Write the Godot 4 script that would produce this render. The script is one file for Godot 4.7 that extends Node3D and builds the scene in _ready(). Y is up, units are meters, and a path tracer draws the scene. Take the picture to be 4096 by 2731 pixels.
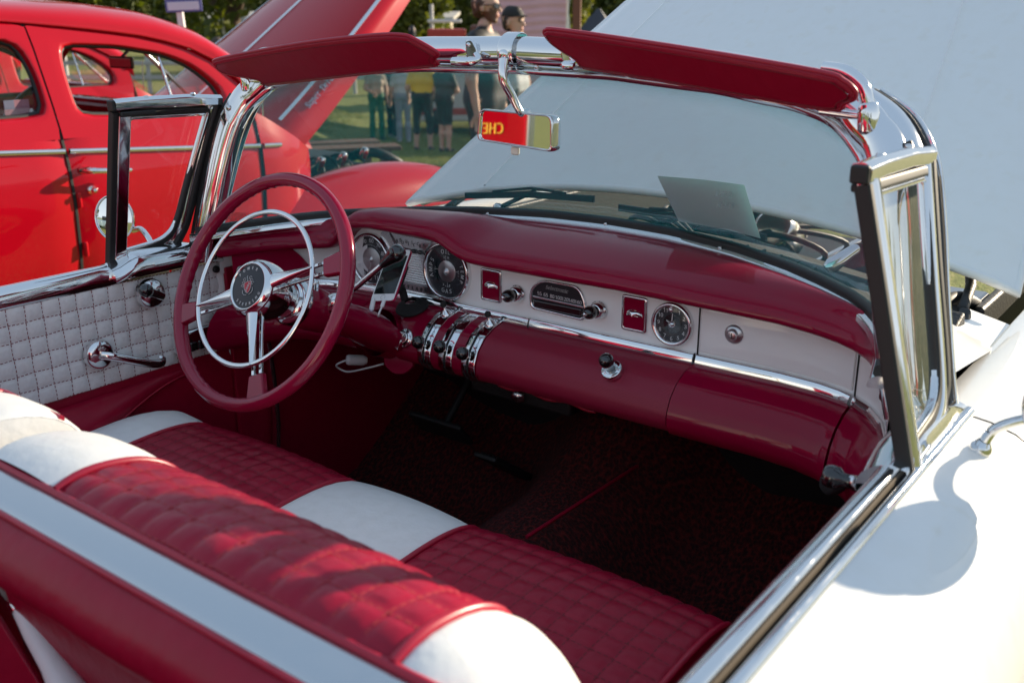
extends Node3D
# A crimson and white 1950s convertible at an outdoor car show, seen from beside its passenger door.
# x points to the passenger side, y up, z to the rear; metres.

var M := {}
var rng := RandomNumberGenerator.new()
var font: SystemFont
var serif: SystemFont

class MB extends RefCounted:
	var v := PackedVector3Array()
	var n := PackedVector3Array()
	var uv := PackedVector2Array()
	var col := PackedColorArray()
	var ix := PackedInt32Array()
	var xf := Transform3D.IDENTITY
	var tint := Color.WHITE

	func at(o: Vector3, b := Basis.IDENTITY) -> MB:
		xf = Transform3D(b, o)
		return self

	func push(p: Vector3, nn: Vector3, u := Vector2.ZERO) -> int:
		v.append(xf * p)
		n.append((xf.basis * nn).normalized())
		uv.append(u)
		col.append(tint)
		return v.size() - 1

	func tri(a: int, b: int, c: int) -> void:
		# wind the face so that it agrees with its vertex normals (Godot: clockwise front)
		var f := (v[c] - v[a]).cross(v[b] - v[a])
		if f.dot(n[a] + n[b] + n[c]) < 0.0:
			ix.append(a); ix.append(c); ix.append(b)
		else:
			ix.append(a); ix.append(b); ix.append(c)

	func grid(rows: Array, cu := false, cv := false, us := 1.0, vs := 1.0, flip := false) -> MB:
		var nr := rows.size()
		var nc: int = rows[0].size()
		var base := v.size()
		var nn := PackedVector3Array()
		nn.resize(nr * nc)
		var pp := PackedVector3Array()
		for r in rows:
			for p in r: pp.append(p)
		var ri := nr if cv else nr - 1
		var ci := nc if cu else nc - 1
		for i in ri:
			var i2 := (i + 1) % nr
			for j in ci:
				var j2 := (j + 1) % nc
				var a := pp[i * nc + j]
				var d := pp[i2 * nc + j2]
				var f := (pp[i2 * nc + j] - pp[i * nc + j2]).cross(d - a)
				if flip: f = -f
				nn[i * nc + j] += f
				nn[i * nc + j2] += f
				nn[i2 * nc + j] += f
				nn[i2 * nc + j2] += f
		for i in nr:
			for j in nc:
				var q := nn[i * nc + j]
				v.append(xf * pp[i * nc + j])
				n.append((xf.basis * q).normalized() if q.length() > 1e-12 else Vector3.UP)
				uv.append(Vector2(us * j / maxf(1, nc - 1 if not cu else nc), vs * i / maxf(1, nr - 1 if not cv else nr)))
				col.append(tint)
		for i in ri:
			var i2 := (i + 1) % nr
			for j in ci:
				var j2 := (j + 1) % nc
				var a := base + i * nc + j
				var b := base + i * nc + j2
				var c := base + i2 * nc + j
				var d := base + i2 * nc + j2
				tri(a, b, c)
				tri(b, d, c)
		return self

	func fan(ring: Array, out: Vector3) -> MB:
		var c := Vector3.ZERO
		for p in ring: c += p
		c /= ring.size()
		var k := push(c, out, Vector2(.5, .5))
		var first := v.size()
		for p in ring: push(p, out)
		for i in ring.size(): tri(k, first + i, first + (i + 1) % ring.size())
		return self

	func poly(p2: PackedVector2Array, z: float, out: Vector3) -> MB:
		var t := Geometry2D.triangulate_polygon(p2)
		var first := v.size()
		for q in p2: push(Vector3(q.x, q.y, z), out, q)
		for i in t.size() / 3: tri(first + t[i * 3], first + t[i * 3 + 1], first + t[i * 3 + 2])
		return self

	# a prism from a 2D outline, extruded along local +z, with small bevels
	func prism(p2: PackedVector2Array, depth: float, bev := 0.0) -> MB:
		if Geometry2D.is_polygon_clockwise(p2): p2.reverse()
		var m := p2.size()
		var inner := PackedVector2Array()
		for i in m:
			var e1 := (p2[i] - p2[(i + m - 1) % m]).normalized()
			var e2 := (p2[(i + 1) % m] - p2[i]).normalized()
			var n1 := Vector2(e1.y, -e1.x)
			var n2 := Vector2(e2.y, -e2.x)
			var b := (n1 + n2)
			b = b / maxf(0.4, b.length_squared()) * 2.0
			inner.append(p2[i] - b * bev)
		poly(inner if bev > 0.0 else p2, depth, Vector3(0, 0, 1))
		poly(inner if bev > 0.0 else p2, 0.0, Vector3(0, 0, -1))
		for i in m:
			var j := (i + 1) % m
			var e := (p2[j] - p2[i]).normalized()
			var o := Vector3(e.y, -e.x, 0)
			var eprev := (p2[i] - p2[(i + m - 1) % m]).normalized()
			var enext := (p2[(j + 1) % m] - p2[j]).normalized()
			var oa := o
			var ob := o
			if eprev.dot(e) > 0.8: oa = (o + Vector3(eprev.y, -eprev.x, 0)).normalized()
			if enext.dot(e) > 0.8: ob = (o + Vector3(enext.y, -enext.x, 0)).normalized()
			var q := [[inner[i], inner[j], 0.0, Vector3(0, 0, -1)], [p2[i], p2[j], bev, Vector3.ZERO], [p2[i], p2[j], depth - bev, Vector3.ZERO], [inner[i], inner[j], depth, Vector3(0, 0, 1)]]
			if bev <= 0.0: q = [[p2[i], p2[j], 0.0, Vector3.ZERO], [p2[i], p2[j], depth, Vector3.ZERO]]
			var prev := -1
			for r in q:
				var k := push(Vector3(r[0].x, r[0].y, r[2]), oa + r[3])
				push(Vector3(r[1].x, r[1].y, r[2]), ob + r[3])
				if prev >= 0:
					tri(prev, prev + 1, k)
					tri(prev + 1, k + 1, k)
				prev = k
		return self

	func rbox(s: Vector3, r := 0.0, c := Vector3.ZERO, fine := false) -> MB:
		var h := s * 0.5
		r = minf(r, minf(h.x, minf(h.y, h.z)) * 0.98)
		if r <= 0.0: r = 0.0005
		for ax in 3:
			for sg in [-1.0, 1.0]:
				var a: int = (ax + 1) % 3
				var b: int = (ax + 2) % 3
				var ca := [-h[a], -h[a] + r * .3, -h[a] + r, h[a] - r, h[a] - r * .3, h[a]] if fine else [-h[a], -h[a] + r, h[a] - r, h[a]]
				var cb := [-h[b], -h[b] + r * .3, -h[b] + r, h[b] - r, h[b] - r * .3, h[b]] if fine else [-h[b], -h[b] + r, h[b] - r, h[b]]
				var first := v.size()
				for ya in ca:
					for yb in cb:
						var p := Vector3.ZERO
						p[ax] = h[ax] * sg
						p[a] = ya
						p[b] = yb
						var inn := p.clamp(-(h - Vector3(r, r, r)), h - Vector3(r, r, r))
						var d := (p - inn).normalized()
						push(c + inn + d * r, d, Vector2(p[a], p[b]))
				var m: int = ca.size()
				for i in m - 1:
					for j in m - 1:
						var k: int = first + i * m + j
						tri(k, k + 1, k + m)
						tri(k + 1, k + m + 1, k + m)
		return self

	# profile of (radius, height) turned about local +y
	func lathe(pr: Array, seg := 24, hard := false) -> MB:
		if hard:
			for i in pr.size() - 1: lathe([pr[i], pr[i + 1]], seg)
			return self
		var rows := []
		for p in pr:
			var row := PackedVector3Array()
			for k in seg:
				var a := TAU * k / seg
				row.append(Vector3(cos(a) * maxf(p.x, 1e-5), p.y, sin(a) * maxf(p.x, 1e-5)))
			rows.append(row)
		var first := v.size()
		grid(rows, true, false, 1.0, 1.0)
		# point the normals outwards
		var mid := first + seg * (pr.size() / 2)
		var rad := Vector3(1, 0, 0)
		var d: Vector2 = pr[mini(pr.size() - 1, pr.size() / 2 + 1)] - pr[maxi(0, pr.size() / 2 - 1)]
		var want := xf.basis * (Vector3(d.y, -d.x, 0))
		if n[mid].dot(want) < 0.0 and want.length() > 1e-9:
			pass
		return self

	func tube(path: Array, rad, sides := 10, closed := false, caps := true) -> MB:
		var m := path.size()
		var rows := []
		var prevt := Vector3.ZERO
		var nrm := Vector3.ZERO
		for i in m:
			var t: Vector3
			if closed: t = path[(i + 1) % m] - path[(i + m - 1) % m]
			else: t = path[mini(i + 1, m - 1)] - path[maxi(i - 1, 0)]
			t = t.normalized()
			if i == 0:
				nrm = t.cross(Vector3.UP if absf(t.y) < .9 else Vector3.RIGHT).normalized()
			else:
				var ax := prevt.cross(t)
				if ax.length() > 1e-6: nrm = nrm.rotated(ax.normalized(), prevt.angle_to(t))
			nrm = (nrm - t * nrm.dot(t)).normalized()
			prevt = t
			var bi := t.cross(nrm)
			var r: float = rad if typeof(rad) == TYPE_FLOAT else rad[i]
			var row := PackedVector3Array()
			for k in sides:
				var a := TAU * k / sides
				row.append(path[i] + (nrm * cos(a) + bi * sin(a)) * r)
			rows.append(row)
		grid(rows, true, closed)
		if caps and not closed:
			fan(Array(rows[0]), (path[0] - path[1]).normalized())
			fan(Array(rows[m - 1]), (path[m - 1] - path[m - 2]).normalized())
		return self

	# 2D section (side, up) swept along a path; ups may be one vector or one for each point
	func sweep(path: Array, sec: PackedVector2Array, up, cs := true, caps := true, scales = null, closed := false) -> MB:
		var m := path.size()
		var rows := []
		for i in m:
			var t: Vector3
			if closed: t = path[(i + 1) % m] - path[(i + m - 1) % m]
			else: t = path[mini(i + 1, m - 1)] - path[maxi(i - 1, 0)]
			t = t.normalized()
			var u: Vector3 = up if typeof(up) == TYPE_VECTOR3 else up[i]
			var s := t.cross(u).normalized()
			u = s.cross(t)
			var k: float = 1.0 if scales == null else scales[i]
			var row := PackedVector3Array()
			for q in sec: row.append(path[i] + s * q.x * k + u * q.y * k)
			rows.append(row)
		grid(rows, cs, closed)
		if caps and cs and not closed:
			fan(Array(rows[0]), (path[0] - path[1]).normalized())
			fan(Array(rows[m - 1]), (path[m - 1] - path[m - 2]).normalized())
		return self

	func ball(c: Vector3, r, seg := 16) -> MB:
		var rr: Vector3 = r if typeof(r) == TYPE_VECTOR3 else Vector3(r, r, r)
		var rows := []
		for i in seg / 2 + 1:
			var a := PI * i / (seg / 2)
			var row := PackedVector3Array()
			for k in seg:
				var b := TAU * k / seg
				row.append(c + Vector3(sin(a) * cos(b) * rr.x, cos(a) * rr.y, sin(a) * sin(b) * rr.z) + Vector3(cos(b), 0, sin(b)) * 1e-6)
			rows.append(row)
		return grid(rows, true)

	func text(f: Font, s: String, size: float, depth := .0006) -> MB:
		var tm := TextMesh.new()
		tm.font = f
		tm.text = s
		tm.font_size = 64
		tm.pixel_size = size / 64.0
		tm.depth = depth
		tm.curve_step = 2.0
		var ar := tm.surface_get_arrays(0) if tm.get_surface_count() else []
		if ar.is_empty(): return self
		var first := v.size()
		var vv: PackedVector3Array = ar[Mesh.ARRAY_VERTEX]
		var vn: PackedVector3Array = ar[Mesh.ARRAY_NORMAL]
		for i in vv.size(): push(vv[i], vn[i])
		var ii = ar[Mesh.ARRAY_INDEX]
		if ii == null: ii = PackedInt32Array(range(vv.size()))
		for k in ii.size() / 3: tri(first + ii[k * 3], first + ii[k * 3 + 1], first + ii[k * 3 + 2])
		return self

	func mesh() -> ArrayMesh:
		var a := []
		a.resize(Mesh.ARRAY_MAX)
		a[Mesh.ARRAY_VERTEX] = v
		a[Mesh.ARRAY_NORMAL] = n
		a[Mesh.ARRAY_TEX_UV] = uv
		a[Mesh.ARRAY_COLOR] = col
		a[Mesh.ARRAY_INDEX] = ix
		var m := ArrayMesh.new()
		m.add_surface_from_arrays(Mesh.PRIMITIVE_TRIANGLES, a)
		return m

func V(x: float, y: float, z: float) -> Vector3: return Vector3(x, y, z)
func P2(a: Array) -> PackedVector2Array:
	var o := PackedVector2Array()
	for i in a.size() / 2: o.append(Vector2(a[i * 2], a[i * 2 + 1]))
	return o
func P3(a: Array) -> Array:
	var o := []
	for i in a.size() / 3: o.append(Vector3(a[i * 3], a[i * 3 + 1], a[i * 3 + 2]))
	return o

func lerp_tab(x: float, xs: Array, ys: Array) -> float:
	if x <= xs[0]: return ys[0]
	for i in xs.size() - 1:
		if x <= xs[i + 1]: return lerpf(ys[i], ys[i + 1], (x - xs[i]) / (xs[i + 1] - xs[i]))
	return ys[ys.size() - 1]

# Catmull-Rom through points
func spline(p: Array, sub := 8, closed := false) -> Array:
	var o := []
	var m := p.size()
	var segs := m if closed else m - 1
	for i in segs:
		var a = p[(i + m - 1) % m] if closed else p[maxi(i - 1, 0)]
		var b = p[i]
		var c = p[(i + 1) % m]
		var d = p[(i + 2) % m] if closed else p[mini(i + 2, m - 1)]
		for k in sub: o.append(b.cubic_interpolate(c, a, d, float(k) / sub))
	if not closed: o.append(p[m - 1])
	return o

# round the corners of a polygon
func rounded(p: PackedVector2Array, r, seg := 4) -> PackedVector2Array:
	var o := PackedVector2Array()
	var m := p.size()
	for i in m:
		var a := p[(i + m - 1) % m]
		var b := p[i]
		var c := p[(i + 1) % m]
		var rr: float = r if typeof(r) == TYPE_FLOAT else r[i]
		rr = minf(rr, minf(b.distance_to(a), b.distance_to(c)) * .49)
		if rr < 1e-6:
			o.append(b)
			continue
		var s := b + (a - b).normalized() * rr
		var e := b + (c - b).normalized() * rr
		for k in seg + 1:
			var t := float(k) / seg
			o.append(s.lerp(b, t).lerp(b.lerp(e, t), t))
	return o

func rect2(w: float, h: float, r := 0.0, seg := 4) -> PackedVector2Array:
	return rounded(PackedVector2Array([Vector2(-w / 2, -h / 2), Vector2(w / 2, -h / 2), Vector2(w / 2, h / 2), Vector2(-w / 2, h / 2)]), r, seg)

func ring2(rx: float, ry := -1.0, seg := 16) -> PackedVector2Array:
	var o := PackedVector2Array()
	for k in seg: o.append(Vector2(cos(TAU * k / seg) * rx, sin(TAU * k / seg) * (rx if ry < 0 else ry)))
	return o

# basis whose +y points along d (for lathes) with +z near hint
func along(d: Vector3, hint := Vector3.UP) -> Basis:
	var y := d.normalized()
	var x := y.cross(hint)
	if x.length() < .01: x = y.cross(Vector3.RIGHT)
	x = x.normalized()
	return Basis(x, y, x.cross(y))

# basis whose +z points along d and +y near up (for plates and lettering)
func facing(d: Vector3, up := Vector3.UP) -> Basis:
	var z := d.normalized()
	var x := up.cross(z).normalized()
	return Basis(x, z.cross(x), z)

func part(called: String, mb: MB, m: Material, parent: Node, kind := "") -> MeshInstance3D:
	var o := MeshInstance3D.new()
	o.name = called
	o.mesh = mb.mesh()
	o.material_override = m
	if kind: o.set_meta("kind", kind)
	parent.add_child(o, true)
	return o

func group(called: String, parent: Node, pos := Vector3.ZERO) -> Node3D:
	var o := Node3D.new()
	o.name = called
	parent.add_child(o, true)
	o.position = pos
	return o

var taken := {}
func numbered(called: String) -> String:
	taken[called] = taken.get(called, -1) + 1
	return called if taken[called] == 0 else "%s_%03d" % [called, taken[called]]

func tag(o: Node, label: String, category: String, grp := "", kind := "") -> Node:
	if label: o.set_meta("label", label)
	if category: o.set_meta("category", category)
	if grp: o.set_meta("group", grp)
	if kind: o.set_meta("kind", kind)
	return o

func thing(called: String, label: String, category: String, pos := Vector3.ZERO, turn := 0.0, grp := "") -> Node3D:
	var o := Node3D.new()
	o.name = numbered(called)
	add_child(o)
	o.position = pos
	o.rotation.y = turn
	tag(o, label, category, grp)
	return o

# ---------------------------------------------------------------- materials
func mat(c: Color, rough := .5, metal := 0.0) -> StandardMaterial3D:
	var m := StandardMaterial3D.new()
	m.albedo_color = c.linear_to_srgb()
	m.roughness = rough
	m.metallic = metal
	return m

func noise_tex(freq: float, size := 512, type := FastNoiseLite.TYPE_SIMPLEX_SMOOTH, seed_ := 1, ramp = null, oct := 3) -> NoiseTexture2D:
	var f := FastNoiseLite.new()
	f.noise_type = type
	f.frequency = freq
	f.seed = seed_
	f.fractal_octaves = oct
	var t := NoiseTexture2D.new()
	t.width = size
	t.height = size
	t.seamless = true
	t.noise = f
	if ramp != null:
		var g := Gradient.new()
		g.offsets = PackedFloat32Array(ramp[0])
		var cc := PackedColorArray()
		for c in ramp[1]: cc.append(c.linear_to_srgb() if ramp.size() < 3 else c)
		g.colors = cc
		t.color_ramp = g
	return t

func tri_map(m: StandardMaterial3D, scale: float, world := false) -> StandardMaterial3D:
	m.uv1_triplanar = true
	m.uv1_world_triplanar = world
	m.uv1_scale = Vector3(scale, scale, scale)
	return m

func bumped(m: StandardMaterial3D, t: Texture2D, cm: float) -> StandardMaterial3D:
	m.heightmap_enabled = true
	m.heightmap_texture = t
	m.heightmap_scale = cm
	return m

func grey(a: float) -> Color: return Color(a, a, a)

func make_materials() -> void:
	var fine := noise_tex(.09, 512, FastNoiseLite.TYPE_CELLULAR, 3)
	var soft := noise_tex(.012, 512, FastNoiseLite.TYPE_SIMPLEX_SMOOTH, 7)
	var smudge := noise_tex(.02, 512, FastNoiseLite.TYPE_SIMPLEX_SMOOTH, 9, [[0.0, .45, .7, 1.0], [grey(.045), grey(.06), grey(.09), grey(.16)], true], 4)
	M.chrome = tri_map(mat(grey(.80), 1.0, 1.0), 3.0)
	M.chrome.roughness_texture = smudge
	M.chrome_soft = tri_map(mat(grey(.72), .22, 1.0), 4.0)
	M.brushed = mat(grey(.62), .33, 1.0)
	M.aluminium = tri_map(mat(Color(.58, .60, .62), .26, 1.0), 2.0)
	M.mirror = mat(grey(.88), .012, 1.0)
	var creases := noise_tex(.008, 1024, FastNoiseLite.TYPE_SIMPLEX, 15, null, 7)
	# leathers
	var rl := noise_tex(.02, 512, FastNoiseLite.TYPE_SIMPLEX_SMOOTH, 21, [[0.0, 1.0], [Color(.27, .0028, .022), Color(.31, .0045, .028)]])
	M.red_leather = bumped(tri_map(mat(Color.WHITE, .33), 4.0), creases, .05)
	M.red_leather.albedo_texture = rl
	M.red_leather.metallic_specular = .38
	var wl := noise_tex(.016, 512, FastNoiseLite.TYPE_SIMPLEX_SMOOTH, 22, [[0.0, .5, 1.0], [Color(.74, .735, .71), Color(.78, .775, .755), Color(.80, .795, .78)]])
	M.white_leather = bumped(tri_map(mat(Color.WHITE, .42), 4.0), creases, .05)
	M.white_leather.albedo_texture = wl
	M.door_leather = bumped(tri_map(mat(Color(.97, .97, .97), .5), 7.0), fine, .06)
	M.door_leather.albedo_texture = noise_tex(.03, 512, FastNoiseLite.TYPE_SIMPLEX_SMOOTH, 24, [[0.0, .35, .6, 1.0], [Color(.76, .74, .70), Color(.80, .79, .77), Color(.82, .81, .79), Color(.84, .83, .81)]], 5)
	M.piping = mat(Color(.36, .006, .03), .35)
	M.stitch = mat(Color(.26, .08, .09), .8)
	M.stitch_red = mat(Color(.36, .02, .03), .7)
	M.stitch_dark = mat(Color(.16, .008, .016), .7)
	# paints
	M.crimson = bumped(tri_map(mat(Color(.235, .002, .026), .28), 1.5), soft, .02)
	M.crimson.clearcoat_enabled = true
	M.crimson.clearcoat = .55
	M.crimson.clearcoat_roughness = .04
	M.wheel_red = mat(Color(.27, .005, .034), .26)
	M.wheel_red.clearcoat_enabled = true
	M.wheel_red.clearcoat_roughness = .08
	M.white_paint = bumped(tri_map(mat(Color(.80, .80, .785), .35), .7), soft, .03)
	M.white_paint.albedo_texture = noise_tex(.02, 1024, FastNoiseLite.TYPE_SIMPLEX_SMOOTH, 71, [[0.0, .45, .7, .8, 1.0], [Color(.97, .96, .94), Color(1, 1, 1), Color(1, 1, 1), Color(.985, .97, .94), Color(.93, .90, .85)]], 7)
	M.white_paint.clearcoat_enabled = true
	M.white_paint.clearcoat_roughness = .03
	M.white_panel = mat(Color(.86, .86, .84), .25)
	M.white_panel.clearcoat_enabled = true
	M.white_panel.clearcoat_roughness = .05
	M.sedan_red = bumped(tri_map(mat(Color(.40, .001, .010), .35), .5), soft, .03)
	M.sedan_red.clearcoat_enabled = true
	M.sedan_red.clearcoat_roughness = .02
	M.sedan_red.clearcoat = .8
	M.perforated = bumped(mat(Color(.26, .003, .030), .42), dots_texture(), .05)
	M.perforated.uv1_scale = Vector3(1, 1, 1)
	for k in ["crimson", "white_paint", "sedan_red", "white_panel", "wheel_red"]: M[k].metallic_specular = .12
	# dark things
	M.rubber = mat(grey(.012), .55)
	M.black_gloss = mat(grey(.008), .12)
	M.black_gloss.clearcoat_enabled = true
	M.black_gloss.clearcoat_roughness = .05
	M.black_matte = mat(grey(.012), .8)
	M.dial = mat(Color(.016, .017, .022), .35)
	M.ink = mat(grey(.70), .5)
	M.dim_ink = mat(grey(.42), .5)
	M.black_ink = mat(grey(.02), .5)
	M.iron = bumped(tri_map(mat(grey(.03), .5, .4), 3.0), fine, .1)
	var carpet := noise_tex(.075, 512, FastNoiseLite.TYPE_CELLULAR, 31, [[0.0, .4, .62, 1.0], [Color(.008, .001, .001), Color(.035, .003, .003), Color(.14, .009, .008), Color(.25, .017, .013)]], 2)
	M.carpet = bumped(tri_map(mat(Color.WHITE, .95), 3.0), noise_tex(.075, 512, FastNoiseLite.TYPE_CELLULAR, 31, null, 2), .5)
	M.carpet.albedo_texture = carpet
	# glass
	M.glass = mat(Color(.30, .55, .56), .0)
	M.glass.albedo_color.a = .03
	M.glass.transparency = BaseMaterial3D.TRANSPARENCY_ALPHA
	M.windshield = mat(Color(.0, .42, .47), .0)
	M.windshield.albedo_color.a = .31
	M.windshield.transparency = BaseMaterial3D.TRANSPARENCY_ALPHA
	M.band = mat(Color.WHITE, .3)
	M.band.transparency = BaseMaterial3D.TRANSPARENCY_ALPHA
	var g := Gradient.new()
	g.offsets = PackedFloat32Array([0.0, .25, .55, 1.0])
	var dye := Color(.0, .34, .42).linear_to_srgb()
	g.colors = PackedColorArray([Color(dye, 0.0), Color(dye, .06), Color(dye, .22), Color(dye, .52)])
	var gt := GradientTexture2D.new()
	gt.gradient = g
	gt.width = 8
	gt.height = 256
	gt.fill_from = Vector2(0, 0)
	gt.fill_to = Vector2(0, 1)
	M.band.albedo_texture = gt
	M.dust = mat(Color.WHITE, .9)
	M.dust.transparency = BaseMaterial3D.TRANSPARENCY_ALPHA
	M.dust.albedo_texture = dust_texture()
	M.paper = mat(Color(.76, .80, .78), .6)

# specks of dust and faint wiping streaks on the glass
func dust_texture() -> ImageTexture:
	var r := RandomNumberGenerator.new()
	r.seed = 5
	var im := Image.create(1024, 512, false, Image.FORMAT_RGBA8)
	im.fill(Color(.9, .95, .92, 0.0))
	for k in 70:
		var x := r.randf() * 1024.0
		var y := r.randf() * 512.0
		var a := r.randf_range(-.9, -.5) if r.randf() < .6 else r.randf_range(-.1, .1)
		var n := int(r.randf_range(40, 260))
		var al := r.randf_range(.015, .06)
		for i in n:
			var px := int(x + i * cos(a))
			var py := int(y + i * sin(a) + 6.0 * sin(i * .01))
			if px >= 0 and px < 1024 and py >= 0 and py < 512:
				im.set_pixel(px, py, Color(.9, .95, .92, al * sin(PI * i / n)))
	for k in 1500: im.set_pixel(r.randi() % 1024, r.randi() % 512, Color(.9, .93, .9, r.randf_range(.08, .4)))
	return ImageTexture.create_from_image(im)

# round holes of perforated vinyl, one tile of 8 by 8
func dots_texture() -> ImageTexture:
	var im := Image.create(256, 256, false, Image.FORMAT_RGB8)
	im.fill(Color.WHITE)
	for i in 8:
		for j in 8:
			var c := Vector2(i * 32 + (16 if j % 2 else 0) + 8, j * 32 + 16)
			for y in range(-10, 11):
				for x in range(-10, 11):
					if x * x + y * y <= 100: im.set_pixel(int(c.x + x + 256) % 256, int(c.y + y + 256) % 256, Color(0, 0, 0))
	return ImageTexture.create_from_image(im)

const SUN_FROM := Vector3(.308, .298, -.903)

func _ready() -> void:
	rng.seed = 54
	font = SystemFont.new()
	font.font_names = PackedStringArray(["Droid Sans"])
	serif = SystemFont.new()
	serif.font_names = PackedStringArray(["Droid Serif"])
	# camera
	var cam := Camera3D.new()
	cam.name = "camera"
	cam.fov = 37.85
	cam.near = .02
	cam.far = 600.0
	cam.position = Vector3(1.04, 1.52, 0.0)
	cam.rotation_degrees = Vector3(-18.1, 37.2, 0)
	var lens := CameraAttributesPhysical.new()
	lens.frustum_focal_length = 35.0
	lens.frustum_focus_distance = 1.82
	lens.exposure_aperture = 5.6
	cam.attributes = lens
	add_child(cam)
	cam.fov = 37.85
	cam.current = true
	# sky
	var sm := ProceduralSkyMaterial.new()
	sm.sky_top_color = Color(.475, .545, .625)
	sm.sky_horizon_color = Color(.705, .735, .755)
	sm.sky_curve = .18
	sm.ground_bottom_color = Color(.10, .12, .06)
	sm.ground_horizon_color = Color(.30, .32, .22)
	sm.sun_angle_max = 20.0
	sm.sun_curve = .1
	var sky := Sky.new()
	sky.sky_material = sm
	var env := Environment.new()
	env.background_mode = Environment.BG_SKY
	env.sky = sky
	env.tonemap_mode = Environment.TONE_MAPPER_LINEAR
	env.tonemap_exposure = 2.02
	env.sdfgi_enabled = true
	env.ssao_enabled = true
	env.ssil_enabled = true
	var we := WorldEnvironment.new()
	we.name = "world_environment"
	we.environment = env
	add_child(we)
	# sun, low, ahead and to the right
	var sun := DirectionalLight3D.new()
	sun.name = "sun"
	sun.light_energy = 1.6
	sun.light_color = Color(1.0, .93, .82)
	sun.light_angular_distance = .5
	sun.shadow_enabled = true
	add_child(sun)
	sun.look_at_from_position(SUN_FROM * 30.0, Vector3.ZERO)
	make_materials()
	build_ground()
	build_body()
	build_dashboard()
	build_instruments()
	build_wheel()
	build_windshield()
	build_doors()
	build_seat()
	build_front()
	build_small()
	build_sedan()
	build_surroundings()
	build_people()

# ---------------------------------------------------------------- the ground
func ground_y(x: float, z: float) -> float:
	var d := -.6 * (x - 1.04) - .8 * z
	var w := .8 * (x - 1.04) - .6 * z
	var dip := -.04 * clampf(d - 9.0, 0.0, 11.0) * (1.0 - smoothstep(23.0, 30.0, d)) * smoothstep(-4.8, -3.4, w)
	return dip - .034 * clampf(d - 3.5, 0.0, 19.0) + .02 * sin(x * .7) * sin(z * .6) * clampf(d - 5.0, 0, 1)

func build_ground() -> void:
	var mb := MB.new()
	var cs := [-260.0, -120.0, -70.0, -45.0]
	for k in range(-32, 17): cs.append(k * 1.0)
	cs.append_array([24.0, 45.0, 90.0, 200.0])
	var rows := []
	for z in cs:
		var r := PackedVector3Array()
		for x in cs: r.append(Vector3(x, ground_y(x, z), z))
		rows.append(r)
	mb.grid(rows)
	var gm := bumped(tri_map(mat(Color.WHITE, .95), .35, true), noise_tex(.2, 512, FastNoiseLite.TYPE_SIMPLEX, 5), 3.0)
	gm.albedo_texture = noise_tex(.03, 1024, FastNoiseLite.TYPE_SIMPLEX_SMOOTH, 44, [[0.0, .4, .55, .75, 1.0], [Color(.08, .10, .02), Color(.14, .17, .032), Color(.20, .22, .05), Color(.28, .26, .09), Color(.38, .31, .15)]], 6)
	var g := part("ground", mb, gm, self)
	tag(g, "dry mown grass of the show field", "ground", "", "structure")
	# blades of grass where the field shows between the cars
	var blade := MB.new()
	for k in 5:
		var a := TAU * k / 5.0 + .3
		var d := Vector3(cos(a), 0, sin(a))
		var s := Vector3(-d.z, 0, d.x) * .004
		var o := d * .012
		var rr := []
		for i in 4:
			var t := i / 3.0
			var c := o + d * (.025 * t * t) + Vector3(0, .05 * t, 0)
			rr.append(PackedVector3Array([c - s * (1.02 - t), c + s * (1.02 - t)]))
		blade.grid(rr)
	var gr := mat(Color.WHITE, .8)
	gr.vertex_color_use_as_albedo = true
	gr.backlight_enabled = true
	gr.backlight = Color(.5, .5, .3)
	var mm := MultiMesh.new()
	mm.transform_format = MultiMesh.TRANSFORM_3D
	mm.use_colors = true
	mm.mesh = blade.mesh()
	mm.instance_count = 52000
	for i in 52000:
		var d := 5.5 + 20.0 * pow(rng.randf(), 1.2)
		var w := rng.randf_range(-.36, .02) * d * 1.2
		var x := 1.04 - .6 * d + .8 * w
		var z := -.8 * d - .6 * w
		var sc := rng.randf_range(.5, 1.25)
		mm.set_instance_transform(i, Transform3D(Basis(Vector3.UP, rng.randf() * TAU).scaled(Vector3(sc * 1.3, sc, sc * 1.3)), Vector3(x, ground_y(x, z) - .003, z)))
		var k := rng.randf()
		mm.set_instance_color(i, Color(.15, .22, .03).lerp(Color(.42, .36, .14), k * k))
	var mi := MultiMeshInstance3D.new()
	mi.name = "grass"
	mi.multimesh = mm
	mi.material_override = gr
	add_child(mi)
	tag(mi, "short green and straw coloured grass blades on the show field", "grass", "", "stuff")

# ---------------------------------------------------------------- shared curves of the convertible
var car: Node3D

func base_at(x: float) -> Vector3:   # lower edge of the windshield glass
	var a := absf(x)
	return Vector3(x, 1.122 - .03 * pow(a / .7, 2), lerp_tab(a, [0, .15, .3, .42, .5, .56, .6, .64, .67, .69, .70], [-1.70, -1.69, -1.652, -1.60, -1.552, -1.508, -1.468, -1.41, -1.345, -1.26, -1.22]))

func header_at(s: float) -> Vector3:  # s from -1 to 1 along the top rail
	var a := absf(s)
	var p := Vector3(lerp_tab(a, [0, .3, .6, .8, .9, 1], [0, .195, .39, .52, .585, .64]), lerp_tab(a, [0, .3, .6, .8, .9, 1], [1.464, 1.461, 1.448, 1.430, 1.408, 1.362]), lerp_tab(a, [0, .3, .6, .8, .9, 1], [-1.378, -1.374, -1.362, -1.35, -1.34, -1.318]))
	p.x *= signf(s)
	return p

func body_x(y: float) -> float:   # outer skin, half width by height
	return lerp_tab(y, [.26, .34, .45, .6, .75, .85, .92, .97, 1.005, 1.025, 1.034, 1.037], [.84, .90, .93, .955, .962, .955, .94, .915, .882, .85, .82, .797])

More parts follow.
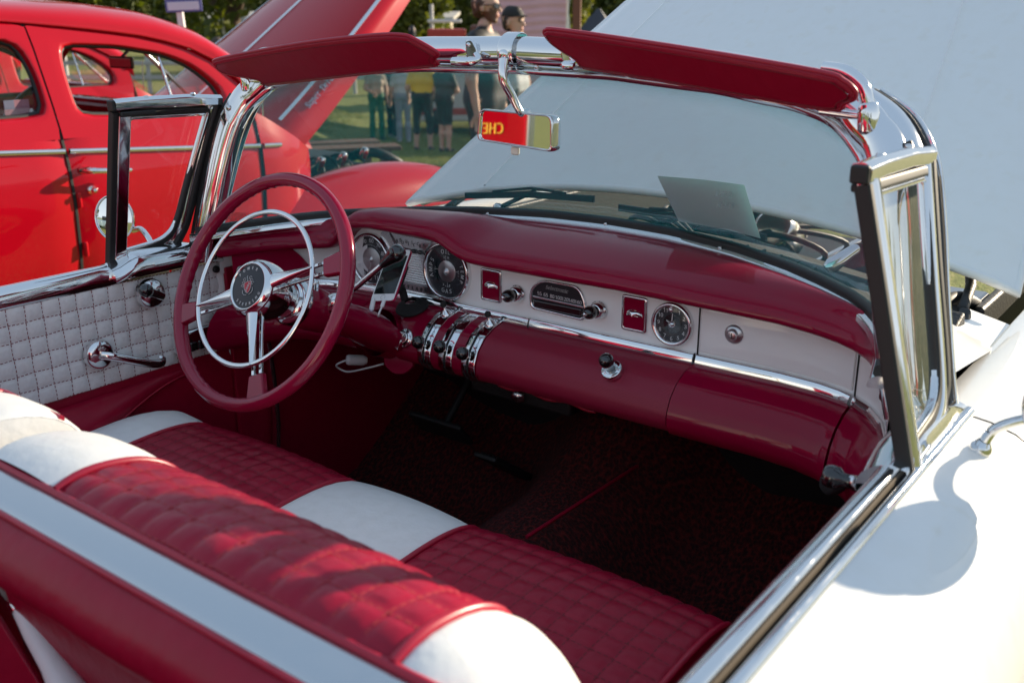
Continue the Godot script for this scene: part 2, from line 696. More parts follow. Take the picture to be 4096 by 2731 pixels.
func skin(z0: float, z1: float, nz: int, s: float, mb: MB, ys: Array, f = null) -> void:
	var rows := []
	for i in nz + 1:
		var z := lerpf(z0, z1, float(i) / nz)
		var r := PackedVector3Array()
		for y in ys:
			var p := Vector3(body_x(y) * s, y, z)
			if f != null: p = f.call(p)
			r.append(p)
		rows.append(r)
	mb.grid(rows)

const SKIN_Y := [.26, .30, .34, .40, .45, .52, .6, .68, .75, .81, .85, .89, .92, .945, .97, .99, 1.005, 1.017, 1.025, 1.03, 1.034, 1.037]

func build_body() -> void:
	car = thing("convertible_car", "white convertible with crimson and white interior, chrome windshield and raised hood, nearest the viewer", "car")
	# floor, tunnel, toe board, firewall
	var fl := group("floor", car)
	var mb := MB.new()
	var rows := []
	for i in 28:
		var z := lerpf(.95, -1.98, i / 27.0)
		var r := PackedVector3Array()
		for j in 41:
			var x := lerpf(-.735, .735, j / 40.0)
			var hump := .20 * exp(-pow(absf(x + .02) / .17, 3)) * clampf((-z - .5) / .9, .35, 1.0)
			var toe := maxf(0.0, -z - 1.62) * .75
			var y := .36 + maxf(hump, 0.0) + toe
			y += .004 * sin(x * 31 + z * 9) + .004 * sin(z * 23 - x * 11)
			r.append(Vector3(x, y, z))
		rows.append(r)
	mb.grid(rows, false, false, 1.5, 3)
	part("carpet", mb, M.carpet, fl)
	mb = MB.new()
	# the carpet's sewn seams over the tunnel
	mb.tube(spline(P3([.05, .584, -1.35, .06, .59, -1.55, .075, .60, -1.75]), 6), .004, 6)
	mb.tube(spline(P3([.05, .585, -1.33, .16, .50, -1.24, .24, .40, -1.12, .30, .375, -1.0]), 6), .004, 6)
	part("carpet_seam", mb, M.piping, fl)
	mb = MB.new()
	rows = []
	for y0 in [.40, .7, .85, 1.0, 1.10]:
		var r := PackedVector3Array()
		for j in 15:
			var x := lerpf(-.735, .735, j / 14.0)
			var y: float = minf(y0, 1.090 - .085 * pow(x / .7, 2))
			r.append(Vector3(x, y, -1.90 + .12 * (y - .55) - .03 * cos(j * .9)))
		rows.append(r)
	mb.grid(rows)
	part("firewall", mb, M.iron, fl)
	mb = MB.new()
	for s in [-1.0, 1.0]:
		mb = MB.new()
		mb.rbox(V(.012, .68, .66), .004, V(.735 * s, .66, -1.63))
		part("kick_panel", mb, M.red_leather, fl)
	mb = MB.new()
	mb.sweep(spline(P3([-.712, .96, -1.36, -.708, .80, -1.38, -.705, .60, -1.385, -.70, .44, -1.35]), 5), rect2(.02, .012, .005), V(0, 0, 1))
	part("hinge_pillar_trim", mb, M.chrome_soft, fl)
	# the accelerator and the brake
	mb = MB.new()
	mb.at(V(-.235, .50, -1.70), Basis(V(1, 0, 0), -.62))
	mb.rbox(V(.062, .012, .30), .004)
	for k in 5: mb.rbox(V(.004, .006, .27), .002, V(-.022 + k * .011, .008, 0))
	part("accelerator_pedal", mb, M.rubber, fl)
	mb = MB.new()
	mb.at(V(-.40, .60, -1.62), Basis(V(1, 0, 0), -.9))
	mb.rbox(V(.16, .014, .075), .006)
	for k in 6: mb.rbox(V(.006, .006, .06), .002, V(-.06 + k * .024, .009, 0))
	mb.at(Vector3.ZERO)
	mb.tube([V(-.40, .595, -1.63), V(-.40, .74, -1.78)], .009, 8)
	part("brake_pedal", mb, M.rubber, fl)
	# scuffed bare metal and duct under the dash
	mb = MB.new()
	mb.at(V(.22, .80, -1.72)).rbox(V(.95, .10, .20), .02)
	mb.at(V(-.12, .80, -1.60)).rbox(V(.26, .10, .10), .008)
	part("heater_duct", mb, M.iron, fl)
	mb = MB.new()
	for k in 6:
		mb = MB.new()
		mb.rbox(V(.035 + .006 * (k % 3), .0025, .002), .001, V(-.20 + .003 * k, .785 + .012 * k, -1.549))
		part("vent_slot", mb, M.dim_ink, fl)
	mb = MB.new()
	mb.at(V(-.115, .772, -1.545), along(V(.2, .1, 1))).lathe([Vector2(0, .012), Vector2(.012, .011), Vector2(.016, .004), Vector2(.016, 0)], 16)
	part("switch_button", mb, M.chrome_soft, fl)
	mb = MB.new()
	mb.at(V(.015, .80, -1.54), along(V(0, 0, 1))).lathe([Vector2(0, .008), Vector2(.007, .006), Vector2(.009, 0)], 12)
	part("switch_button", mb, M.chrome_soft, fl)
	mb = MB.new()
	mb.at(V(-.33, .50, -1.72), along(V(0, .6, 1))).lathe([Vector2(0, .01), Vector2(.012, .008), Vector2(.016, 0)], 16)
	part("dimmer_switch", mb, M.chrome_soft, fl)
	# sills and rear of the cabin
	mb = MB.new()
	for s in [-1.0, 1.0]:
		mb = MB.new()
		mb.rbox(V(.16, .16, 2.3), .03, V(.80 * s, .36, -.35))
		part("sill", mb, M.crimson, car)
	# rear quarters and deck
	for s in [-1.0, 1.0]:
		mb = MB.new()
		skin(-.04, 2.25, 24, s, mb, SKIN_Y, func(p: Vector3):
			var t := clampf((p.z - .6) / 1.65, 0, 1)
			return V(p.x * (1.0 - .16 * t * t), .26 + (p.y - .26) * (1.0 - .14 * t), p.z))
		part("rear_quarter_panel", mb, M.white_paint, car)
		mb = MB.new()
		mb.rbox(V(.02, .50, 1.0), .008, V(.752 * s, .76, .46))
		part("rear_side_trim", mb, M.white_leather, car)
	mb = MB.new()
	rows = []
	for i in 12:
		var z := lerpf(.95, 2.3, i / 11.0)
		var t := i / 11.0
		var r := PackedVector3Array()
		for j in 13:
			var x := lerpf(-.80, .80, j / 12.0) * (1 - .16 * t * t)
			r.append(V(x, 1.05 - .12 * t - .10 * t * t - .03 * pow(x / .8, 2), z))
		rows.append(r)
	mb.grid(rows)
	part("rear_deck", mb, M.white_paint, car)
	mb = MB.new()
	mb.rbox(V(1.6, .55, .06), .03, V(0, .55, 2.25))
	part("rear_panel", mb, M.white_paint, car)
	# the folded top in its crimson boot and the rear bench
	mb = MB.new()
	mb.rbox(V(1.36, .16, .46), .07, V(0, .50, .22), true)
	mb.at(V(0, .76, .52), Basis(V(1, 0, 0), -.3)).rbox(V(1.36, .52, .14), .06, Vector3.ZERO, true)
	part("rear_bench", mb, M.red_leather, car)
	mb = MB.new()
	mb.rbox(V(1.42, .14, .42), .06, V(0, 1.05, .78), true)
	part("top_boot", mb, M.red_leather, car)
	# wheels
	for s in [-1.0, 1.0]:
		for z in [-2.55, 1.35]:
			var w := group("wheel", car)
			mb = MB.new()
			mb.at(V(.83 * s, .36, z), along(V(s, 0, 0)))
			mb.lathe([Vector2(.24, -.09), Vector2(.31, -.10), Vector2(.355, -.075), Vector2(.362, 0), Vector2(.355, .075), Vector2(.31, .10), Vector2(.22, .085)], 40)
			part("tyre", mb, M.rubber, w)
			mb = MB.new()
			mb.at(V(.83 * s, .36, z), along(V(s, 0, 0)))
			mb.lathe([Vector2(0, .10), Vector2(.05, .10), Vector2(.07, .075), Vector2(.15, .07), Vector2(.19, .085), Vector2(.225, .08)], 40)
			part("rim", mb, M.chrome, w)

# ---------------------------------------------------------------- dashboard
func dash_dz(x: float) -> float:
	return lerp_tab(absf(x), [0, .46, .53, .57, .60, .63, .66, .68, .695], [0, 0, .008, .02, .036, .062, .105, .155, .21])

func lip_y(x: float) -> float:
	return lerp_tab(x, [-.69, -.56, -.535, -.515, -.49, -.44, -.27, -.235, -.20, -.17, -.13, .175, .47, .61, .69], [1.035, 1.04, 1.046, 1.074, 1.09, 1.097, 1.095, 1.088, 1.070, 1.062, 1.060, 1.062, 1.056, 1.048, 1.04])

func roll_at(x: float, t: float, out := 0.0) -> Vector3:   # t from 0 at the chrome strip to 1 below
	var zs := [-1.487, -1.462, -1.432, -1.412, -1.402, -1.403, -1.413, -1.432, -1.462]
	var ys := [.944, .939, .924, .903, .878, .860, .845, .836, .830]
	var ts := [0, .13, .28, .42, .55, .65, .76, .87, 1.0]
	var p := Vector2(lerp_tab(t, ts, zs), lerp_tab(t, ts, ys))
	if out != 0.0:
		var q := Vector2(lerp_tab(t + .03, ts, zs), lerp_tab(t + .03, ts, ys)) - Vector2(lerp_tab(t - .03, ts, zs), lerp_tab(t - .03, ts, ys))
		q = q.normalized()
		p += Vector2(-q.y, q.x) * out
	return V(x, p.y, p.x + dash_dz(x))

func roll_normal(t: float) -> Vector3:
	return (roll_at(0, t, .01) - roll_at(0, t, 0.0)).normalized()

func roll_piece(x0: float, x1: float, nx: int, out := 0.0, us := 1.0, vs := 1.0, t0 := 0.0, t1 := 1.0) -> MB:
	var mb := MB.new()
	var rows := []
	for i in 31:
		var r := PackedVector3Array()
		var t := lerpf(t0, t1, i / 30.0)
		for j in nx + 1: r.append(roll_at(lerpf(x0, x1, float(j) / nx), t, out))
		rows.append(r)
	mb.grid(rows, false, false, us, vs)
	# turned-in ends
	for xe in [x0, x1]:
		var a := PackedVector3Array()
		var b := PackedVector3Array()
		for i in 31:
			var t := lerpf(t0, t1, i / 30.0)
			a.append(roll_at(xe, t, out))
			b.append(roll_at(xe, t, out) - roll_normal(t) * .012)
		mb.grid([a, b])
	return mb

func build_dashboard() -> void:
	var d := group("dashboard", car)
	var mb := MB.new()
	var nx := 150
	var cols := []
	for j in nx + 1:
		var x := lerpf(-.69, .69, float(j) / nx)
		var b := base_at(x) + V(0, -.006, .014)
		var ly := lip_y(x)
		# smooth the gauge hood sideways
		ly = (lip_y(x - .008) + ly + lip_y(x + .008)) / 3.0
		var lz := -1.442 + dash_dz(x)
		var zf := -1.499 + dash_dz(x)
		var pts := []
		var tz := lz - .026
		var ty := ly + .036
		for i in 13:
			var t := i / 12.0
			pts.append(V(x, lerpf(b.y, ty, t) + .014 * sin(PI * t) * (1.0 if absf(x) < .6 else .4), lerpf(b.z, tz, t)))
		pts.append(V(x, ly + .033, lz - .017))
		pts.append(V(x, ly + .027, lz - .009))
		pts.append(V(x, ly + .019, lz - .003))
		pts.append(V(x, ly + .011, lz))
		pts.append(V(x, ly + .005, lz - .003))
		pts.append(V(x, ly + .001, lz - .010))
		pts.append(V(x, ly, lz - .020))
		pts.append(V(x, ly + .001, zf))
		cols.append(PackedVector3Array(pts))
	mb.grid(cols)
	part("dash_top", mb, M.crimson, d)
	# white face panel
	mb = MB.new()
	var rows := []
	for y in [.940, .96, 1.0, 1.05, 1.104]:
		var r := PackedVector3Array()
		for j in 61:
			var x := lerpf(-.69, .69, j / 60.0)
			r.append(V(x, y if y < 1.1 else lip_y(x) + .004, -1.50 + dash_dz(x)))
		rows.append(r)
	mb.grid(rows)
	part("face_panel", mb, M.white_panel, d)
	# crimson corner of the face at the driver's end
	mb = MB.new()
	rows = []
	for i in 9:
		var t := i / 8.0
		var r := PackedVector3Array()
		for j in 9:
			var x := lerpf(-.692, lerpf(-.645, -.60, 1.0 - t), j / 8.0)
			r.append(V(x + .003, lerpf(.966, 1.044, t), -1.488 + dash_dz(x)))
		rows.append(r)
	mb.grid(rows)
	part("face_corner", mb, M.crimson, d)
	# glove box door, a slab of its own
	mb = MB.new()
	rows = []
	var gx := [.311, .313, .33, .36, .4, .44, .48, .52, .55, .57, .586, .588]
	for k in 6:
		var r := PackedVector3Array()
		for i in gx.size():
			var y: float = [.968, .970, .99, 1.02, 1.050, 1.052][k]
			var edge: bool = k == 0 or k == 5 or i == 0 or i == gx.size() - 1
			r.append(V(gx[i], y, -1.4955 + dash_dz(gx[i]) - (.0035 if edge else 0.0)))
		rows.append(r)
	mb.grid(rows)
	part("glove_box_door", mb, M.white_panel, d)
	for x in [.307, .593]:
		mb = MB.new()
		mb.rbox(V(.0028, .108, .002), .001, V(x, 1.0, -1.4988 + dash_dz(x)))
		part("door_gap", mb, M.black_matte, d)
	# lock
	mb = MB.new()
	mb.at(V(.374, 1.012, -1.4955), along(V(0, 0, 1)))
	mb.lathe([Vector2(.0165, 0), Vector2(.0165, .002), Vector2(.012, .0045), Vector2(.0085, .005), Vector2(.0085, .009), Vector2(.007, .0105), Vector2(0, .0105)], 28)
	part("glove_box_lock", mb, M.brushed, d)
	mb = MB.new()
	mb.rbox(V(.0015, .008, .001), .0003, V(.374, 1.012, -1.4848))
	part("key_slot", mb, M.black_ink, d)
	# chrome strip under the face
	for seg in [[-.69, -.05], [-.046, .304], [.310, .589], [.595, .69]]:
		mb = MB.new()
		var path := []
		for j in 25:
			var x := lerpf(seg[0], seg[1], j / 24.0)
			path.append(V(x, .9535, -1.489 + dash_dz(x)))
		mb.sweep(path, rounded(P2([-.010, -.010, .003, -.010, .0055, -.004, .0035, .004, .0, .0105, -.010, .0105]), .002, 2), Vector3.UP)
		part("trim_strip", mb, M.chrome, d)
	mb = MB.new()
	for w in [["IGNITION", -.315], ["HEAT-VENT", -.215], ["DEFROST-AIR", -.125], ["HEAT-VENT", -.03]]:
		mb.at(V(w[1], .9525, -1.4848), facing(V(0, .35, 1)))
		mb.text(font, w[0], .0085, .0006)
	part("strip_lettering", mb, M.black_ink, d)
	# lower roll
	part("perforated_roll", roll_piece(-.112, .3025, 60, 0.0, .4145 / .022, .235 / .022), M.perforated, d)
	part("glove_box_roll", roll_piece(.306, .589, 30, .0035), M.crimson, d)
	part("roll_end", roll_piece(.5935, .69, 16, .0035), M.crimson, d)
	part("lever_roll", roll_piece(-.330, -.114, 24, .001), M.crimson, d)
	part("driver_roll", roll_piece(-.69, -.452, 24, .002, 1, 1, 0, .9), M.crimson, d)
	for j in 12:
		mb = MB.new()
		mb.ball(roll_at(-.08 + j * .034, .97, .001), .0022, 6)
		part("roll_tack", mb, M.chrome_soft, d)
	mb = MB.new()
	var hem := []
	for j in 20: hem.append(roll_at(-.10 + j * .012, .985, .002) + V(0, -.004 - .003 * sin(j * .8), 0))
	mb.tube(hem, .0035, 6)
	part("vinyl_hem", mb, M.piping, d)
	# column cowling: crimson bulge with the arch beside it
	mb = MB.new()
	rows = []
	for i in 21:
		var t := i / 20.0
		var c := V(-.37, lerpf(1.000, .895, t), lerpf(-1.20, -1.40, t))
		var r := PackedVector3Array()
		for k in 24:
			var a := TAU * k / 24
			var w := lerpf(.040, .066, smoothstep(0.0, 1.0, t))
			r.append(c + V(cos(a) * w * (1.0 + .12 * t), sin(a) * w * .9, sin(a) * w * .42))
		rows.append(r)
	mb.grid(rows, true)
	part("column_cowling", mb, M.crimson, d)
	mb = MB.new()
	rows = []
	for i in 13:
		var r := PackedVector3Array()
		var t := i / 12.0
		for j in 25:
			var x := lerpf(-.455, -.329, j / 24.0)
			var arch := .07 * sin(PI * j / 24.0)
			var p := roll_at(x, t * .9, .001)
			p.z -= arch * smoothstep(.15, .6, t)
			r.append(p)
		rows.append(r)
	mb.grid(rows)
	part("column_recess", mb, M.crimson, d)
	# lower lip hanging below the recess
	mb = MB.new()
	mb.at(V(-.335, .838, -1.425), Basis(V(1, 0, 0), -.2)).prism(rounded(P2([-.045, .0, -.038, -.022, -.01, -.034, .02, -.028, .045, -.005, .03, .012, -.03, .012]), .01, 3), .006, .002)
	part("lower_flap", mb, M.wheel_red, d)
	# heater levers
	for k in 3:
		var x: float = [-.246, -.190, -.131][k]
		var lv := group("heater_lever", car)
		mb = MB.new()
		for side in [-1.0, 1.0]:
			var rr := []
			for i in 31:
				var t := i / 30.0 * .93
				var o := .0035
				rr.append(PackedVector3Array([roll_at(x + side * .0165, t, 0.0), roll_at(x + side * .0162, t, o), roll_at(x + side * .0045, t, o), roll_at(x + side * .0035, t, o + .0015), roll_at(x + side * .0030, t, 0.0)]))
			mb.grid(rr)
		for tt in [[0.0, .24], [.80, .93]]:
			var rr := []
			for i in 9:
				var t := lerpf(tt[0], tt[1], i / 8.0)
				rr.append(PackedVector3Array([roll_at(x - .006, t, .0036), roll_at(x, t, .0040), roll_at(x + .006, t, .0036)]))
			mb.grid(rr)
		part("strap", mb, M.chrome, lv)
		mb = MB.new()
		var rs := []
		for i in 25:
			var t := lerpf(.22, .82, i / 24.0)
			rs.append(PackedVector3Array([roll_at(x - .0034, t, .0012), roll_at(x + .0034, t, .0012)]))
		mb.grid(rs)
		part("slot", mb, M.black_matte, lv)
		var kt: float = [.50, .49, .50][k]
		var nrm := (roll_normal(kt) + V(0, .35, 0)).normalized()
		var p0 := roll_at(x, kt, .0)
		mb = MB.new()
		mb.ball(p0 + nrm * .026, .0132, 20)
		part("lever_knob", mb, M.black_gloss, lv)
		mb = MB.new()
		mb.tube([p0, p0 + nrm * .016], .003, 8)
		part("lever_stem", mb, M.chrome, lv)
		# words pressed into the strap
		var words: Array = [["AIR", "PANEL", "COWL", "DEFROST"], [" ", " ", " ", " "], ["AIR", "RIGHT", "COOLER", "OFF"]][k]
		for q in 4:
			var s := -1.0 if q % 2 == 0 else 1.0
			var t0 := .30 if q < 2 else .62
			var w: String = words[q]
			mb = MB.new()
			for i in w.length():
				var t := t0 + i * .034
				var nn := roll_normal(t)
				var down := (roll_at(0, t + .02) - roll_at(0, t - .02)).normalized()
				mb.at(roll_at(x + s * .0102, t, .0037), facing(nn, -down))
				mb.text(font, w[i], .0085, .0004)
			if mb.v.size(): part("strap_lettering", mb, M.black_ink, lv)
		if k != 1:
			mb = MB.new()
			var tp := roll_at(x + .004, .10, .003)
			var up := V(0, .94, .34)
			mb.at(tp, along(up)).lathe([Vector2(.0125, 0), Vector2(.0125, .003), Vector2(.009, .006), Vector2(.0065, .010), Vector2(.003, .012), Vector2(.003, .018), Vector2(0, .018)], 16)
			part("toggle_base", mb, M.chrome, lv)
			mb = MB.new()
			mb.ball(tp + up * .024, .0068, 14)
			part("toggle_knob", mb, M.black_matte, lv)
	# ignition switch
	var ig := group("ignition_switch", car)
	var tg := .46
	var ic := roll_at(-.300, tg, .002)
	mb = MB.new()
	mb.at(ic, along(roll_normal(tg))).lathe([Vector2(.0195, 0), Vector2(.0195, .003), Vector2(.018, .0045), Vector2(.0125, .005), Vector2(.0125, .010), Vector2(.011, .012), Vector2(.0095, .0105), Vector2(0, .0105)], 30)
	part("bezel", mb, M.chrome, ig)
	mb = MB.new()
	mb.at(ic + roll_normal(tg) * .013, facing(roll_normal(tg), V(.25, 1, 0)))
	mb.rbox(V(.004, .016, .004), .001).prism(rounded(P2([-.004, -.004, .004, -.004, .007, -.026, -.007, -.026]), .001, 2), .004, .0008)
	part("key", mb, M.chrome, ig)
	mb = MB.new()
	var b := facing(roll_normal(tg))
	for w in [["L", -64.0], ["O", -36.0], ["C", -22.0], ["K", -8.0], ["O", 12.0], ["N", 26.0], ["O", 60.0], ["F", 74.0], ["F", 88.0]]:
		var a := deg_to_rad(w[1])
		mb.at(ic + roll_normal(tg) * .0048 + b * V(sin(a) * .0158, cos(a) * .0158, 0), b * Basis(V(0, 0, 1), -a)).text(font, w[0], .0062, .0004)
	part("lettering", mb, M.black_ink, ig)
	# lighter on the perforated roll
	var li := group("cigarette_lighter", car)
	var lt := .30
	var nl := (roll_normal(lt) + V(-.05, .12, 0)).normalized()
	var lc := roll_at(.180, lt, 0)
	mb = MB.new()
	mb.at(lc, along(nl)).lathe([Vector2(.0195, 0), Vector2(.0195, .008), Vector2(.0178, .0105), Vector2(.0152, .0085), Vector2(.0135, .012), Vector2(.0112, .0095), Vector2(.0095, .0125), Vector2(.0085, .010), Vector2(0, .010)], 32)
	part("socket", mb, M.chrome, li)
	mb = MB.new()
	mb.at(lc, along(nl)).lathe([Vector2(.0078, .009), Vector2(.0078, .018), Vector2(.0095, .022), Vector2(.0128, .029), Vector2(.0135, .036), Vector2(.0118, .042), Vector2(.007, .0455), Vector2(0, .0465)], 28)
	part("knob", mb, M.black_gloss, li)
	# knob at the passenger's end of the roll
	mb = MB.new()
	var kc := roll_at(.640, .52, .003)
	mb.at(kc, along(V(-.5, .05, .86))).lathe([Vector2(.006, 0), Vector2(.006, .010), Vector2(.014, .014), Vector2(.0165, .024), Vector2(.0165, .036), Vector2(.012, .041), Vector2(0, .042)], 20)
	part("vent_pull_knob", mb, M.black_matte, d)

# ---------------------------------------------------------------- gauges, radio, clock
const FZ := -1.4995

func dial_text(mb: MB, c: Vector3, r: float, items: Array, size: float, upright := true, z := .0062) -> void:
	for w in items:
		var a := deg_to_rad(w[1])
		mb.at(c + V(sin(a) * r, cos(a) * r, z), Basis.IDENTITY if upright else Basis(V(0, 0, 1), -a))
		mb.text(font, w[0], size, .0004)

func gauge_shell(called: String, c: Vector3, r: float, deep := .012) -> Node3D:
	var g := group(called, car)
	var mb := MB.new()
	mb.at(c, along(V(0, 0, 1))).lathe([Vector2(r + .004, -.001), Vector2(r + .004, .006), Vector2(r + .002, deep), Vector2(r - .0015, deep + .001), Vector2(r - .004, deep - .002), Vector2(r - .0055, .005), Vector2(r - .006, .001)], 48)
	part("bezel", mb, M.chrome, g)
	mb = MB.new()
	mb.at(c, along(V(0, 0, 1))).lathe([Vector2(r - .0055, .004), Vector2(r * .62, .0045), Vector2(r * .6, .003), Vector2(0, .003)], 40)
	part("dial", mb, M.dial, g)
	mb = MB.new()
	var rows := []
	for i in 7:
		var row := PackedVector3Array()
		for k in 32:
			var a := TAU * k / 32
			var q := i / 6.0 * (r - .004) + 1e-4
			row.append(c + V(cos(a) * q, sin(a) * q, deep - .001 + .002 * (1 - pow(i / 6.0, 2))))
		rows.append(row)
	mb.grid(rows, true)
	part("cover_glass", mb, M.glass, g)
	return g

func build_instruments() -> void:
	# speedometer
	var c := V(-.478, 1.018, FZ)
	var g := gauge_shell("speedometer", c, .0555)
	var mb := MB.new()
	var it := []
	for v in range(0, 120, 10): it.append([str(v), -115.0 + (v - 20) * 3.0])
	dial_text(mb, c, .0425, it, .0125)
	for v in range(0, 111, 2):
		var a := deg_to_rad(-115.0 + (v - 20) * 3.0)
		mb.at(c + V(sin(a) * .0325, cos(a) * .0325, .0050), Basis(V(0, 0, 1), -a)).rbox(V(.0006, .004 if v % 10 == 0 else .0022, .0004), .0001)
	part("numerals", mb, M.ink, g)
	mb = MB.new()
	mb.at(c, along(V(0, 0, 1))).lathe([Vector2(.026, .0035), Vector2(.0255, .0055), Vector2(.007, .006), Vector2(.006, .0085), Vector2(0, .0105)], 40)
	part("centre_disc", mb, M.brushed, g)
	mb = MB.new()
	mb.at(c + V(0, 0, .0062), Basis(V(0, 0, 1), deg_to_rad(170.0))).rbox(V(.0014, .032, .0008), .0003, V(0, .018, 0))
	part("needle", mb, M.ink, g)
	# oil, amps, gas, temp
	c = V(-.262, 1.024, FZ)
	g = gauge_shell("gauge_cluster", c, .0575)
	mb = MB.new()
	dial_text(mb, c, .0415, [["O", -13.0], ["I", 0.0], ["L", 10.0], ["G", 194.0], ["A", 180.0], ["S", 166.0]], .0125, true)
	dial_text(mb, c, .0425, [["A", -108.0], ["M", -91.0], ["P", -76.0], ["S", -62.0]], .0122, false)
	dial_text(mb, c, .0425, [["T", 68.0], ["E", 82.0], ["M", 97.0], ["P", 112.0]], .0105, false)
	dial_text(mb, c, .030, [["L", -9.0], ["H", 11.0], ["F", 196.0], ["E", 164.0]], .0062, true)
	for a0 in [-100.0, -90.0, -80.0, 80.0, 90.0, 100.0, 172.0, 180.0, 188.0]:
		var a := deg_to_rad(a0)
		mb.at(c + V(sin(a) * .0315, cos(a) * .0315, .0050), Basis(V(0, 0, 1), -a)).rbox(V(.0006, .0028, .0004), .0001)
	part("lettering", mb, M.ink, g)
	mb = MB.new()
	mb.at(c, along(V(0, 0, 1))).lathe([Vector2(.0225, .0035), Vector2(.022, .0058), Vector2(.008, .0060), Vector2(.0065, .0085), Vector2(0, .012)], 40)
	part("centre_disc", mb, M.brushed, g)
	for a0 in [-3.0, -86.0, 84.0, 176.0]:
		mb = MB.new()
		mb.at(c + V(0, 0, .0056), Basis(V(0, 0, 1), -deg_to_rad(a0))).rbox(V(.0012, .011, .0006), .0002, V(0, .0275, 0))
		part("needle", mb, M.dim_ink, g)
	# plate between the dials
	var cl := group("cluster_plate", car)
	mb = MB.new()
	mb.at(V(-.37, 1.028, FZ)).prism(rounded(P2([-.088, -.070, .088, -.066, .082, .012, .088, .052, .052, .058, -.060, .062, -.080, .052, -.080, .010]), .006, 3), .003, .001)
	part("backing", mb, M.chrome_soft, cl)
	mb = MB.new()
	mb.at(V(-.366, 1.066, FZ + .003), Basis(V(1, 0, 0), -.12)).prism(rounded(P2([-.058, .020, .066, .017, .046, -.014, -.036, -.012]), .004, 3), .005, .0015)
	part("name_plate", mb, M.aluminium, cl)
	mb = MB.new()
	for i in 5: mb.at(V(-.396 + i * .0165, 1.070 - i * .0005, FZ + .0085), Basis(V(1, 0, 0), -.12)).text(font, "BUICK"[i], .0105, .0012)
	for i in 7: mb.at(V(-.395 + i * .0122, .974, FZ + .0058)).text(font, "SKYLARK"[i], .0098, .0012)
	part("lettering", mb, M.black_ink, cl)
	for k in 12:
		var y := .987 + k * .0052
		mb = MB.new()
		mb.tube([V(-.425, y, FZ + .004), V(-.318, y, FZ + .004)], .0020, 6)
		part("grille_rib", mb, M.chrome, cl)
	mb = MB.new()
	mb.at(V(-.36, .9745, FZ + .003)).prism(rect2(.125, .016, .003), .002, .0008)
	part("model_plate", mb, M.aluminium, cl)
	mb = MB.new()
	for k in 3: mb.at(V(-.352 + k * .017, 1.049, FZ + .006), Basis(V(1, 0, 0), -.4)).lathe([Vector2(0, 0), Vector2(.006, .001), Vector2(.007, .006), Vector2(.004, .009), Vector2(0, .010)], 14)
	part("lamp_lens", mb, M.black_gloss, cl)
	# ash trays with their half-round pulls
	for k in 2:
		var x: float = [-.149, .179][k]
		var y := 1.012
		var a := group("ash_tray", car)
		mb = MB.new()
		var outer := rect2(.052, .066, .006, 4)
		var inner := rect2(.043, .057, .004, 4)
		var rr := []
		for q in [[outer, 0.0], [outer, .003], [inner, .0045], [inner, .001]]:
			var row := PackedVector3Array()
			for p in q[0]: row.append(V(x + p.x, y + p.y, FZ + q[1]))
			rr.append(row)
		mb.grid(rr, true)
		part("frame", mb, M.chrome, a)
		mb = MB.new()
		mb.at(V(x, y, FZ)).prism(rect2(.044, .058, .004), .002, .0004)
		part("lid", mb, M.crimson, a)
		mb = MB.new()
		rr = []
		for i in 9:
			var th := PI / 2 * i / 8.0
			var row := PackedVector3Array()
			for j in 17:
				var ph := PI * j / 16.0
				row.append(V(x - cos(ph) * .0175 * cos(th) , y - .004 + sin(ph) * .013 * cos(th) , FZ + .002 + .010 * sin(th) * (0.35 + .65 * sin(ph))))
			rr.append(row)
		mb.grid(rr)
		part("pull", mb, M.chrome, a)
	# radio
	var r := group("radio", car)
	var rc := V(.012, 1.012, FZ)
	var outl := rounded(P2([-.064, -.029, .064, -.033, .066, .0, .050, .033, -.038, .033, -.066, .010]), [.012, .012, .03, .03, .03, .03], 5)
	mb = MB.new()
	var rr2 := []
	for q in [[1.0, 0.0], [1.0, .004], [.965, .0062], [.92, .0045], [.91, .001]]:
		var row := PackedVector3Array()
		for p in outl: row.append(rc + V(p.x * q[0], p.y * lerpf(1.0, q[0], 1.8), q[1]))
		rr2.append(row)
	mb.grid(rr2, true)
	part("bezel", mb, M.chrome, r)
	mb = MB.new()
	var inn := PackedVector2Array()
	for p in outl: inn.append(p * V2(.93, .88))
	mb.at(rc).prism(inn, .0015)
	part("dial", mb, M.dial, r)
	mb = MB.new()
	mb.at(rc + V(0, -.0175, .002)).rbox(V(.112, .016, .008), .005)
	part("selector_bar", mb, M.black_gloss, r)
	mb = MB.new()
	mb.at(rc + V(0, -.006, .002), Basis(V(0, 0, 1), -.015)).rbox(V(.116, .005, .004), .0015)
	part("dial_rail", mb, M.chrome_soft, r)
	mb = MB.new()
	var nums := ["55", "65", "80", "100", "120", "140", "160"]
	for i in 7: mb.at(rc + V(-.042 + i * .0148, .0035 - i * .0004, .0028)).text(font, nums[i], .0098, .0003)
	part("numerals", mb, M.ink, r)
	mb = MB.new()
	mb.at(rc + V(-.002, .018, .0022), Basis(V(0, 0, 1), -.02) * Basis(V(1, 0, 0), V(.25, 1, 0), V(0, 0, 1))).text(serif, "Selectronic", .0098, .0003)
	part("script", mb, M.dim_ink, r)
	mb = MB.new()
	mb.at(rc + V(.004, .046, .0035), Basis(V(0, 0, 1), -.02)).rbox(V(.084, .009, .007), .003)
	part("top_bar", mb, M.chrome, r)
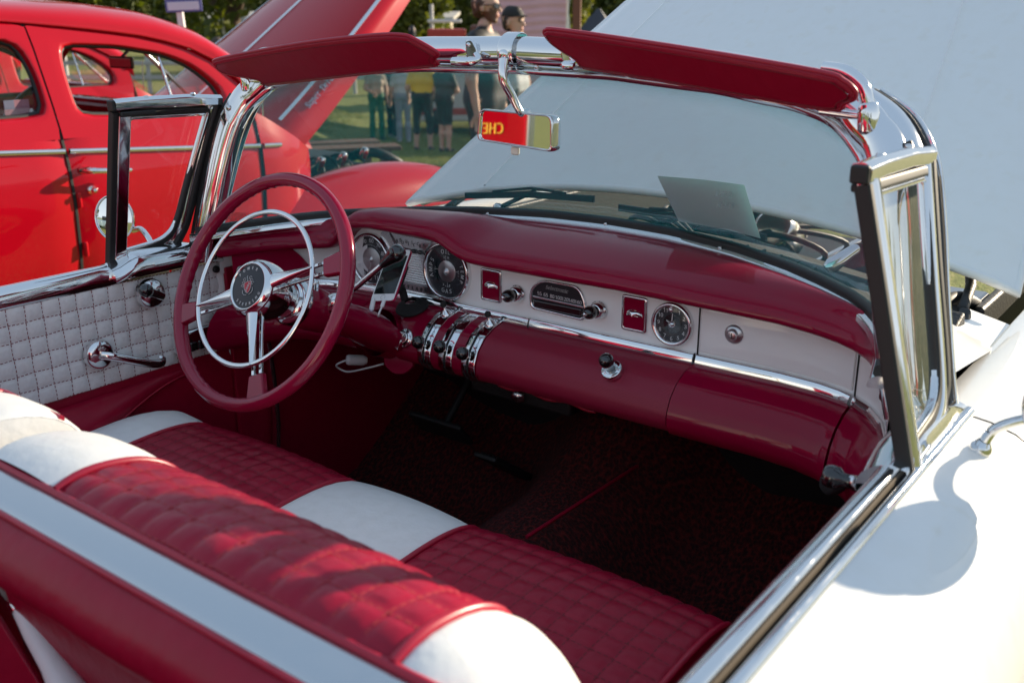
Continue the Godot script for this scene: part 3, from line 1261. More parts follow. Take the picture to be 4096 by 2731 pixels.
	# radio knobs
	for x in [-.087, .100]:
		var kn := group("radio_knob", car)
		mb = MB.new()
		mb.at(V(x + .004, 1.006, FZ), along(V(-.10, .02, 1)))
		mb.lathe([Vector2(.0175, 0), Vector2(.0175, .003), Vector2(.015, .007), Vector2(.0135, .014), Vector2(.009, .015), Vector2(.009, .012)], 28)
		part("collar", mb, M.chrome, kn)
		mb = MB.new()
		mb.at(V(x + .004, 1.006, FZ), along(V(-.10, .02, 1)))
		mb.lathe([Vector2(.0085, .012), Vector2(.0095, .018), Vector2(.0125, .022), Vector2(.0128, .030), Vector2(.0105, .037), Vector2(.006, .041), Vector2(.004, .0415)], 24)
		part("grip", mb, M.black_gloss, kn)
		mb = MB.new()
		mb.at(V(x + .004, 1.006, FZ), along(V(-.10, .02, 1)))
		mb.lathe([Vector2(.004, .0405), Vector2(.004, .044), Vector2(.0025, .046), Vector2(0, .0465)], 12)
		part("tip", mb, M.chrome, kn)
		mb = MB.new()
		var word := "VOLUME-TONE" if x < 0 else "TUNE-TONE"
		for i in word.length():
			var a := deg_to_rad(-75.0 + i * 150.0 / word.length())
			mb.at(V(x + .004 + sin(a) * .0158, 1.006 + cos(a) * .0158, FZ + .0052), Basis(V(0, 0, 1), -a) * Basis(V(1, 0, 0), -.5)).text(font, word[i], .0044, .0003)
		part("lettering", mb, M.black_ink, kn)
	# clock
	c = V(.257, 1.008, FZ)
	g = gauge_shell("clock", c, .0365, .010)
	mb = MB.new()
	var hrs := []
	for h in range(1, 12): hrs.append([str(h), h * 30.0])
	dial_text(mb, c, .0265, hrs, .0095, true, .0052)
	part("numerals", mb, M.ink, g)
	mb = MB.new()
	mb.at(c, along(V(0, 0, 1))).lathe([Vector2(.0178, .0034), Vector2(.0174, .0042), Vector2(0, .0042)], 32)
	part("inner_disc", mb, M.black_gloss, g)
	mb = MB.new()
	mb.at(c + V(0, 0, .0066), Basis(V(0, 0, 1), deg_to_rad(-3.0))).rbox(V(.0016, .020, .0006), .0002, V(0, .010, 0))
	mb.at(c + V(0, 0, .0062), Basis(V(0, 0, 1), deg_to_rad(62.0))).rbox(V(.0022, .012, .0006), .0002, V(0, .006, 0))
	part("hand", mb, M.ink, g)
	mb = MB.new()
	mb.at(c, along(V(0, 0, 1))).lathe([Vector2(.0065, .0042), Vector2(.006, .0075), Vector2(0, .0095)], 24)
	mb.at(c + V(-.002, .0265, 0), along(V(0, 0, 1))).lathe([Vector2(.0052, .004), Vector2(.0052, .009), Vector2(.003, .011), Vector2(0, .011)], 18)
	part("setting_stem", mb, M.chrome, g)

func V2(x: float, y: float) -> Vector2: return Vector2(x, y)

# ---------------------------------------------------------------- steering wheel and column
const WC := Vector3(-.37, 1.051, -1.105)

func build_wheel() -> void:
	var t := deg_to_rad(27.7)
	var rot := deg_to_rad(23.5)
	var bs := Basis(V(1, 0, 0), V(0, cos(t), -sin(t)), V(0, sin(t), cos(t)))
	var wx := Transform3D(bs * Basis(V(0, 0, 1), rot), WC)
	var w := group("steering_wheel", car)
	var mb := MB.new()
	mb.xf = wx
	var rows := []
	var nu := 220
	for i in nu:
		var a := TAU * i / nu
		var row := PackedVector3Array()
		# finger grips on the inner rear face between the spokes
		var grips := 0.0
		if sin(a) > .02 or (sin(a) < -.35): grips = pow(absf(sin(a * 33.0)), .7)
		for k in 16:
			var b := TAU * k / 16
			var inner := maxf(0.0, cos(b - PI * 1.15))
			var r := .0132 - .0022 * grips * inner * inner
			var rad := .2095 + cos(b) * r
			row.append(V(cos(a) * rad, sin(a) * rad, sin(b) * r * 1.08))
		rows.append(row)
	mb.grid(rows, true, true)
	part("rim", mb, M.wheel_red, w)
	# horn ring
	mb = MB.new()
	mb.xf = wx
	rows = []
	for i in 128:
		var a := TAU * i / 128
		var row := PackedVector3Array()
		for q in rounded(P2([-.0048, -.0022, .0048, -.0022, .0048, .0012, .002, .0030, -.002, .0030, -.0048, .0012]), .001, 2):
			row.append(V(cos(a) * (.1425 + q.x), sin(a) * (.1425 + q.x), .016 + q.y))
		rows.append(row)
	mb.grid(rows, true, true)
	part("horn_ring", mb, M.chrome, w)
	# spokes: twin chrome bars, a crimson tab at the rim, and the arm of the horn ring
	for ang in [0.0, PI, -PI / 2]:
		var sx := wx * Transform3D(Basis(V(0, 0, 1), ang), Vector3.ZERO)
		mb = MB.new()
		mb.xf = sx
		for s in [-1.0, 1.0]: mb.rbox(V(.13, .007, .006), .0018, V(.108, s * .0092, .002))
		part("spoke", mb, M.chrome, w)
		mb = MB.new()
		mb.xf = sx * Transform3D(Basis.IDENTITY, V(0, 0, -.006))
		mb.prism(rounded(P2([.158, -.0165, .202, -.022, .202, .022, .158, .0165]), .005, 4), .014, .003)
		part("spoke_tab", mb, M.wheel_red, w)
		mb = MB.new()
		mb.xf = sx
		rows = []
		for i in 9:
			var q := i / 8.0
			var hw := lerpf(.015, .0035, q)
			var x := lerpf(.036, .144, q)
			var z := lerpf(.020, .017, q)
			rows.append(PackedVector3Array([V(x, -hw, z - .003), V(x, -hw * .9, z), V(x, -hw * .25, z + .0035), V(x, hw * .25, z + .0035), V(x, hw * .9, z), V(x, hw, z - .003)]))
		mb.grid(rows)
		part("horn_arm", mb, M.chrome, w)
	# hub
	mb = MB.new()
	mb.xf = wx * Transform3D(along(V(0, 0, 1)), Vector3.ZERO)
	mb.lathe([Vector2(.034, -.070), Vector2(.040, -.045), Vector2(.050, -.030), Vector2(.054, -.012), Vector2(.0545, .004), Vector2(.052, .018), Vector2(.047, .0265), Vector2(.0432, .0295), Vector2(.0412, .0285), Vector2(.0405, .0262)], 56)
	part("hub", mb, M.chrome, w)
	mb = MB.new()
	mb.xf = wx * Transform3D(along(V(0, 0, 1)), Vector3.ZERO)
	mb.lathe([Vector2(.0412, .0262), Vector2(.025, .0275), Vector2(0, .028)], 48)
	part("emblem_disc", mb, M.dial, w)
	# crest: shield with a checked bend, mantling round it
	mb = MB.new()
	mb.xf = wx * Transform3D(Basis.IDENTITY, V(0, -.002, .0277))
	var shield := rounded(P2([-.0085, .009, 0, .0105, .0085, .009, .0085, -.001, .005, -.008, 0, -.0118, -.005, -.008, -.0085, -.001]), .0015, 2)
	mb.prism(shield, .0012, .0003)
	part("shield", mb, mat(Color(.42, .01, .025), .35), w)
	mb = MB.new()
	mb.xf = wx * Transform3D(Basis(V(0, 0, 1), .95), V(0, -.002, .0290))
	for k in 7:
		for j in 3:
			if (k + j) % 2 == 0: mb.rbox(V(.0024, .0016, .0004), .0001, V(-.0072 + k * .0024, -.0016 + j * .0016, 0))
	mb.xf = wx * Transform3D(Basis.IDENTITY, V(0, -.002, .0288))
	var edge := []
	for p in shield: edge.append(V(p.x, p.y, 0))
	mb.tube(edge, .0006, 5, true)
	# scrolls of the mantling
	for s in [-1.0, 1.0]:
		for k in 3:
			var pts := []
			for i in 12:
				var a := i * .55
				var rr := .0042 * (1.0 - i / 14.0)
				pts.append(V(s * (.0118 - .0025 * k + cos(a) * rr), .004 + k * .0055 + sin(a) * rr, 0))
			mb.tube(pts, .00055, 5)
		mb.tube([V(s * .003, -.0145, 0), V(s * .009, -.0130, 0), V(s * .0125, -.0085, 0), V(s * .0118, -.0035, 0)], .0007, 5)
	mb.tube([V(0, .011, 0), V(.0008, .015, 0), V(-.0012, .018, 0), V(.0005, .021, 0)], .0008, 5)
	part("crest", mb, M.dim_ink, w)
	mb = MB.new()
	for word in [["POWER", 0.0, 19.0, 1.0], ["STEERING", 180.0, -15.0, -1.0]]:
		var s: String = word[0]
		for i in s.length():
			var deg: float = word[1] + (i - (s.length() - 1) * .5) * word[2]
			var a := deg_to_rad(deg)
			mb.xf = wx * Transform3D(Basis(V(0, 0, 1), -a + (PI if word[3] < 0 else 0.0)), V(sin(a) * .0335, cos(a) * .0335, .0272))
			mb.text(font, s[i], .0072, .0004)
	part("hub_lettering", mb, M.ink, w)
	# column
	var c := group("steering_column", car)
	mb = MB.new()
	mb.xf = Transform3D(bs * along(V(0, 0, 1)), WC)
	mb.lathe([Vector2(.030, -.30), Vector2(.034, -.20), Vector2(.040, -.165), Vector2(.044, -.12), Vector2(.043, -.095), Vector2(.036, -.085)], 36)
	part("column_jacket", mb, M.crimson, c)
	mb = MB.new()
	mb.xf = Transform3D(bs * along(V(0, 0, 1)), WC)
	mb.lathe([Vector2(.036, -.093), Vector2(.0455, -.090), Vector2(.0465, -.080), Vector2(.043, -.068), Vector2(.036, -.064)], 40)
	part("column_ring", mb, M.chrome, c)
	mb = MB.new()
	mb.xf = Transform3D(bs * along(V(0, 0, 1)), WC)
	mb.lathe([Vector2(.05, -.33), Vector2(.03, -.60)], 24)
	part("column_tube", mb, M.crimson, c)
	# gear selector on the right
	var gs := group("gear_selector", car)
	var root := V(-.325, 1.005, -1.245)
	var tip := V(-.212, 1.092, -1.262)
	mb = MB.new()
	mb.at(root, along(tip - root)).lathe([Vector2(.016, -.03), Vector2(.019, -.012), Vector2(.018, .002), Vector2(.013, .012), Vector2(.008, .020), Vector2(.0065, .024)], 28)
	part("lever_boss", mb, M.chrome, gs)
	mb = MB.new()
	mb.tube([root, root.lerp(tip, .5) + V(0, -.003, 0), tip], [.0062, .0058, .0055], 12)
	part("lever", mb, M.chrome, gs)
	mb = MB.new()
	mb.at(tip, along(tip - root)).lathe([Vector2(.0065, -.004), Vector2(.0085, .004), Vector2(.0125, .024), Vector2(.0158, .036), Vector2(.0158, .044), Vector2(.012, .051), Vector2(.005, .0545), Vector2(0, .055)], 28)
	part("lever_knob", mb, M.black_gloss, gs)
	mb = MB.new()
	mb.at(V(-.352, 1.035, -1.215), Basis(V(0, 0, 1), -.2)).rbox(V(.022, .034, .016), .006, Vector3.ZERO, true)
	mb.at(V(-.348, 1.042, -1.206), along(V(.3, .3, 1))).lathe([Vector2(.006, 0), Vector2(.005, .003), Vector2(0, .0035)], 14)
	part("gear_indicator", mb, M.chrome, gs)
	# turn signal stalk on the left
	var ts := group("turn_signal_lever", car)
	mb = MB.new()
	var a0 := V(-.41, 1.03, -1.185)
	var a1 := V(-.475, 1.046, -1.176)
	mb.tube([a0, a1], .0045, 10)
	part("stalk", mb, M.chrome, ts)
	mb = MB.new()
	mb.at(a1, along(a1 - a0)).lathe([Vector2(.005, -.012), Vector2(.010, .0), Vector2(.0135, .016), Vector2(.0125, .028), Vector2(.008, .037), Vector2(0, .040)], 24)
	part("stalk_knob", mb, M.black_gloss, ts)

# ---------------------------------------------------------------- windshield, visors, mirrors
func pillar_path(s: float) -> Array:
	return [V(.64 * s, 1.362, -1.318), V(.664 * s, 1.318, -1.300), V(.684 * s, 1.25, -1.283), V(.702 * s, 1.17, -1.268), V(.722 * s, 1.09, -1.256), V(.738 * s, 1.035, -1.252)]

func build_windshield() -> void:
	var fr := group("windshield_frame", car)
	# the top rail with its rounded corners, from sill to sill
	var path := []
	var pl := pillar_path(-1.0)
	pl.reverse()
	path.append_array(pl)
	for k in range(1, 20): path.append(header_at(-1.0 + k * .1))
	path.append_array(pillar_path(1.0))
	path = spline(path, 4)
	var ups := []
	for p in path:
		var c := V(0, 1.20, -1.30)
		var o: Vector3 = p - c
		o.z = 0
		o.y = maxf(o.y, -.02) * 1.6
		ups.append((o.normalized() + V(0, .1, .15)).normalized())
	# section: side is across the glass (fore and aft), up is outwards
	var sec := rounded(P2([-.024, -.018, -.016, -.027, .008, -.027, .020, -.018, .024, .0, .017, .018, .002, .026, -.014, .021, -.025, .004]), .008, 4)
	var mb := MB.new()
	mb.sweep(path, sec, ups)
	part("top_rail", mb, M.chrome, fr)
	# bead along the inner edge of the rail
	mb = MB.new()
	mb.sweep(path, rounded(P2([.012, -.034, .019, -.034, .022, -.026, .012, -.024]), .002, 2), ups)
	part("inner_bead", mb, M.chrome, fr)
	# corner covers with screws
	for s in [-1.0, 1.0]:
		mb = MB.new()
		var cp := []
		for q in [.80, .86, .91, .955, 1.0]: cp.append(header_at(q * s))
		cp.append(V(.664 * s, 1.318, -1.300))
		cp = spline(cp, 4)
		var cu := []
		for p in cp:
			var o: Vector3 = p - V(0, 1.20, -1.30)
			o.z = 0
			o.y *= 1.6
			cu.append((o.normalized() + V(0, .1, .15)).normalized())
		var sc := PackedVector2Array()
		for q in sec: sc.append(q * 1.07)
		mb.sweep(cp, sc, cu)
		part("corner_cover", mb, M.chrome, fr)
		# broad bright pillar outside the glass
		mb = MB.new()
		var op := []
		for q in [V(.585, 1.420, -1.382), V(.638, 1.390, -1.368), V(.676, 1.342, -1.345), V(.700, 1.27, -1.322), V(.722, 1.18, -1.300), V(.744, 1.09, -1.282), V(.760, 1.03, -1.272)]: op.append(V(q.x * s, q.y, q.z))
		op = spline(op, 5)
		var ou := []
		for p in op: ou.append(V(s * .9, .25 + maxf(0.0, (p.y - 1.34) * 8.0), 0).normalized())
		mb.sweep(op, rounded(P2([-.014, -.010, .030, -.010, .032, .002, .024, .010, .008, .014, -.006, .012, -.014, .006]), .006, 3), ou)
		part("outer_pillar", mb, M.chrome, fr)
		mb = MB.new()
		var ep := []
		for p in op: ep.append(p + V(.010 * s, .002, -.010))
		mb.sweep(ep, rect2(.012, .012, .003), ou)
		part("pillar_seal", mb, M.rubber, fr)
		mb = MB.new()
		ep = []
		for p in op: ep.append(p + V(.016 * s, .003, -.017))
		mb.sweep(ep, rect2(.006, .012, .002), ou)
		part("drip_molding", mb, M.chrome, fr)
		# black weatherstrip outside the pillar
		mb = MB.new()
		var rp := []
		for p in pillar_path(s): rp.append(p + V(.028 * s, .004, .004))
		mb.sweep(spline(rp, 4), rect2(.016, .016, .004), V(s, 0, 0))
		part("weatherstrip", mb, M.rubber, fr)
		mb = MB.new()
		for q in [V(.648 * s, 1.345, -1.283), V(.632 * s, 1.325, -1.290)]:
			mb.at(q, along(V(-.2 * s, .1, 1))).lathe([Vector2(.006, -.004), Vector2(.006, .001), Vector2(.004, .0025), Vector2(0, .0025)], 14)
		part("screw", mb, M.chrome_soft, fr)
	mb = MB.new()
	for x in [-.02, .055, -.20, .23]:
		mb.at(header_at(x / .65) + V(0, -.024, .014), along(V(0, -.7, 1))).lathe([Vector2(.005, -.002), Vector2(.005, .001), Vector2(.003, .002), Vector2(0, .002)], 12)
	part("screw", mb, M.chrome_soft, fr)
	# glass
	var ws := group("windshield", car)
	var rows := []
	var nv := 16
	var nh := 60
	for i in nv + 1:
		var r := PackedVector3Array()
		for j in nh + 1: r.append(glass_at(lerpf(-1, 1, float(j) / nh), float(i) / nv))
		rows.append(r)
	mb = MB.new()
	mb.grid(rows)
	part("pane", mb, M.windshield, ws)
	# tinted band dyed into the top of the glass
	rows = []
	for i in 7:
		var r := PackedVector3Array()
		for j in nh + 1: r.append(glass_at(lerpf(-.985, .985, float(j) / nh), lerpf(.86, .99, i / 6.0)) + V(0, 0, .003))
		rows.append(r)
	mb = MB.new()
	mb.grid(rows)
	part("shade_band", mb, M.band, ws)
	rows = []
	for i in nv + 1:
		var r := PackedVector3Array()
		for j in nh + 1: r.append(glass_at(lerpf(-.97, .97, float(j) / nh), lerpf(.02, .97, float(i) / nv)) + V(0, 0, .0015))
		rows.append(r)
	mb = MB.new()
	mb.grid(rows)
	part("dust", mb, M.dust, ws, "stuff")
	# rubber and chrome along the lower edge
	var lo := []
	var lo2 := []
	for j in 61:
		var x := lerpf(-.70, .70, j / 60.0)
		lo.append(base_at(x) + V(0, .001, .004))
		lo2.append(base_at(x) + V(0, -.004, .018))
	mb = MB.new()
	mb.sweep(lo, rounded(P2([-.012, -.012, .012, -.012, .010, .010, -.006, .014]), .004, 3), Vector3.UP)
	part("gasket", mb, M.rubber, ws)
	mb = MB.new()
	mb.sweep(lo2, rounded(P2([-.010, -.010, .014, -.010, .010, .003, -.002, .007, -.010, .004]), .004, 3), Vector3.UP)
	part("lower_molding", mb, M.chrome, ws)
	mb = MB.new()
	for x in [-.27, .0, .27]: mb.at(base_at(x) + V(0, .003, .020), along(V(0, 1, .4))).lathe([Vector2(.004, -.002), Vector2(.004, .0015), Vector2(0, .002)], 10)
	part("molding_screw", mb, M.chrome_soft, ws)
	mb = MB.new()
	for k in 3:
		var q := glass_at(-.955, .10 - k * .022) + V(.004, 0, .003)
		mb.at(q, facing(V(.75, .2, 1)) * Basis(V(-1, 0, 0), V(0, 1, 0), V(0, 0, -1))).text(font, ["LAMINATED", "Safety Glass", "DOT 268 AS1"][k], .010, .0002)
	part("glass_marking", mb, M.black_ink, ws)
	build_visors()
	build_mirror()
	for s in [-1.0, 1.0]: build_side_mirror(s)

func glass_at(s: float, t: float) -> Vector3:
	var a := absf(s)
	var b := base_at(.70 * signf(s) * lerp_tab(a, [0, .5, .8, .9, 1], [0, .58, .86, .945, 1.0])) + V(0, .004, 0)
	var h := header_at(.955 * s) + V(0, -.022, 0)
	if a > .75:
		var q := (a - .75) / .25
		h.y -= .02 * q * q
	var p := b.lerp(h, t)
	# bowed outwards
	p.z -= .03 * sin(PI * t) * (1.0 - a * .6)
	if a > .6:
		var q := (a - .6) / .4
		p.x += signf(s) * .012 * q * sin(PI * t)
	return p

# a padded board: outline in the plane's own axes, rounded rim
func board(outl: PackedVector2Array, where: Transform3D, thick: float) -> MB:
	var mb := MB.new()
	mb.xf = where
	if Geometry2D.is_polygon_clockwise(outl): outl.reverse()
	var m := outl.size()
	var rows := []
	for q in [[-.006, 0.0], [-.003, .0012], [-.0012, .003], [0.0, thick * .5], [-.0012, thick - .003], [-.003, thick - .0012], [-.006, thick]]:
		var row := PackedVector3Array()
		for i in m:
			var e := (outl[(i + 1) % m] - outl[(i + m - 1) % m]).normalized()
			var p: Vector2 = outl[i] + Vector2(e.y, -e.x) * float(q[0])
			row.append(V(p.x, p.y, q[1]))
		rows.append(row)
	mb.grid(rows, true)
	# faces as strips between the upper and the lower run of the outline
	for e in [0, 6]:
		var q: PackedVector3Array = rows[e]
		var lo := 0
		var hi := 0
		for i in m:
			if q[i].x < q[lo].x: lo = i
			if q[i].x > q[hi].x: hi = i
		var strip := []
		for k in 41:
			var x := lerpf(q[lo].x, q[hi].x, k / 40.0)
			var a := cut_at(q, lo, hi, x)
			var b := cut_at(q, hi, lo, x)
			strip.append(PackedVector3Array([a, a.lerp(b, .5), b]))
		mb.grid(strip)
	return mb

func cut_at(q: PackedVector3Array, from: int, to: int, x: float) -> Vector3:
	var m := q.size()
	var i := from
	while i != to:
		var j := (i + 1) % m
		if (q[i].x - x) * (q[j].x - x) <= 0.0:
			var d := q[j].x - q[i].x
			return q[i].lerp(q[j], 0.0 if absf(d) < 1e-7 else (x - q[i].x) / d)
		i = j
	return q[to]

func build_visors() -> void:
	for k in 2:
		var s := -1.0 if k == 0 else 1.0
		var v := group("sun_visor", car)
		var xf: Transform3D = VISOR_X[k]
		var o := PackedVector2Array()
		for p in spline(Array(P2(VISOR[k])), 4, true): o.append(p)
		part("board", board(o, xf, .013), M.red_leather, v)
		var mb := MB.new()
		var e := []
		for p in o: e.append(xf * V(p.x, p.y, .0065))
		mb.tube(e, .0035, 6, true)
		part("welt", mb, M.piping, v)
		mb = MB.new()
		e = []
		for i in o.size():
			var t := (o[(i + 1) % o.size()] - o[(i + o.size() - 1) % o.size()]).normalized()
			var q := o[i] + Vector2(-t.y, t.x) * (.008 if not Geometry2D.is_polygon_clockwise(o) else -.008)
			e.append(xf * V(q.x, q.y, .0131))
		mb.tube(e, .0007, 5, true)
		part("seam", mb, M.stitch_dark, v)
		# outer swivel: arm from the rail, barrel, rod into the board
		var br := V(.608 * s, 1.398, -1.312)
		mb = MB.new()
		mb.tube(spline([V(.545 * s, 1.455, -1.340), V(.580 * s, 1.452, -1.320), V(.606 * s, 1.437, -1.310), V(.617 * s, 1.410, -1.310)], 6), .0085, 12)
		mb.at(br + V(.010 * s, 0, .002), Basis(V(0, 0, 1), .1)).lathe([Vector2(0, -.022), Vector2(.010, -.022), Vector2(.0135, -.017), Vector2(.014, .004), Vector2(.012, .015), Vector2(.008, .018), Vector2(0, .018)], 24)
		mb.at(Vector3.ZERO).tube([br, br + V(-.055 * s, .004, -.004)], .0065, 12)
		part("swivel", mb, M.chrome, v)
		# inner catch
		mb = MB.new()
		var cx := -.07 if k == 0 else .125
		var hc := header_at(cx / .65)
		mb.at(hc + V(0, .0, .022), facing(V(.15, 0, 1))).prism(rounded(P2([-.014, .018, .002, .022, .014, .002, .012, -.018, -.004, -.018, -.012, .0]), .007, 4), .008, .003)
		mb.at(Vector3.ZERO).tube(spline([hc + V(.012, -.004, .03), hc + V(.02, -.012, .034), hc + V(.006, -.016, .040), hc + V(-.028 * -s, -.016, .044)], 5), [.006, .006, .006, .006, .006, .006, .006, .007, .007, .008, .008, .008, .008, .008, .0075, .007], 12)
		mb.at(hc + V(-.004, .011, .030), along(V(0, 0, 1))).lathe([Vector2(.004, -.001), Vector2(.004, .0015), Vector2(0, .002)], 12)
		part("catch", mb, M.chrome, v)

func build_mirror() -> void:
	var g := group("rear_view_mirror", car)
	var c := V(.0084, 1.3386, -1.3746)
	var head := header_at(0.0)
	# strap round the rail
	var mb := MB.new()
	var r := []
	for k in 14:
		var a := lerpf(-1.1, 2.6, k / 13.0)
		var d := V(0, sin(a), cos(a)) * .0295
		r.append(PackedVector3Array([head + d + V(-.015, 0, 0), head + d * 1.06 + V(-.012, 0, 0), head + d * 1.06 + V(.012, 0, 0), head + d + V(.015, 0, 0)]))
	mb.grid(r)
	mb.at(head + V(0, -.005, .031), along(V(0, -.1, 1))).lathe([Vector2(.009, -.002), Vector2(.009, .002), Vector2(.006, .004), Vector2(0, .004)], 18)
	part("strap", mb, M.chrome, g)
	# stem
	mb = MB.new()
	var st := spline([head + V(0, -.012, .030), head + V(.004, -.042, .036), head + V(.012, -.072, .022), head + V(.022, -.098, .012), c + V(.014, .028, -.01)], 8)
	var rad := []
	for i in st.size(): rad.append(lerpf(.0095, .0062, minf(1.0, i / (st.size() * .7))))
	mb.tube(st, rad, 14)
	part("stem", mb, M.chrome, g)
	# housing; its glass looks back over the driver's door to the right of the car
	var n := V(-.126, .036, .991).normalized()
	var b := facing(n, V(0, 1, 0))
	var out := rounded(P2([-.090, -.027, .090, -.032, .088, .028, -.086, .028]), [.012, .012, .014, .012], 5)
	mb = MB.new()
	mb.at(c, b)
	var rows := []
	for q in [[.90, -.016], [.97, -.012], [1.0, -.004], [1.0, .006], [.97, .010], [.90, .0100], [.87, .006]]:
		var row := PackedVector3Array()
		for p in out: row.append(V(p.x * lerpf(1.0, q[0], .55), p.y * q[0], q[1]))
		rows.append(row)
	mb.grid(rows, true)
	mb.poly(PackedVector2Array(Array(out).map(func(p): return Vector2(p.x * .945, p.y * .90))), -.016, V(0, 0, -1))
	part("housing", mb, M.chrome, g)
	mb = MB.new()
	mb.at(c, b).poly(PackedVector2Array(Array(out).map(func(p): return Vector2(p.x * .935, p.y * .88))), .0065, V(0, 0, 1))
	part("mirror_glass", mb, M.mirror, g)
	mb = MB.new()
	mb.at(c + b * V(-.004, -.038, .0), b).rbox(V(.018, .014, .006), .003)
	part("dimmer_tab", mb, mat(Color(.75, .72, .60), .4), g)

func build_side_mirror(s: float) -> void:
	var g := group("side_mirror", car)
	var base := V(.830 * s, 1.036, -1.195)
	var c := V(.916 * s, 1.108, -1.168)
	var mb := MB.new()
	mb.at(base, along(V(.3 * s, 1, 0))).lathe([Vector2(.013, -.014), Vector2(.013, 0), Vector2(.010, .005), Vector2(.007, .009)], 20)
	part("foot", mb, M.chrome, g)
	mb = MB.new()
	mb.tube(spline([base, base + V(.012 * s, .026, -.002), base + V(.05 * s, .046, -.008), base + V(.09 * s, .040, -.010), c + V(-.02 * s, -.010, -.018), c + V(0, 0, -.014)], 8), .0065, 12)
	part("arm", mb, M.chrome, g)
	var n := V(-.34 * s, .13, .94).normalized() if s < 0 else V(-.30, .05, .95).normalized()
	mb = MB.new()
	mb.at(c, along(n)).lathe([Vector2(0, -.028), Vector2(.02, -.026), Vector2(.038, -.018), Vector2(.045, -.006), Vector2(.0495, .003), Vector2(.0495, .006), Vector2(.047, .0065), Vector2(.0462, .004)], 48)
	part("shell", mb, M.chrome, g)
	mb = MB.new()
	# slightly convex glass
	mb.at(c, along(n)).lathe([Vector2(.0465, .0035), Vector2(.038, .0046), Vector2(.025, .0057), Vector2(.01, .0063), Vector2(0, .0065)], 48)
	part("mirror_glass", mb, M.mirror, g)

const VISOR := [
	[-.07, .052, -.038, .062, .193, .072, .36, .069, .418, .062, .438, .05, .466, .016, .451, .005, .448, -.009, .381, -.01, .214, -.012, .029, -.013, .015, -.004, .002, .004, -.059, .023, -.073, .04],
	[-.471, .038, -.464, .045, -.449, .049, -.363, .056, -.192, .065, -.015, .07, .016, .063, .03, .049, .028, .035, .014, .023, -.01, .005, -.169, -.005, -.34, -.015, -.415, -.02, -.425, -.006, -.446, .006, -.465, .021]]
var VISOR_X := [
	Transform3D(Basis(Vector3(.9929, .1033, -.0596), Vector3(-.0366, .7398, .6718), Vector3(.1134, -.6648, .7383)), Vector3(-.58, 1.405, -1.305)),
	Transform3D(Basis(Vector3(.9883, -.1431, .052), Vector3(.0708, .7348, .6746), Vector3(-.1347, -.663, .7364)), Vector3(.58, 1.405, -1.305))]

# ---------------------------------------------------------------- quilting
func quilt(surf: Callable, ul: float, vl: float, nu: int, nv: int, puff: float, sgn := 1.0, res := 6) -> MB:
	var mb := MB.new()
	var rows := []
	for i in nv * res + 1:
		var r := PackedVector3Array()
		var v := vl * i / (nv * res)
		var fv := absf(sin(PI * i / float(res)))
		for j in nu * res + 1:
			var u := ul * j / (nu * res)
			var fu := absf(sin(PI * j / float(res)))
			var p: Vector3 = surf.call(u, v)
			var a: Vector3 = surf.call(u + .002, v)
			var b: Vector3 = surf.call(u, v + .002)
			var n := (a - p).cross(b - p).normalized() * sgn
			var ci := int(j / res)
			var cj := int(i / res)
			var vary := .92 + .12 * sin(ci * 12.9 + cj * 7.3) * sin(ci * 3.1 - cj * 5.7)
			r.append(p + n * puff * (pow(fu * fv, .36) * vary - .12))
		rows.append(r)
	mb.grid(rows, false, false, ul, vl)
	return mb

func stitches(surf: Callable, ul: float, vl: float, nu: int, nv: int, sgn: float, width := .0011, dash := .0055, gap := .0028, lift := .0004) -> MB:
	var mb := MB.new()
	for dirn in 2:
		var lines := nu if dirn == 0 else nv
		var ln := vl if dirn == 0 else ul
		for k in range(0, lines + 1):
			var c := (ul * k / nu) if dirn == 0 else (vl * k / nv)
			var s := 0.0
			while s < ln - dash:
				var wob := .0008 * sin(s * 90.0 + k * 3.0)
				var p: Vector3
				var q: Vector3
				var e: Vector3
				if dirn == 0:
					p = surf.call(c + wob, s)
					q = surf.call(c + wob, s + dash)
					e = surf.call(c + .004, s)
				else:
					p = surf.call(s, c + wob)
					q = surf.call(s + dash, c + wob)
					e = surf.call(s, c + .004)
				var d := (q - p).normalized()
				var side := (e - p - d * (e - p).dot(d)).normalized() * width
				var n := d.cross(side).normalized() * sgn * (1.0 if dirn == 1 else -1.0)
				var up := n * lift
				var first := mb.v.size()
				for w in [p - side + up * .2, p + side + up * .2, q - side + up * .2, q + side + up * .2, (p + q) * .5 + up * 2.2]: mb.push(w, n)
				mb.tri(first, first + 1, first + 4)
				mb.tri(first + 1, first + 3, first + 4)
				mb.tri(first + 3, first + 2, first + 4)
				mb.tri(first + 2, first, first + 4)
				s += dash + gap
	return mb

# ---------------------------------------------------------------- doors and vent windows
func vent_pt(s: float, z: float, y: float, out := 0.0) -> Vector3:
	return V((.695 + (1.37 - y) * .263 + out) * s, y, z)

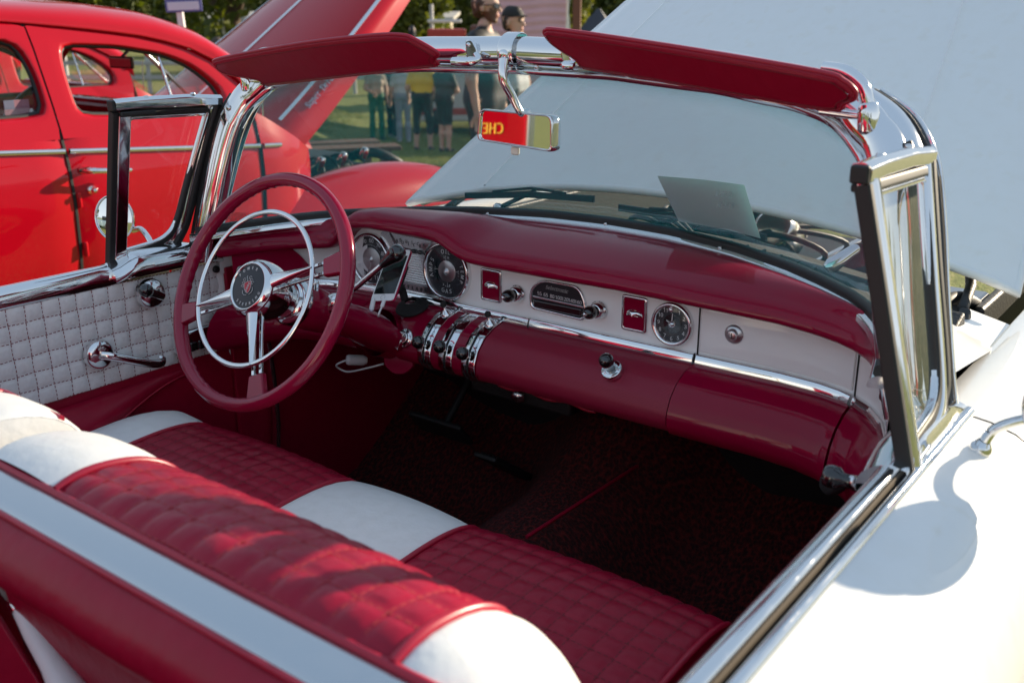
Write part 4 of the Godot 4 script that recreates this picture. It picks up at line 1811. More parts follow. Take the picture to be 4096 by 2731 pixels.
func build_doors() -> void:
	for s in [-1.0, 1.0]:
		var d := group("door", car)
		# outer skin
		var mb := MB.new()
		skin(-1.285, -.045, 30, s, mb, SKIN_Y)
		part("outer_skin", mb, M.white_paint, d)
		# chrome rail on top of the inner panel
		mb = MB.new()
		var prof := [[.7775, 1.036], [.7772, 1.0445], [.774, 1.0490], [.766, 1.0502], [.759, 1.0475], [.754, 1.040], [.751, 1.030], [.750, 1.019], [.752, 1.011], [.757, 1.008]]
		var rows := []
		for i in 61:
			var z := lerpf(.35, -1.30, i / 60.0)
			var q := smoothstep(-1.04, -1.13, z)
			var r := PackedVector3Array()
			for k in prof.size():
				var p: Array = prof[k]
				var x: float = p[0] - .018 * q * smoothstep(0.0, 3.0, k)
				var y: float = p[1] + .006 * q + .022 * q * smoothstep(5.0, 9.0, k)
				r.append(V(x * s, y, z))
			rows.append(r)
		mb.grid(rows)
		part("belt_rail", mb, M.chrome, d)
		# window slot with its rubber, and the outer belt molding
		mb = MB.new()
		mb.rbox(V(.012, .03, 1.62), .003, V(.7805 * s, 1.020, -.26))
		part("window_slot", mb, M.rubber, d)
		mb = MB.new()
		mb.sweep([V(.7790 * s, 1.041, .5), V(.7790 * s, 1.041, -1.06)], rect2(.0024, .007, .001, 2), Vector3.UP)
		part("slot_felt", mb, mat(Color(.10, .075, .05), .9), d)
		mb = MB.new()
		var path := []
		for i in 40: path.append(V(.7915 * s, 1.0395, lerpf(.8, -1.30, i / 39.0)))
		mb.sweep(path, rounded(P2([-.0065, -.005, .0065, -.006, .006, .0, .002, .0048, -.004, .0052, -.0065, .002]), .0018, 2), Vector3.UP)
		part("belt_molding", mb, M.chrome, d)
		# quilted upper panel
		var sf := func(u: float, v: float) -> Vector3:
			return V((.748 + .006 * sin(v * 9.0)) * s, .813 + v, -1.375 + u)
		part("quilted_panel", quilt(sf, .986, .198, 29, 6, .0038, s), M.door_leather, d)
		part("stitching", stitches(sf, .986, .198, 29, 6, s, .0009), M.stitch, d, "stuff")
		# crimson lower panel
		mb = MB.new()
		rows = []
		for i in 13:
			var z := lerpf(.30, -1.40, i / 12.0)
			var r := PackedVector3Array()
			for y in [.40, .55, .70, .78, .805, .814]: r.append(V((.745 + (.004 if y > .80 else 0.0) + .004 * sin(z * 7.0 + y * 9.0)) * s, y, z))
			rows.append(r)
		mb.grid(rows)
		part("lower_panel", mb, M.red_leather, d)
		# padded arm rest, tapering forwards
		mb = MB.new()
		rows = []
		for i in 31:
			var t := i / 30.0
			var z := lerpf(-.30, -1.20, t)
			var k := 1.0 - smoothstep(.55, 1.0, t)
			var r := PackedVector3Array()
			for j in 15:
				var a := PI * j / 14.0
				var w := .004 + .075 * k
				var h := .010 + .060 * k
				r.append(V((.745 - sin(a) * w) * s, .800 - h + cos(a) * h * .92, z))
			rows.append(r)
		mb.grid(rows)
		part("arm_rest", mb, M.red_leather, d)
		mb = MB.new()
		var seam := []
		for i in 31:
			var t := i / 30.0
			var k := 1.0 - smoothstep(.55, 1.0, t)
			var a := PI * .62
			seam.append(V((.745 - sin(a) * (.004 + .075 * k) - .001) * s, .800 - (.010 + .060 * k) + cos(a) * (.010 + .060 * k) * .92, lerpf(-.30, -1.20, t)))
		mb.tube(seam, .0022, 6)
		part("arm_rest_seam", mb, M.piping, d)
		# window crank, door handle, window switches
		var face := V(-s, 0, 0)
		mb = MB.new()
		mb.at(V(.740 * s, .980, -1.120), along(face)).lathe([Vector2(.031, -.004), Vector2(.031, .004), Vector2(.029, .010), Vector2(.022, .016), Vector2(.010, .019), Vector2(0, .0195)], 32)
		mb.at(V(.722 * s, .984, -1.116), facing(face, V(0, .5, .9))).prism(rounded(P2([-.008, -.024, .008, -.024, .010, .02, .006, .046, -.006, .046, -.010, .02]), .006, 3), .008, .002)
		part("window_crank", mb, M.chrome, d)
		mb = MB.new()
		mb.at(V(.716 * s, 1.002, -1.082), along(face)).lathe([Vector2(.008, -.002), Vector2(.008, .008), Vector2(.013, .013), Vector2(.0142, .022), Vector2(.0125, .029), Vector2(.006, .032), Vector2(0, .0325)], 24)
		part("crank_knob", mb, M.black_gloss, d)
		mb = MB.new()
		mb.at(V(.740 * s, .884, -.990), along(face)).lathe([Vector2(.030, -.004), Vector2(.030, .005), Vector2(.027, .011), Vector2(.020, .014), Vector2(.0, .016)], 32)
		mb.at(Vector3.ZERO).sweep(spline([V(.722 * s, .886, -.985), V(.712 * s, .880, -1.005), V(.704 * s, .862, -1.045), V(.702 * s, .845, -1.085), V(.704 * s, .842, -1.105), V(.712 * s, .850, -1.112)], 6), rounded(P2([-.0085, -.003, .0085, -.003, .0085, .002, .004, .004, -.004, .004, -.0085, .002]), .002, 2), face)
		part("door_handle", mb, M.chrome, d)
		mb = MB.new()
		mb.at(V(.735 * s, .862, -1.205), Basis(V(0, s, 0), V(s * .0, 0, -1), V(-1, 0, 0)) if false else Basis.IDENTITY)
		mb.rbox(V(.030, .052, .098), .012, Vector3.ZERO, true)
		part("switch_plate", mb, M.chrome, d)
		mb = MB.new()
		mb.at(V(.723 * s, .850, -1.205))
		for k in 4: mb.rbox(V(.014, .020, .018), .003, V(0, 0, -.032 + k * .021))
		part("window_switch", mb, M.black_gloss, d)
		mb = MB.new()
		mb.at(V(.742 * s, .998, -1.285), along(face)).lathe([Vector2(.008, -.002), Vector2(.008, .003), Vector2(.004, .004), Vector2(0, .0035)], 16)
		part("panel_screw", mb, M.rubber, d)
		build_vent(s)

func build_vent(s: float) -> void:
	var g := group("vent_window", car)
	var fwd := V(0, 0, -1)
	var outw := V(s, .26, 0).normalized()
	# opening outline (z, y)
	var o := [[-1.078, 1.052], [-1.078, 1.362], [-1.285, 1.356], [-1.243, 1.21], [-1.222, 1.115], [-1.205, 1.078], [-1.170, 1.060]]
	var loop := []
	for p in o: loop.append(vent_pt(s, p[0], p[1]))
	# stout rear post
	var mb := MB.new()
	mb.sweep([vent_pt(s, -1.081, 1.020), vent_pt(s, -1.081, 1.352)], rounded(P2([-.013, -.010, .013, -.010, .014, .002, .006, .011, -.006, .011, -.014, .002]), .003, 3), outw)
	part("rear_post", mb, M.chrome, g)
	# black run for the door glass behind the post
	mb = MB.new()
	mb.sweep([vent_pt(s, -1.062, 1.0), vent_pt(s, -1.062, 1.350)], rect2(.012, .018, .003), outw)
	part("glass_run", mb, M.rubber, g)
	# top bar
	mb = MB.new()
	mb.sweep([vent_pt(s, -1.060, 1.362), vent_pt(s, -1.12, 1.3635), vent_pt(s, -1.22, 1.362), vent_pt(s, -1.300, 1.356)], rounded(P2([-.011, -.010, .011, -.010, .012, .006, .004, .012, -.010, .010]), .003, 3), V(0, 1, 0))
	part("top_bar", mb, M.chrome, g)
	mb = MB.new()
	mb.at(vent_pt(s, -1.0575, 1.3615)).rbox(V(.021, .020, .008), .003)
	part("top_bar_plug", mb, M.rubber, g)
	mb = MB.new()
	for z in [-1.13, -1.235]: mb.at(vent_pt(s, z, 1.3745), along(V(0, 1, 0))).lathe([Vector2(.005, -.002), Vector2(.005, .001), Vector2(0, .002)], 10)
	part("top_screw", mb, M.chrome_soft, g)
	# front channel along the pillar and the base casting
	mb = MB.new()
	var fp := spline([vent_pt(s, -1.283, 1.357), vent_pt(s, -1.250, 1.235), vent_pt(s, -1.228, 1.13), vent_pt(s, -1.212, 1.085), vent_pt(s, -1.185, 1.063), vent_pt(s, -1.13, 1.054), vent_pt(s, -1.075, 1.050)], 6)
	mb.sweep(fp, rounded(P2([-.010, -.007, .010, -.007, .012, .003, .004, .009, -.006, .009, -.012, .002]), .003, 3), outw)
	part("front_channel", mb, M.chrome, g)
	mb = MB.new()
	var rp := []
	for p in fp: rp.append(p + (V(.0, .0, -.014) if p.y > 1.09 else V(0, -.010, -.006)))
	mb.sweep(rp, rect2(.016, .020, .005), outw)
	part("weatherstrip", mb, M.rubber, g)
	# inner rubber and chrome glass frame
	var lp := []
	var cen := Vector3.ZERO
	for p in loop: cen += p / loop.size()
	for p in loop: lp.append(p.lerp(cen, .085))
	var rounded_loop := []
	var pl := PackedVector2Array()
	for p in lp: pl.append(Vector2(p.z, p.y))
	for q in rounded(pl, [.012, .012, .012, .05, .05, .03, .04], 4): rounded_loop.append(vent_pt(s, q.x, q.y))
	mb = MB.new()
	mb.sweep(rounded_loop, rect2(.013, .014, .004), outw, true, false, null, true)
	part("rubber_seal", mb, M.rubber, g)
	var lp2 := []
	for p in rounded_loop: lp2.append(p.lerp(cen, .055))
	mb = MB.new()
	mb.sweep(lp2, rect2(.007, .010, .002, 2), outw, true, false, null, true)
	part("glass_frame", mb, M.chrome, g)
	mb = MB.new()
	var ring := []
	for p in lp2: ring.append(p)
	mb.fan(ring, outw)
	part("pane", mb, M.glass, g)
	# casting at the foot of the post, flowing into the rail
	mb = MB.new()
	var rows := []
	for i in 15:
		var t := i / 14.0
		var z := lerpf(-1.045, -1.30, t)
		var h := 1.048 + .018 * smoothstep(0.0, .25, t) - .020 * smoothstep(.6, 1.0, t)
		var r := PackedVector3Array()
		for q in [[.790, 1.035], [.786, h], [.770, h + .004], [.752, h - .002], [.738, h - .014], [.732, h - .03], [.736, 1.02]]: r.append(V(q[0] * s, q[1], z))
		rows.append(r)
	mb.grid(rows)
	mb.fan(Array(rows[0]), V(0, 0, 1))
	part("base_casting", mb, M.chrome, g)
	# finger latch
	mb = MB.new()
	mb.at(vent_pt(s, -1.105, 1.345, -.012), Basis(V(0, 1, 0), PI / 2)).rbox(V(.075, .010, .010), .003)
	part("latch", mb, M.rubber, g)

# ---------------------------------------------------------------- front bench
class Curve2:
	var p := PackedVector2Array()
	var s := PackedFloat32Array()
	func _init(q: Array) -> void:
		for a in q: p.append(a)
		s.append(0.0)
		for i in range(1, p.size()): s.append(s[i - 1] + p[i].distance_to(p[i - 1]))
	func length() -> float: return s[s.size() - 1]
	func at(d: float) -> Vector2:
		if d <= 0.0: return p[0] + (p[1] - p[0]).normalized() * d
		for i in range(1, p.size()):
			if d <= s[i]: return p[i - 1].lerp(p[i], (d - s[i - 1]) / (s[i] - s[i - 1]))
		var m := p.size()
		return p[m - 1] + (p[m - 1] - p[m - 2]).normalized() * (d - s[m - 1])

func seat_piece(called: String, parent: Node, cv: Curve2, x0: float, x1: float, v0: float, v1: float, quilted: bool, crown: float, endroll := 0.0, shift = null) -> void:
	var sf := func(u: float, v: float) -> Vector3:
		var q := cv.at(v0 + v)
		var x := x0 + u
		var t := clampf(u / (x1 - x0), 0.0, 1.0)
		var e := cv.at(v0 + v + .004) - cv.at(v0 + v - .004)
		var n := Vector2(-e.y, e.x).normalized()
		q -= n * -crown * sqrt(maxf(0.0, sin(PI * t)))
		if endroll > 0.0:
			var k := maxf(0.0, (absf(x) - .60) / .12)
			q += n * -endroll * k * k
		var r := V(x, q.y, q.x)
		if shift != null: r = shift.call(r)
		return r
	var nu := maxi(1, roundi((x1 - x0) / .0345))
	var nv := maxi(1, roundi((v1 - v0) / .0345))
	if quilted:
		part(called, quilt(sf, x1 - x0, v1 - v0, nu, nv, .0034, -1.0, 6), M.red_leather, parent)
		part(called + "_stitching", stitches(sf, x1 - x0, v1 - v0, nu, nv, -1.0, .0010, .0065, .003, .0005), M.stitch_red if cv.p[0].x > -.9 else M.stitch_dark, parent, "stuff")
	else:
		part(called, quilt(sf, x1 - x0, v1 - v0, 1, 1, 0.0, -1.0, 28), M.white_leather, parent)

func pipe(parent: Node, cv: Curve2, x: float, v0: float, v1: float, r := .0048, shift = null) -> void:
	var mb := MB.new()
	var path := []
	for i in 49:
		var v := lerpf(v0, v1, i / 48.0)
		var q := cv.at(v)
		var e := cv.at(v + .004) - cv.at(v - .004)
		var n := Vector2(-e.y, e.x).normalized()
		q += n * .002
		var p := V(x, q.y, q.x)
		if shift != null: p = shift.call(p)
		path.append(p)
	mb.tube(path, r, 8)
	part("piping", mb, M.piping, parent)

func curve_from(a: Array, sub := 6) -> Curve2:
	return Curve2.new(spline(Array(P2(a)), sub))

func build_seat() -> void:
	var c := group("seat_cushion", car)
	# from the foot of the front face, over the edge and back (z, y)
	var cv := curve_from([-1.085, .52, -1.105, .60, -1.112, .68, -1.104, .725, -1.075, .752, -1.01, .764, -.92, .762, -.82, .75, -.72, .735, -.62, .72, -.56, .71])
	var L := cv.length()
	for a in [[-.715, -.553, false, .03], [-.547, -.143, true, 0.0], [-.137, .137, false, 0.0], [.143, .575, true, 0.0]]:
		seat_piece("quilted_section" if a[2] else "plain_section", c, cv, a[0], a[1], 0.0, L, a[2], .010 if a[2] else .012, a[3])
	for x in [-.55, -.14, .14, .578]: pipe(c, cv, x, 0.0, L)
	var sp := MB.new()
	var sr := []
	for i in 25:
		var q := cv.at(L * i / 24.0)
		sr.append(V(.579, q.y, q.x))
	sr.append(V(.579, .45, -.56))
	sp.fan(sr, V(1, 0, 0))
	part("end_panel", sp, M.red_leather, c)
	var mb := MB.new()
	mb.rbox(V(1.24, .24, .50), .03, V(-.06, .47, -.82))
	part("seat_base", mb, M.red_leather, c)
	# two folding backrests
	for k in 2:
		var s := -1.0 if k == 0 else 1.0
		var b := group("backrest", car)
		b.set_meta("label", "passenger's folding backrest in the foreground" if k == 1 else "driver's folding backrest, only its inner end in view")
		var bv := curve_from([-.66, .68, -.65, .80, -.622, .93, -.59, 1.0, -.563, 1.046, -.54, 1.067, -.51, 1.080, -.475, 1.086, -.45, 1.085, -.431, 1.079])
		var bl := bv.length()
		var shift = null
		if k == 0: shift = func(p: Vector3) -> Vector3: return p + V(0, .012, .012)
		for a in [[.02, .152, false], [.158, .604, true], [.610, .705, false]]:
			var x0: float = a[0] if s > 0 else -a[1]
			var x1: float = a[1] if s > 0 else -a[0]
			seat_piece("quilted_section" if a[2] else "plain_section", b, bv, x0, x1, 0.0, bl, a[2], .006 if a[2] else .008, .05 if a[0] > .6 else 0.0, shift)
		pipe(b, bv, .155 * s, 0.0, bl, .005, shift)
		pipe(b, bv, .607 * s, 0.0, bl, .005, shift)
		# end caps
		mb = MB.new()
		for x in [.0205, .7045]:
			var ring := []
			for i in 25:
				var q := bv.at(bl * i / 24.0)
				if x > .5:
					var e := bv.at(bl * i / 24.0 + .004) - bv.at(bl * i / 24.0 - .004)
					q += Vector2(-e.y, e.x).normalized() * -.040
				ring.append(V(x * s, q.y, q.x) + (V(0, .012, .012) if k == 0 else Vector3.ZERO))
			ring.append(V(x * s, 1.03, -.385))
			ring.append(V(x * s, .99, -.40))
			ring.append(V(x * s, .66, -.52))
			var outw := V(-s if x < .1 else s, 0, 0)
			var mid := V(x * s, .92, -.50)
			var prev := []
			for q in [[0.0, 0.0], [.12, .003], [.3, .005], [.6, .006]]:
				var r := PackedVector3Array()
				for p in ring: r.append(p.lerp(mid, q[0]) + outw * float(q[1]))
				prev.append(r)
			mb.grid(prev, true)
			mb.fan(Array(prev[3]), outw)
			part("end_panel", mb, M.white_leather, b)
			mb = MB.new()
		if k == 0:
			mb = MB.new()
			mb.tube([V(-.022, 1.076, -.535), V(-.152, 1.078, -.535)], .0045, 8)
			part("piping", mb, M.piping, b)
		# seam welt, bright metal band, crimson roll of the back
		mb = MB.new()
		mb.tube([V(.02 * s, 1.079, -.4285), V(.705 * s, 1.079, -.4285)], .0045, 8)
		mb.tube([V(.02 * s, 1.0675, -.3845), V(.705 * s, 1.0675, -.3845)], .003, 8)
		part("welt", mb, M.piping, b)
		mb = MB.new()
		var rows := []
		for q in [[-.427, 1.073], [-.4255, 1.0785], [-.418, 1.0792], [-.407, 1.0775], [-.396, 1.0742], [-.3875, 1.0705], [-.3865, 1.065]]:
			var r := PackedVector3Array()
			for j in 15: r.append(V(lerpf(.0205, .7045, j / 14.0) * s, q[1], q[0]))
			rows.append(r)
		mb.grid(rows)
		part("metal_band", mb, M.aluminium, b)
		mb = MB.new()
		rows = []
		var rv := curve_from([-.390, 1.068, -.374, 1.059, -.361, 1.042, -.357, 1.024, -.363, 1.006, -.380, .996, -.42, .992], 4)
		for i in 25:
			var q := rv.at(rv.length() * i / 24.0)
			var r := PackedVector3Array()
			for j in 15: r.append(V(lerpf(.0205, .7045, j / 14.0) * s, q.y + .0015 * sin(j * 1.7), q.x))
			rows.append(r)
		mb.grid(rows)
		part("back_roll", mb, M.red_leather, b)
		mb = MB.new()
		mb.at(V(.362 * s, .74, -.455), Basis(V(1, 0, 0), .12)).rbox(V(.68, .52, .03), .012)
		part("back_panel", mb, M.red_leather, b)
	# webbing strap hanging behind the seat
	mb = MB.new()
	mb.sweep(spline(P3([-.10, .96, -.40, .04, .87, -.395, .15, .77, -.40, .24, .66, -.41]), 6), rect2(.055, .006, .002), V(.3, .3, 1))
	part("seat_strap", mb, M.red_leather, car)

# ---------------------------------------------------------------- hood, cowl, fenders, engine bay
func hood_pt(u: float, v: float, drop := 0.0) -> Vector3:
	var a := deg_to_rad(31.0)
	var hw := lerpf(.725, .50, pow(v, 1.15))
	var x := hw * u
	var crown := lerpf(.100, .085, v)
	var y := 1.163 - crown * pow(absf(u), 2.2)
	# ridge near each side and a faint one in the middle
	y += .0075 * exp(-absf(absf(u) - .66) * hw / .007) + .006 * exp(-absf(absf(u) - .93) / .03)
	var L := 1.36
	var d := v * L
	y += d * sin(a)
	var z := -1.90 - d * cos(a) + .02 * u * u
	# nose turning down
	var k := maxf(0.0, v - .86) / .14
	y -= .09 * k * k
	z -= .02 * k
	return V(x, y - drop * cos(a), z - drop * sin(a) * .6)

func build_front() -> void:
	var h := group("hood", car)
	var mb := MB.new()
	var rows := []
	var under := []
	var us := []
	for j in 101: us.append(lerpf(-1, 1, j / 100.0))
	for s in [-1.0, 1.0]:
		for q in [-.03, -.018, -.011, -.006, -.003, -.0015, 0.0, .0015, .003, .006, .011, .018, .03]: us.append(s * (.66 + q))
	us.sort()
	for i in 37:
		var r := PackedVector3Array()
		var q := PackedVector3Array()
		for u in us:
			r.append(hood_pt(u, i / 36.0))
			q.append(hood_pt(u, i / 36.0, .016))
		rows.append(r)
		under.append(q)
	mb.grid(rows)
	part("hood_panel", mb, M.white_paint, h)
	mb = MB.new()
	mb.grid(under)
	part("hood_underside", mb, M.black_matte, h)
	# folded edge all round
	mb = MB.new()
	var edge := []
	for j in 41: edge.append(hood_pt(lerpf(-1, 1, j / 40.0), 0.0, .008))
	for i in range(1, 19): edge.append(hood_pt(1.0, i / 18.0, .008))
	for j in range(1, 21): edge.append(hood_pt(lerpf(1, -1, j / 20.0), 1.0, .008))
	for i in range(1, 18): edge.append(hood_pt(-1.0, 1.0 - i / 18.0, .008))
	mb.tube(edge, .0095, 8, true)
	part("hood_edge", mb, M.white_paint, h)
	mb = MB.new()
	var wsr := []
	for j in 41: wsr.append(hood_pt(lerpf(-.97, .97, j / 40.0), .015, .026))
	mb.tube(wsr, .009, 8)
	part("hood_seal", mb, mat(Color(.26, .25, .17), .7), h)
	for s in [-1.0, 1.0]:
		mb = MB.new()
		mb.tube([V(.66 * s, .98, -1.83), V(.655 * s, 1.03, -1.82), V(.640 * s, 1.045, -1.93), V(.585 * s, 1.14, -2.10)], .010, 8)
		mb.at(V(.665 * s, .97, -1.80), Basis(V(1, 0, 0), .5)).rbox(V(.02, .13, .06), .006)
		part("hood_hinge", mb, M.iron, h)
	# cowl
	var c := group("cowl", car)
	mb = MB.new()
	rows = []
	for i in 9:
		var t := i / 8.0
		var r := PackedVector3Array()
		for j in 49:
			var x := lerpf(-.655, .655, j / 48.0)
			var b := base_at(x)
			var zz := lerpf(b.z - .012, minf(-1.88, b.z - .05), t)
			r.append(V(x, b.y - .012 - .020 * t - .055 * pow(x / .7, 2) * t, zz))
		rows.append(r)
	mb.grid(rows)
	part("cowl_top", mb, M.black_matte, c)
	mb = MB.new()
	for j in 22:
		var x := -.42 + j * .04
		mb.rbox(V(.006, .006, .07), .002, V(x, base_at(x).y - .022, base_at(x).z - .09))
	part("cowl_louver", mb, M.iron, c)
	for s in [-1.0, 1.0]:
		mb = MB.new()
		rows = []
		for i in 9:
			var t := i / 8.0
			var r := PackedVector3Array()
			for j in 6:
				var x := lerpf(.655, .748, j / 5.0)
				var b := base_at(x)
				var zz := lerpf(b.z - .012, minf(-1.88, b.z - .05), t)
				r.append(V(x * s, b.y - .012 - .020 * t - .055 * pow(x / .7, 2) * t, zz))
			rows.append(r)
		mb.grid(rows)
		part("cowl_corner", mb, M.white_paint, c)
	for s in [-1.0, 1.0]:
		# side of the cowl beside the hinge, and the fender
		mb = MB.new()
		rows = []
		for i in 41:
			var z := lerpf(-1.29, -3.35, i / 40.0)
			var t := clampf((-z - 1.3) / 2.05, 0, 1)
			var r := PackedVector3Array()
			for y in SKIN_Y:
				var p := V(body_x(y), y, z)
				p.y -= .05 * t * smoothstep(.6, 1.03, y)
				p.x *= 1.0 - .10 * t * t
				r.append(V(p.x * s, p.y, z))
			var top: Vector3 = r[r.size() - 1]
			r.append(V((absf(top.x) - .025) * s, top.y + .002, z))
			r.append(V((absf(top.x) - .055) * s, top.y - .004, z))
			r.append(V((absf(top.x) - .062) * s, top.y - .014, z))
			r.append(V((absf(top.x) - .062) * s, top.y - .05, z))
			rows.append(r)
		mb.grid(rows)
		part("fender", mb, M.white_paint, car)
		mb = MB.new()
		mb.rbox(V(.05, .30, .62), .02, V(.767 * s, .86, -1.60))
		part("cowl_side", mb, M.white_paint, car)
		mb = MB.new()
		mb.rbox(V(.02, .42, 1.45), .008, V(.66 * s, .80, -2.65))
		part("inner_fender", mb, M.iron, car)
	# engine, seen in the gap under the raised hood
	var e := group("engine", car)
	mb = MB.new()
	mb.rbox(V(.46, .38, .80), .05, V(0, .72, -2.5))
	for s in [-1.0, 1.0]: mb.at(V(.23 * s, .86, -2.5), Basis(V(0, 0, 1), -.6 * s)).rbox(V(.14, .10, .66), .03)
	part("engine_block", mb, M.iron, e)
	mb = MB.new()
	mb.at(V(.145, 1.03, -2.22), along(V(.1, .5, 1))).lathe([Vector2(0, .07), Vector2(.035, .068), Vector2(.047, .055), Vector2(.05, .02), Vector2(.05, -.05), Vector2(.03, -.06)], 32)
	part("oil_filler", mb, M.chrome_soft, e)
	mb = MB.new()
	mb.at(V(-.05, 1.0, -2.45)).lathe([Vector2(0, .07), Vector2(.16, .06), Vector2(.175, .045), Vector2(.175, -.02), Vector2(.15, -.05)], 36)
	part("air_cleaner", mb, M.black_gloss, e)
	for s in [-1.0, 1.0]:
		mb = MB.new()
		for k in 4: mb.tube(spline([V(.20 * s, .92, -2.24 - k * .14), V(.26 * s, 1.0, -2.22 - k * .14), V(.16 * s, 1.05, -2.12 - k * .05), V(.05, 1.0, -2.06)], 6), .007, 6)
		part("ignition_lead", mb, M.rubber, e)
		mb = MB.new()
		mb.at(V(.26 * s, .93, -2.5), Basis(V(0, 0, 1), -.6 * s)).rbox(V(.12, .045, .62), .018)
		part("valve_cover", mb, M.chrome_soft, e)
	mb = MB.new()
	mb.at(V(.06, .94, -2.03)).lathe([Vector2(0, .10), Vector2(.045, .098), Vector2(.052, .06), Vector2(.045, .0), Vector2(.03, -.06)], 20)
	part("distributor", mb, M.black_gloss, e)
	mb = MB.new()
	mb.at(V(-.46, .99, -1.97), Basis(V(0, 1, 0), .2)).rbox(V(.22, .12, .14), .02)
	part("heater_box", mb, M.white_paint, e)
	mb = MB.new()
	mb.at(V(.42, 1.0, -2.02), along(V(.2, .3, 1))).lathe([Vector2(0, .09), Vector2(.05, .085), Vector2(.075, .06), Vector2(.08, .02), Vector2(.075, -.03)], 28)
	part("brake_booster", mb, M.iron, e)
	mb = MB.new()
	for k in 4: mb.tube(spline([V(-.3 + k * .2, .90, -1.9), V(-.28 + k * .19, 1.0, -2.0), V(-.2 + k * .14, .98, -2.2), V(-.18 + k * .12, .92, -2.35)], 6), .010, 8)
	part("hose", mb, M.rubber, e)
	mb = MB.new()
	mb.tube(spline(P3([.60, .98, -1.75, .62, 1.03, -1.86, .64, 1.0, -1.98, .62, .94, -2.1]), 6), .014, 8)
	part("hose", mb, M.rubber, e)
	mb = MB.new()
	mb.at(V(.60, .95, -2.02)).rbox(V(.09, .10, .16), .01)
	part("relay_box", mb, M.black_gloss, e)
	mb = MB.new()
	mb.tube(spline(P3([.70, .99, -1.42, .69, 1.03, -1.55, .66, 1.02, -1.70, .63, .99, -1.86]), 6), .009, 8)
	mb.at(V(.665, 1.0, -1.72), Basis(V(1, 0, 0), .3)).rbox(V(.03, .09, .05), .006)
	part("bracket", mb, M.iron, e)
	# wipers lying at the foot of the glass
	for w in [[V(-.385, 1.138, -1.705), V(-.055, 1.163, -1.722), V(-.30, 1.118, -1.715), V(-.21, 1.163, -1.728)], [V(.005, 1.152, -1.722), V(.34, 1.140, -1.680), V(.06, 1.115, -1.73), V(.17, 1.158, -1.722)]]:
		var g := group("windshield_wiper", car)
		mb = MB.new()
		mb.sweep([w[0], w[0].lerp(w[1], .5) + V(0, .004, -.012), w[1]], rect2(.006, .014, .002), Vector3.UP)
		part("blade", mb, M.rubber, g)
		mb = MB.new()
		mb.sweep([w[0].lerp(w[1], .22) + V(0, .01, -.004), w[0].lerp(w[1], .5) + V(0, .018, -.014), w[0].lerp(w[1], .78) + V(0, .01, -.004)], rect2(.008, .005, .001), Vector3.UP)
		mb.tube([w[2], w[3]], .005, 8)
		part("arm", mb, M.black_matte, g)
		mb = MB.new()
		mb.at(w[2], along(V(0, 1, -.3))).lathe([Vector2(.012, -.01), Vector2(.012, .004), Vector2(.007, .010), Vector2(0, .011)], 16)
		part("pivot", mb, M.chrome_soft, g)
	# washer or antenna fitting on the passenger's side of the cowl
	mb = MB.new()
	mb.at(V(.47, 1.112, -1.66), along(V(.5, .5, -.4))).lathe([Vector2(.010, -.01), Vector2(.014, 0), Vector2(.012, .02), Vector2(.009, .05), Vector2(.004, .055), Vector2(0, .056)], 20)
	part("cowl_fitting", mb, M.chrome, car)

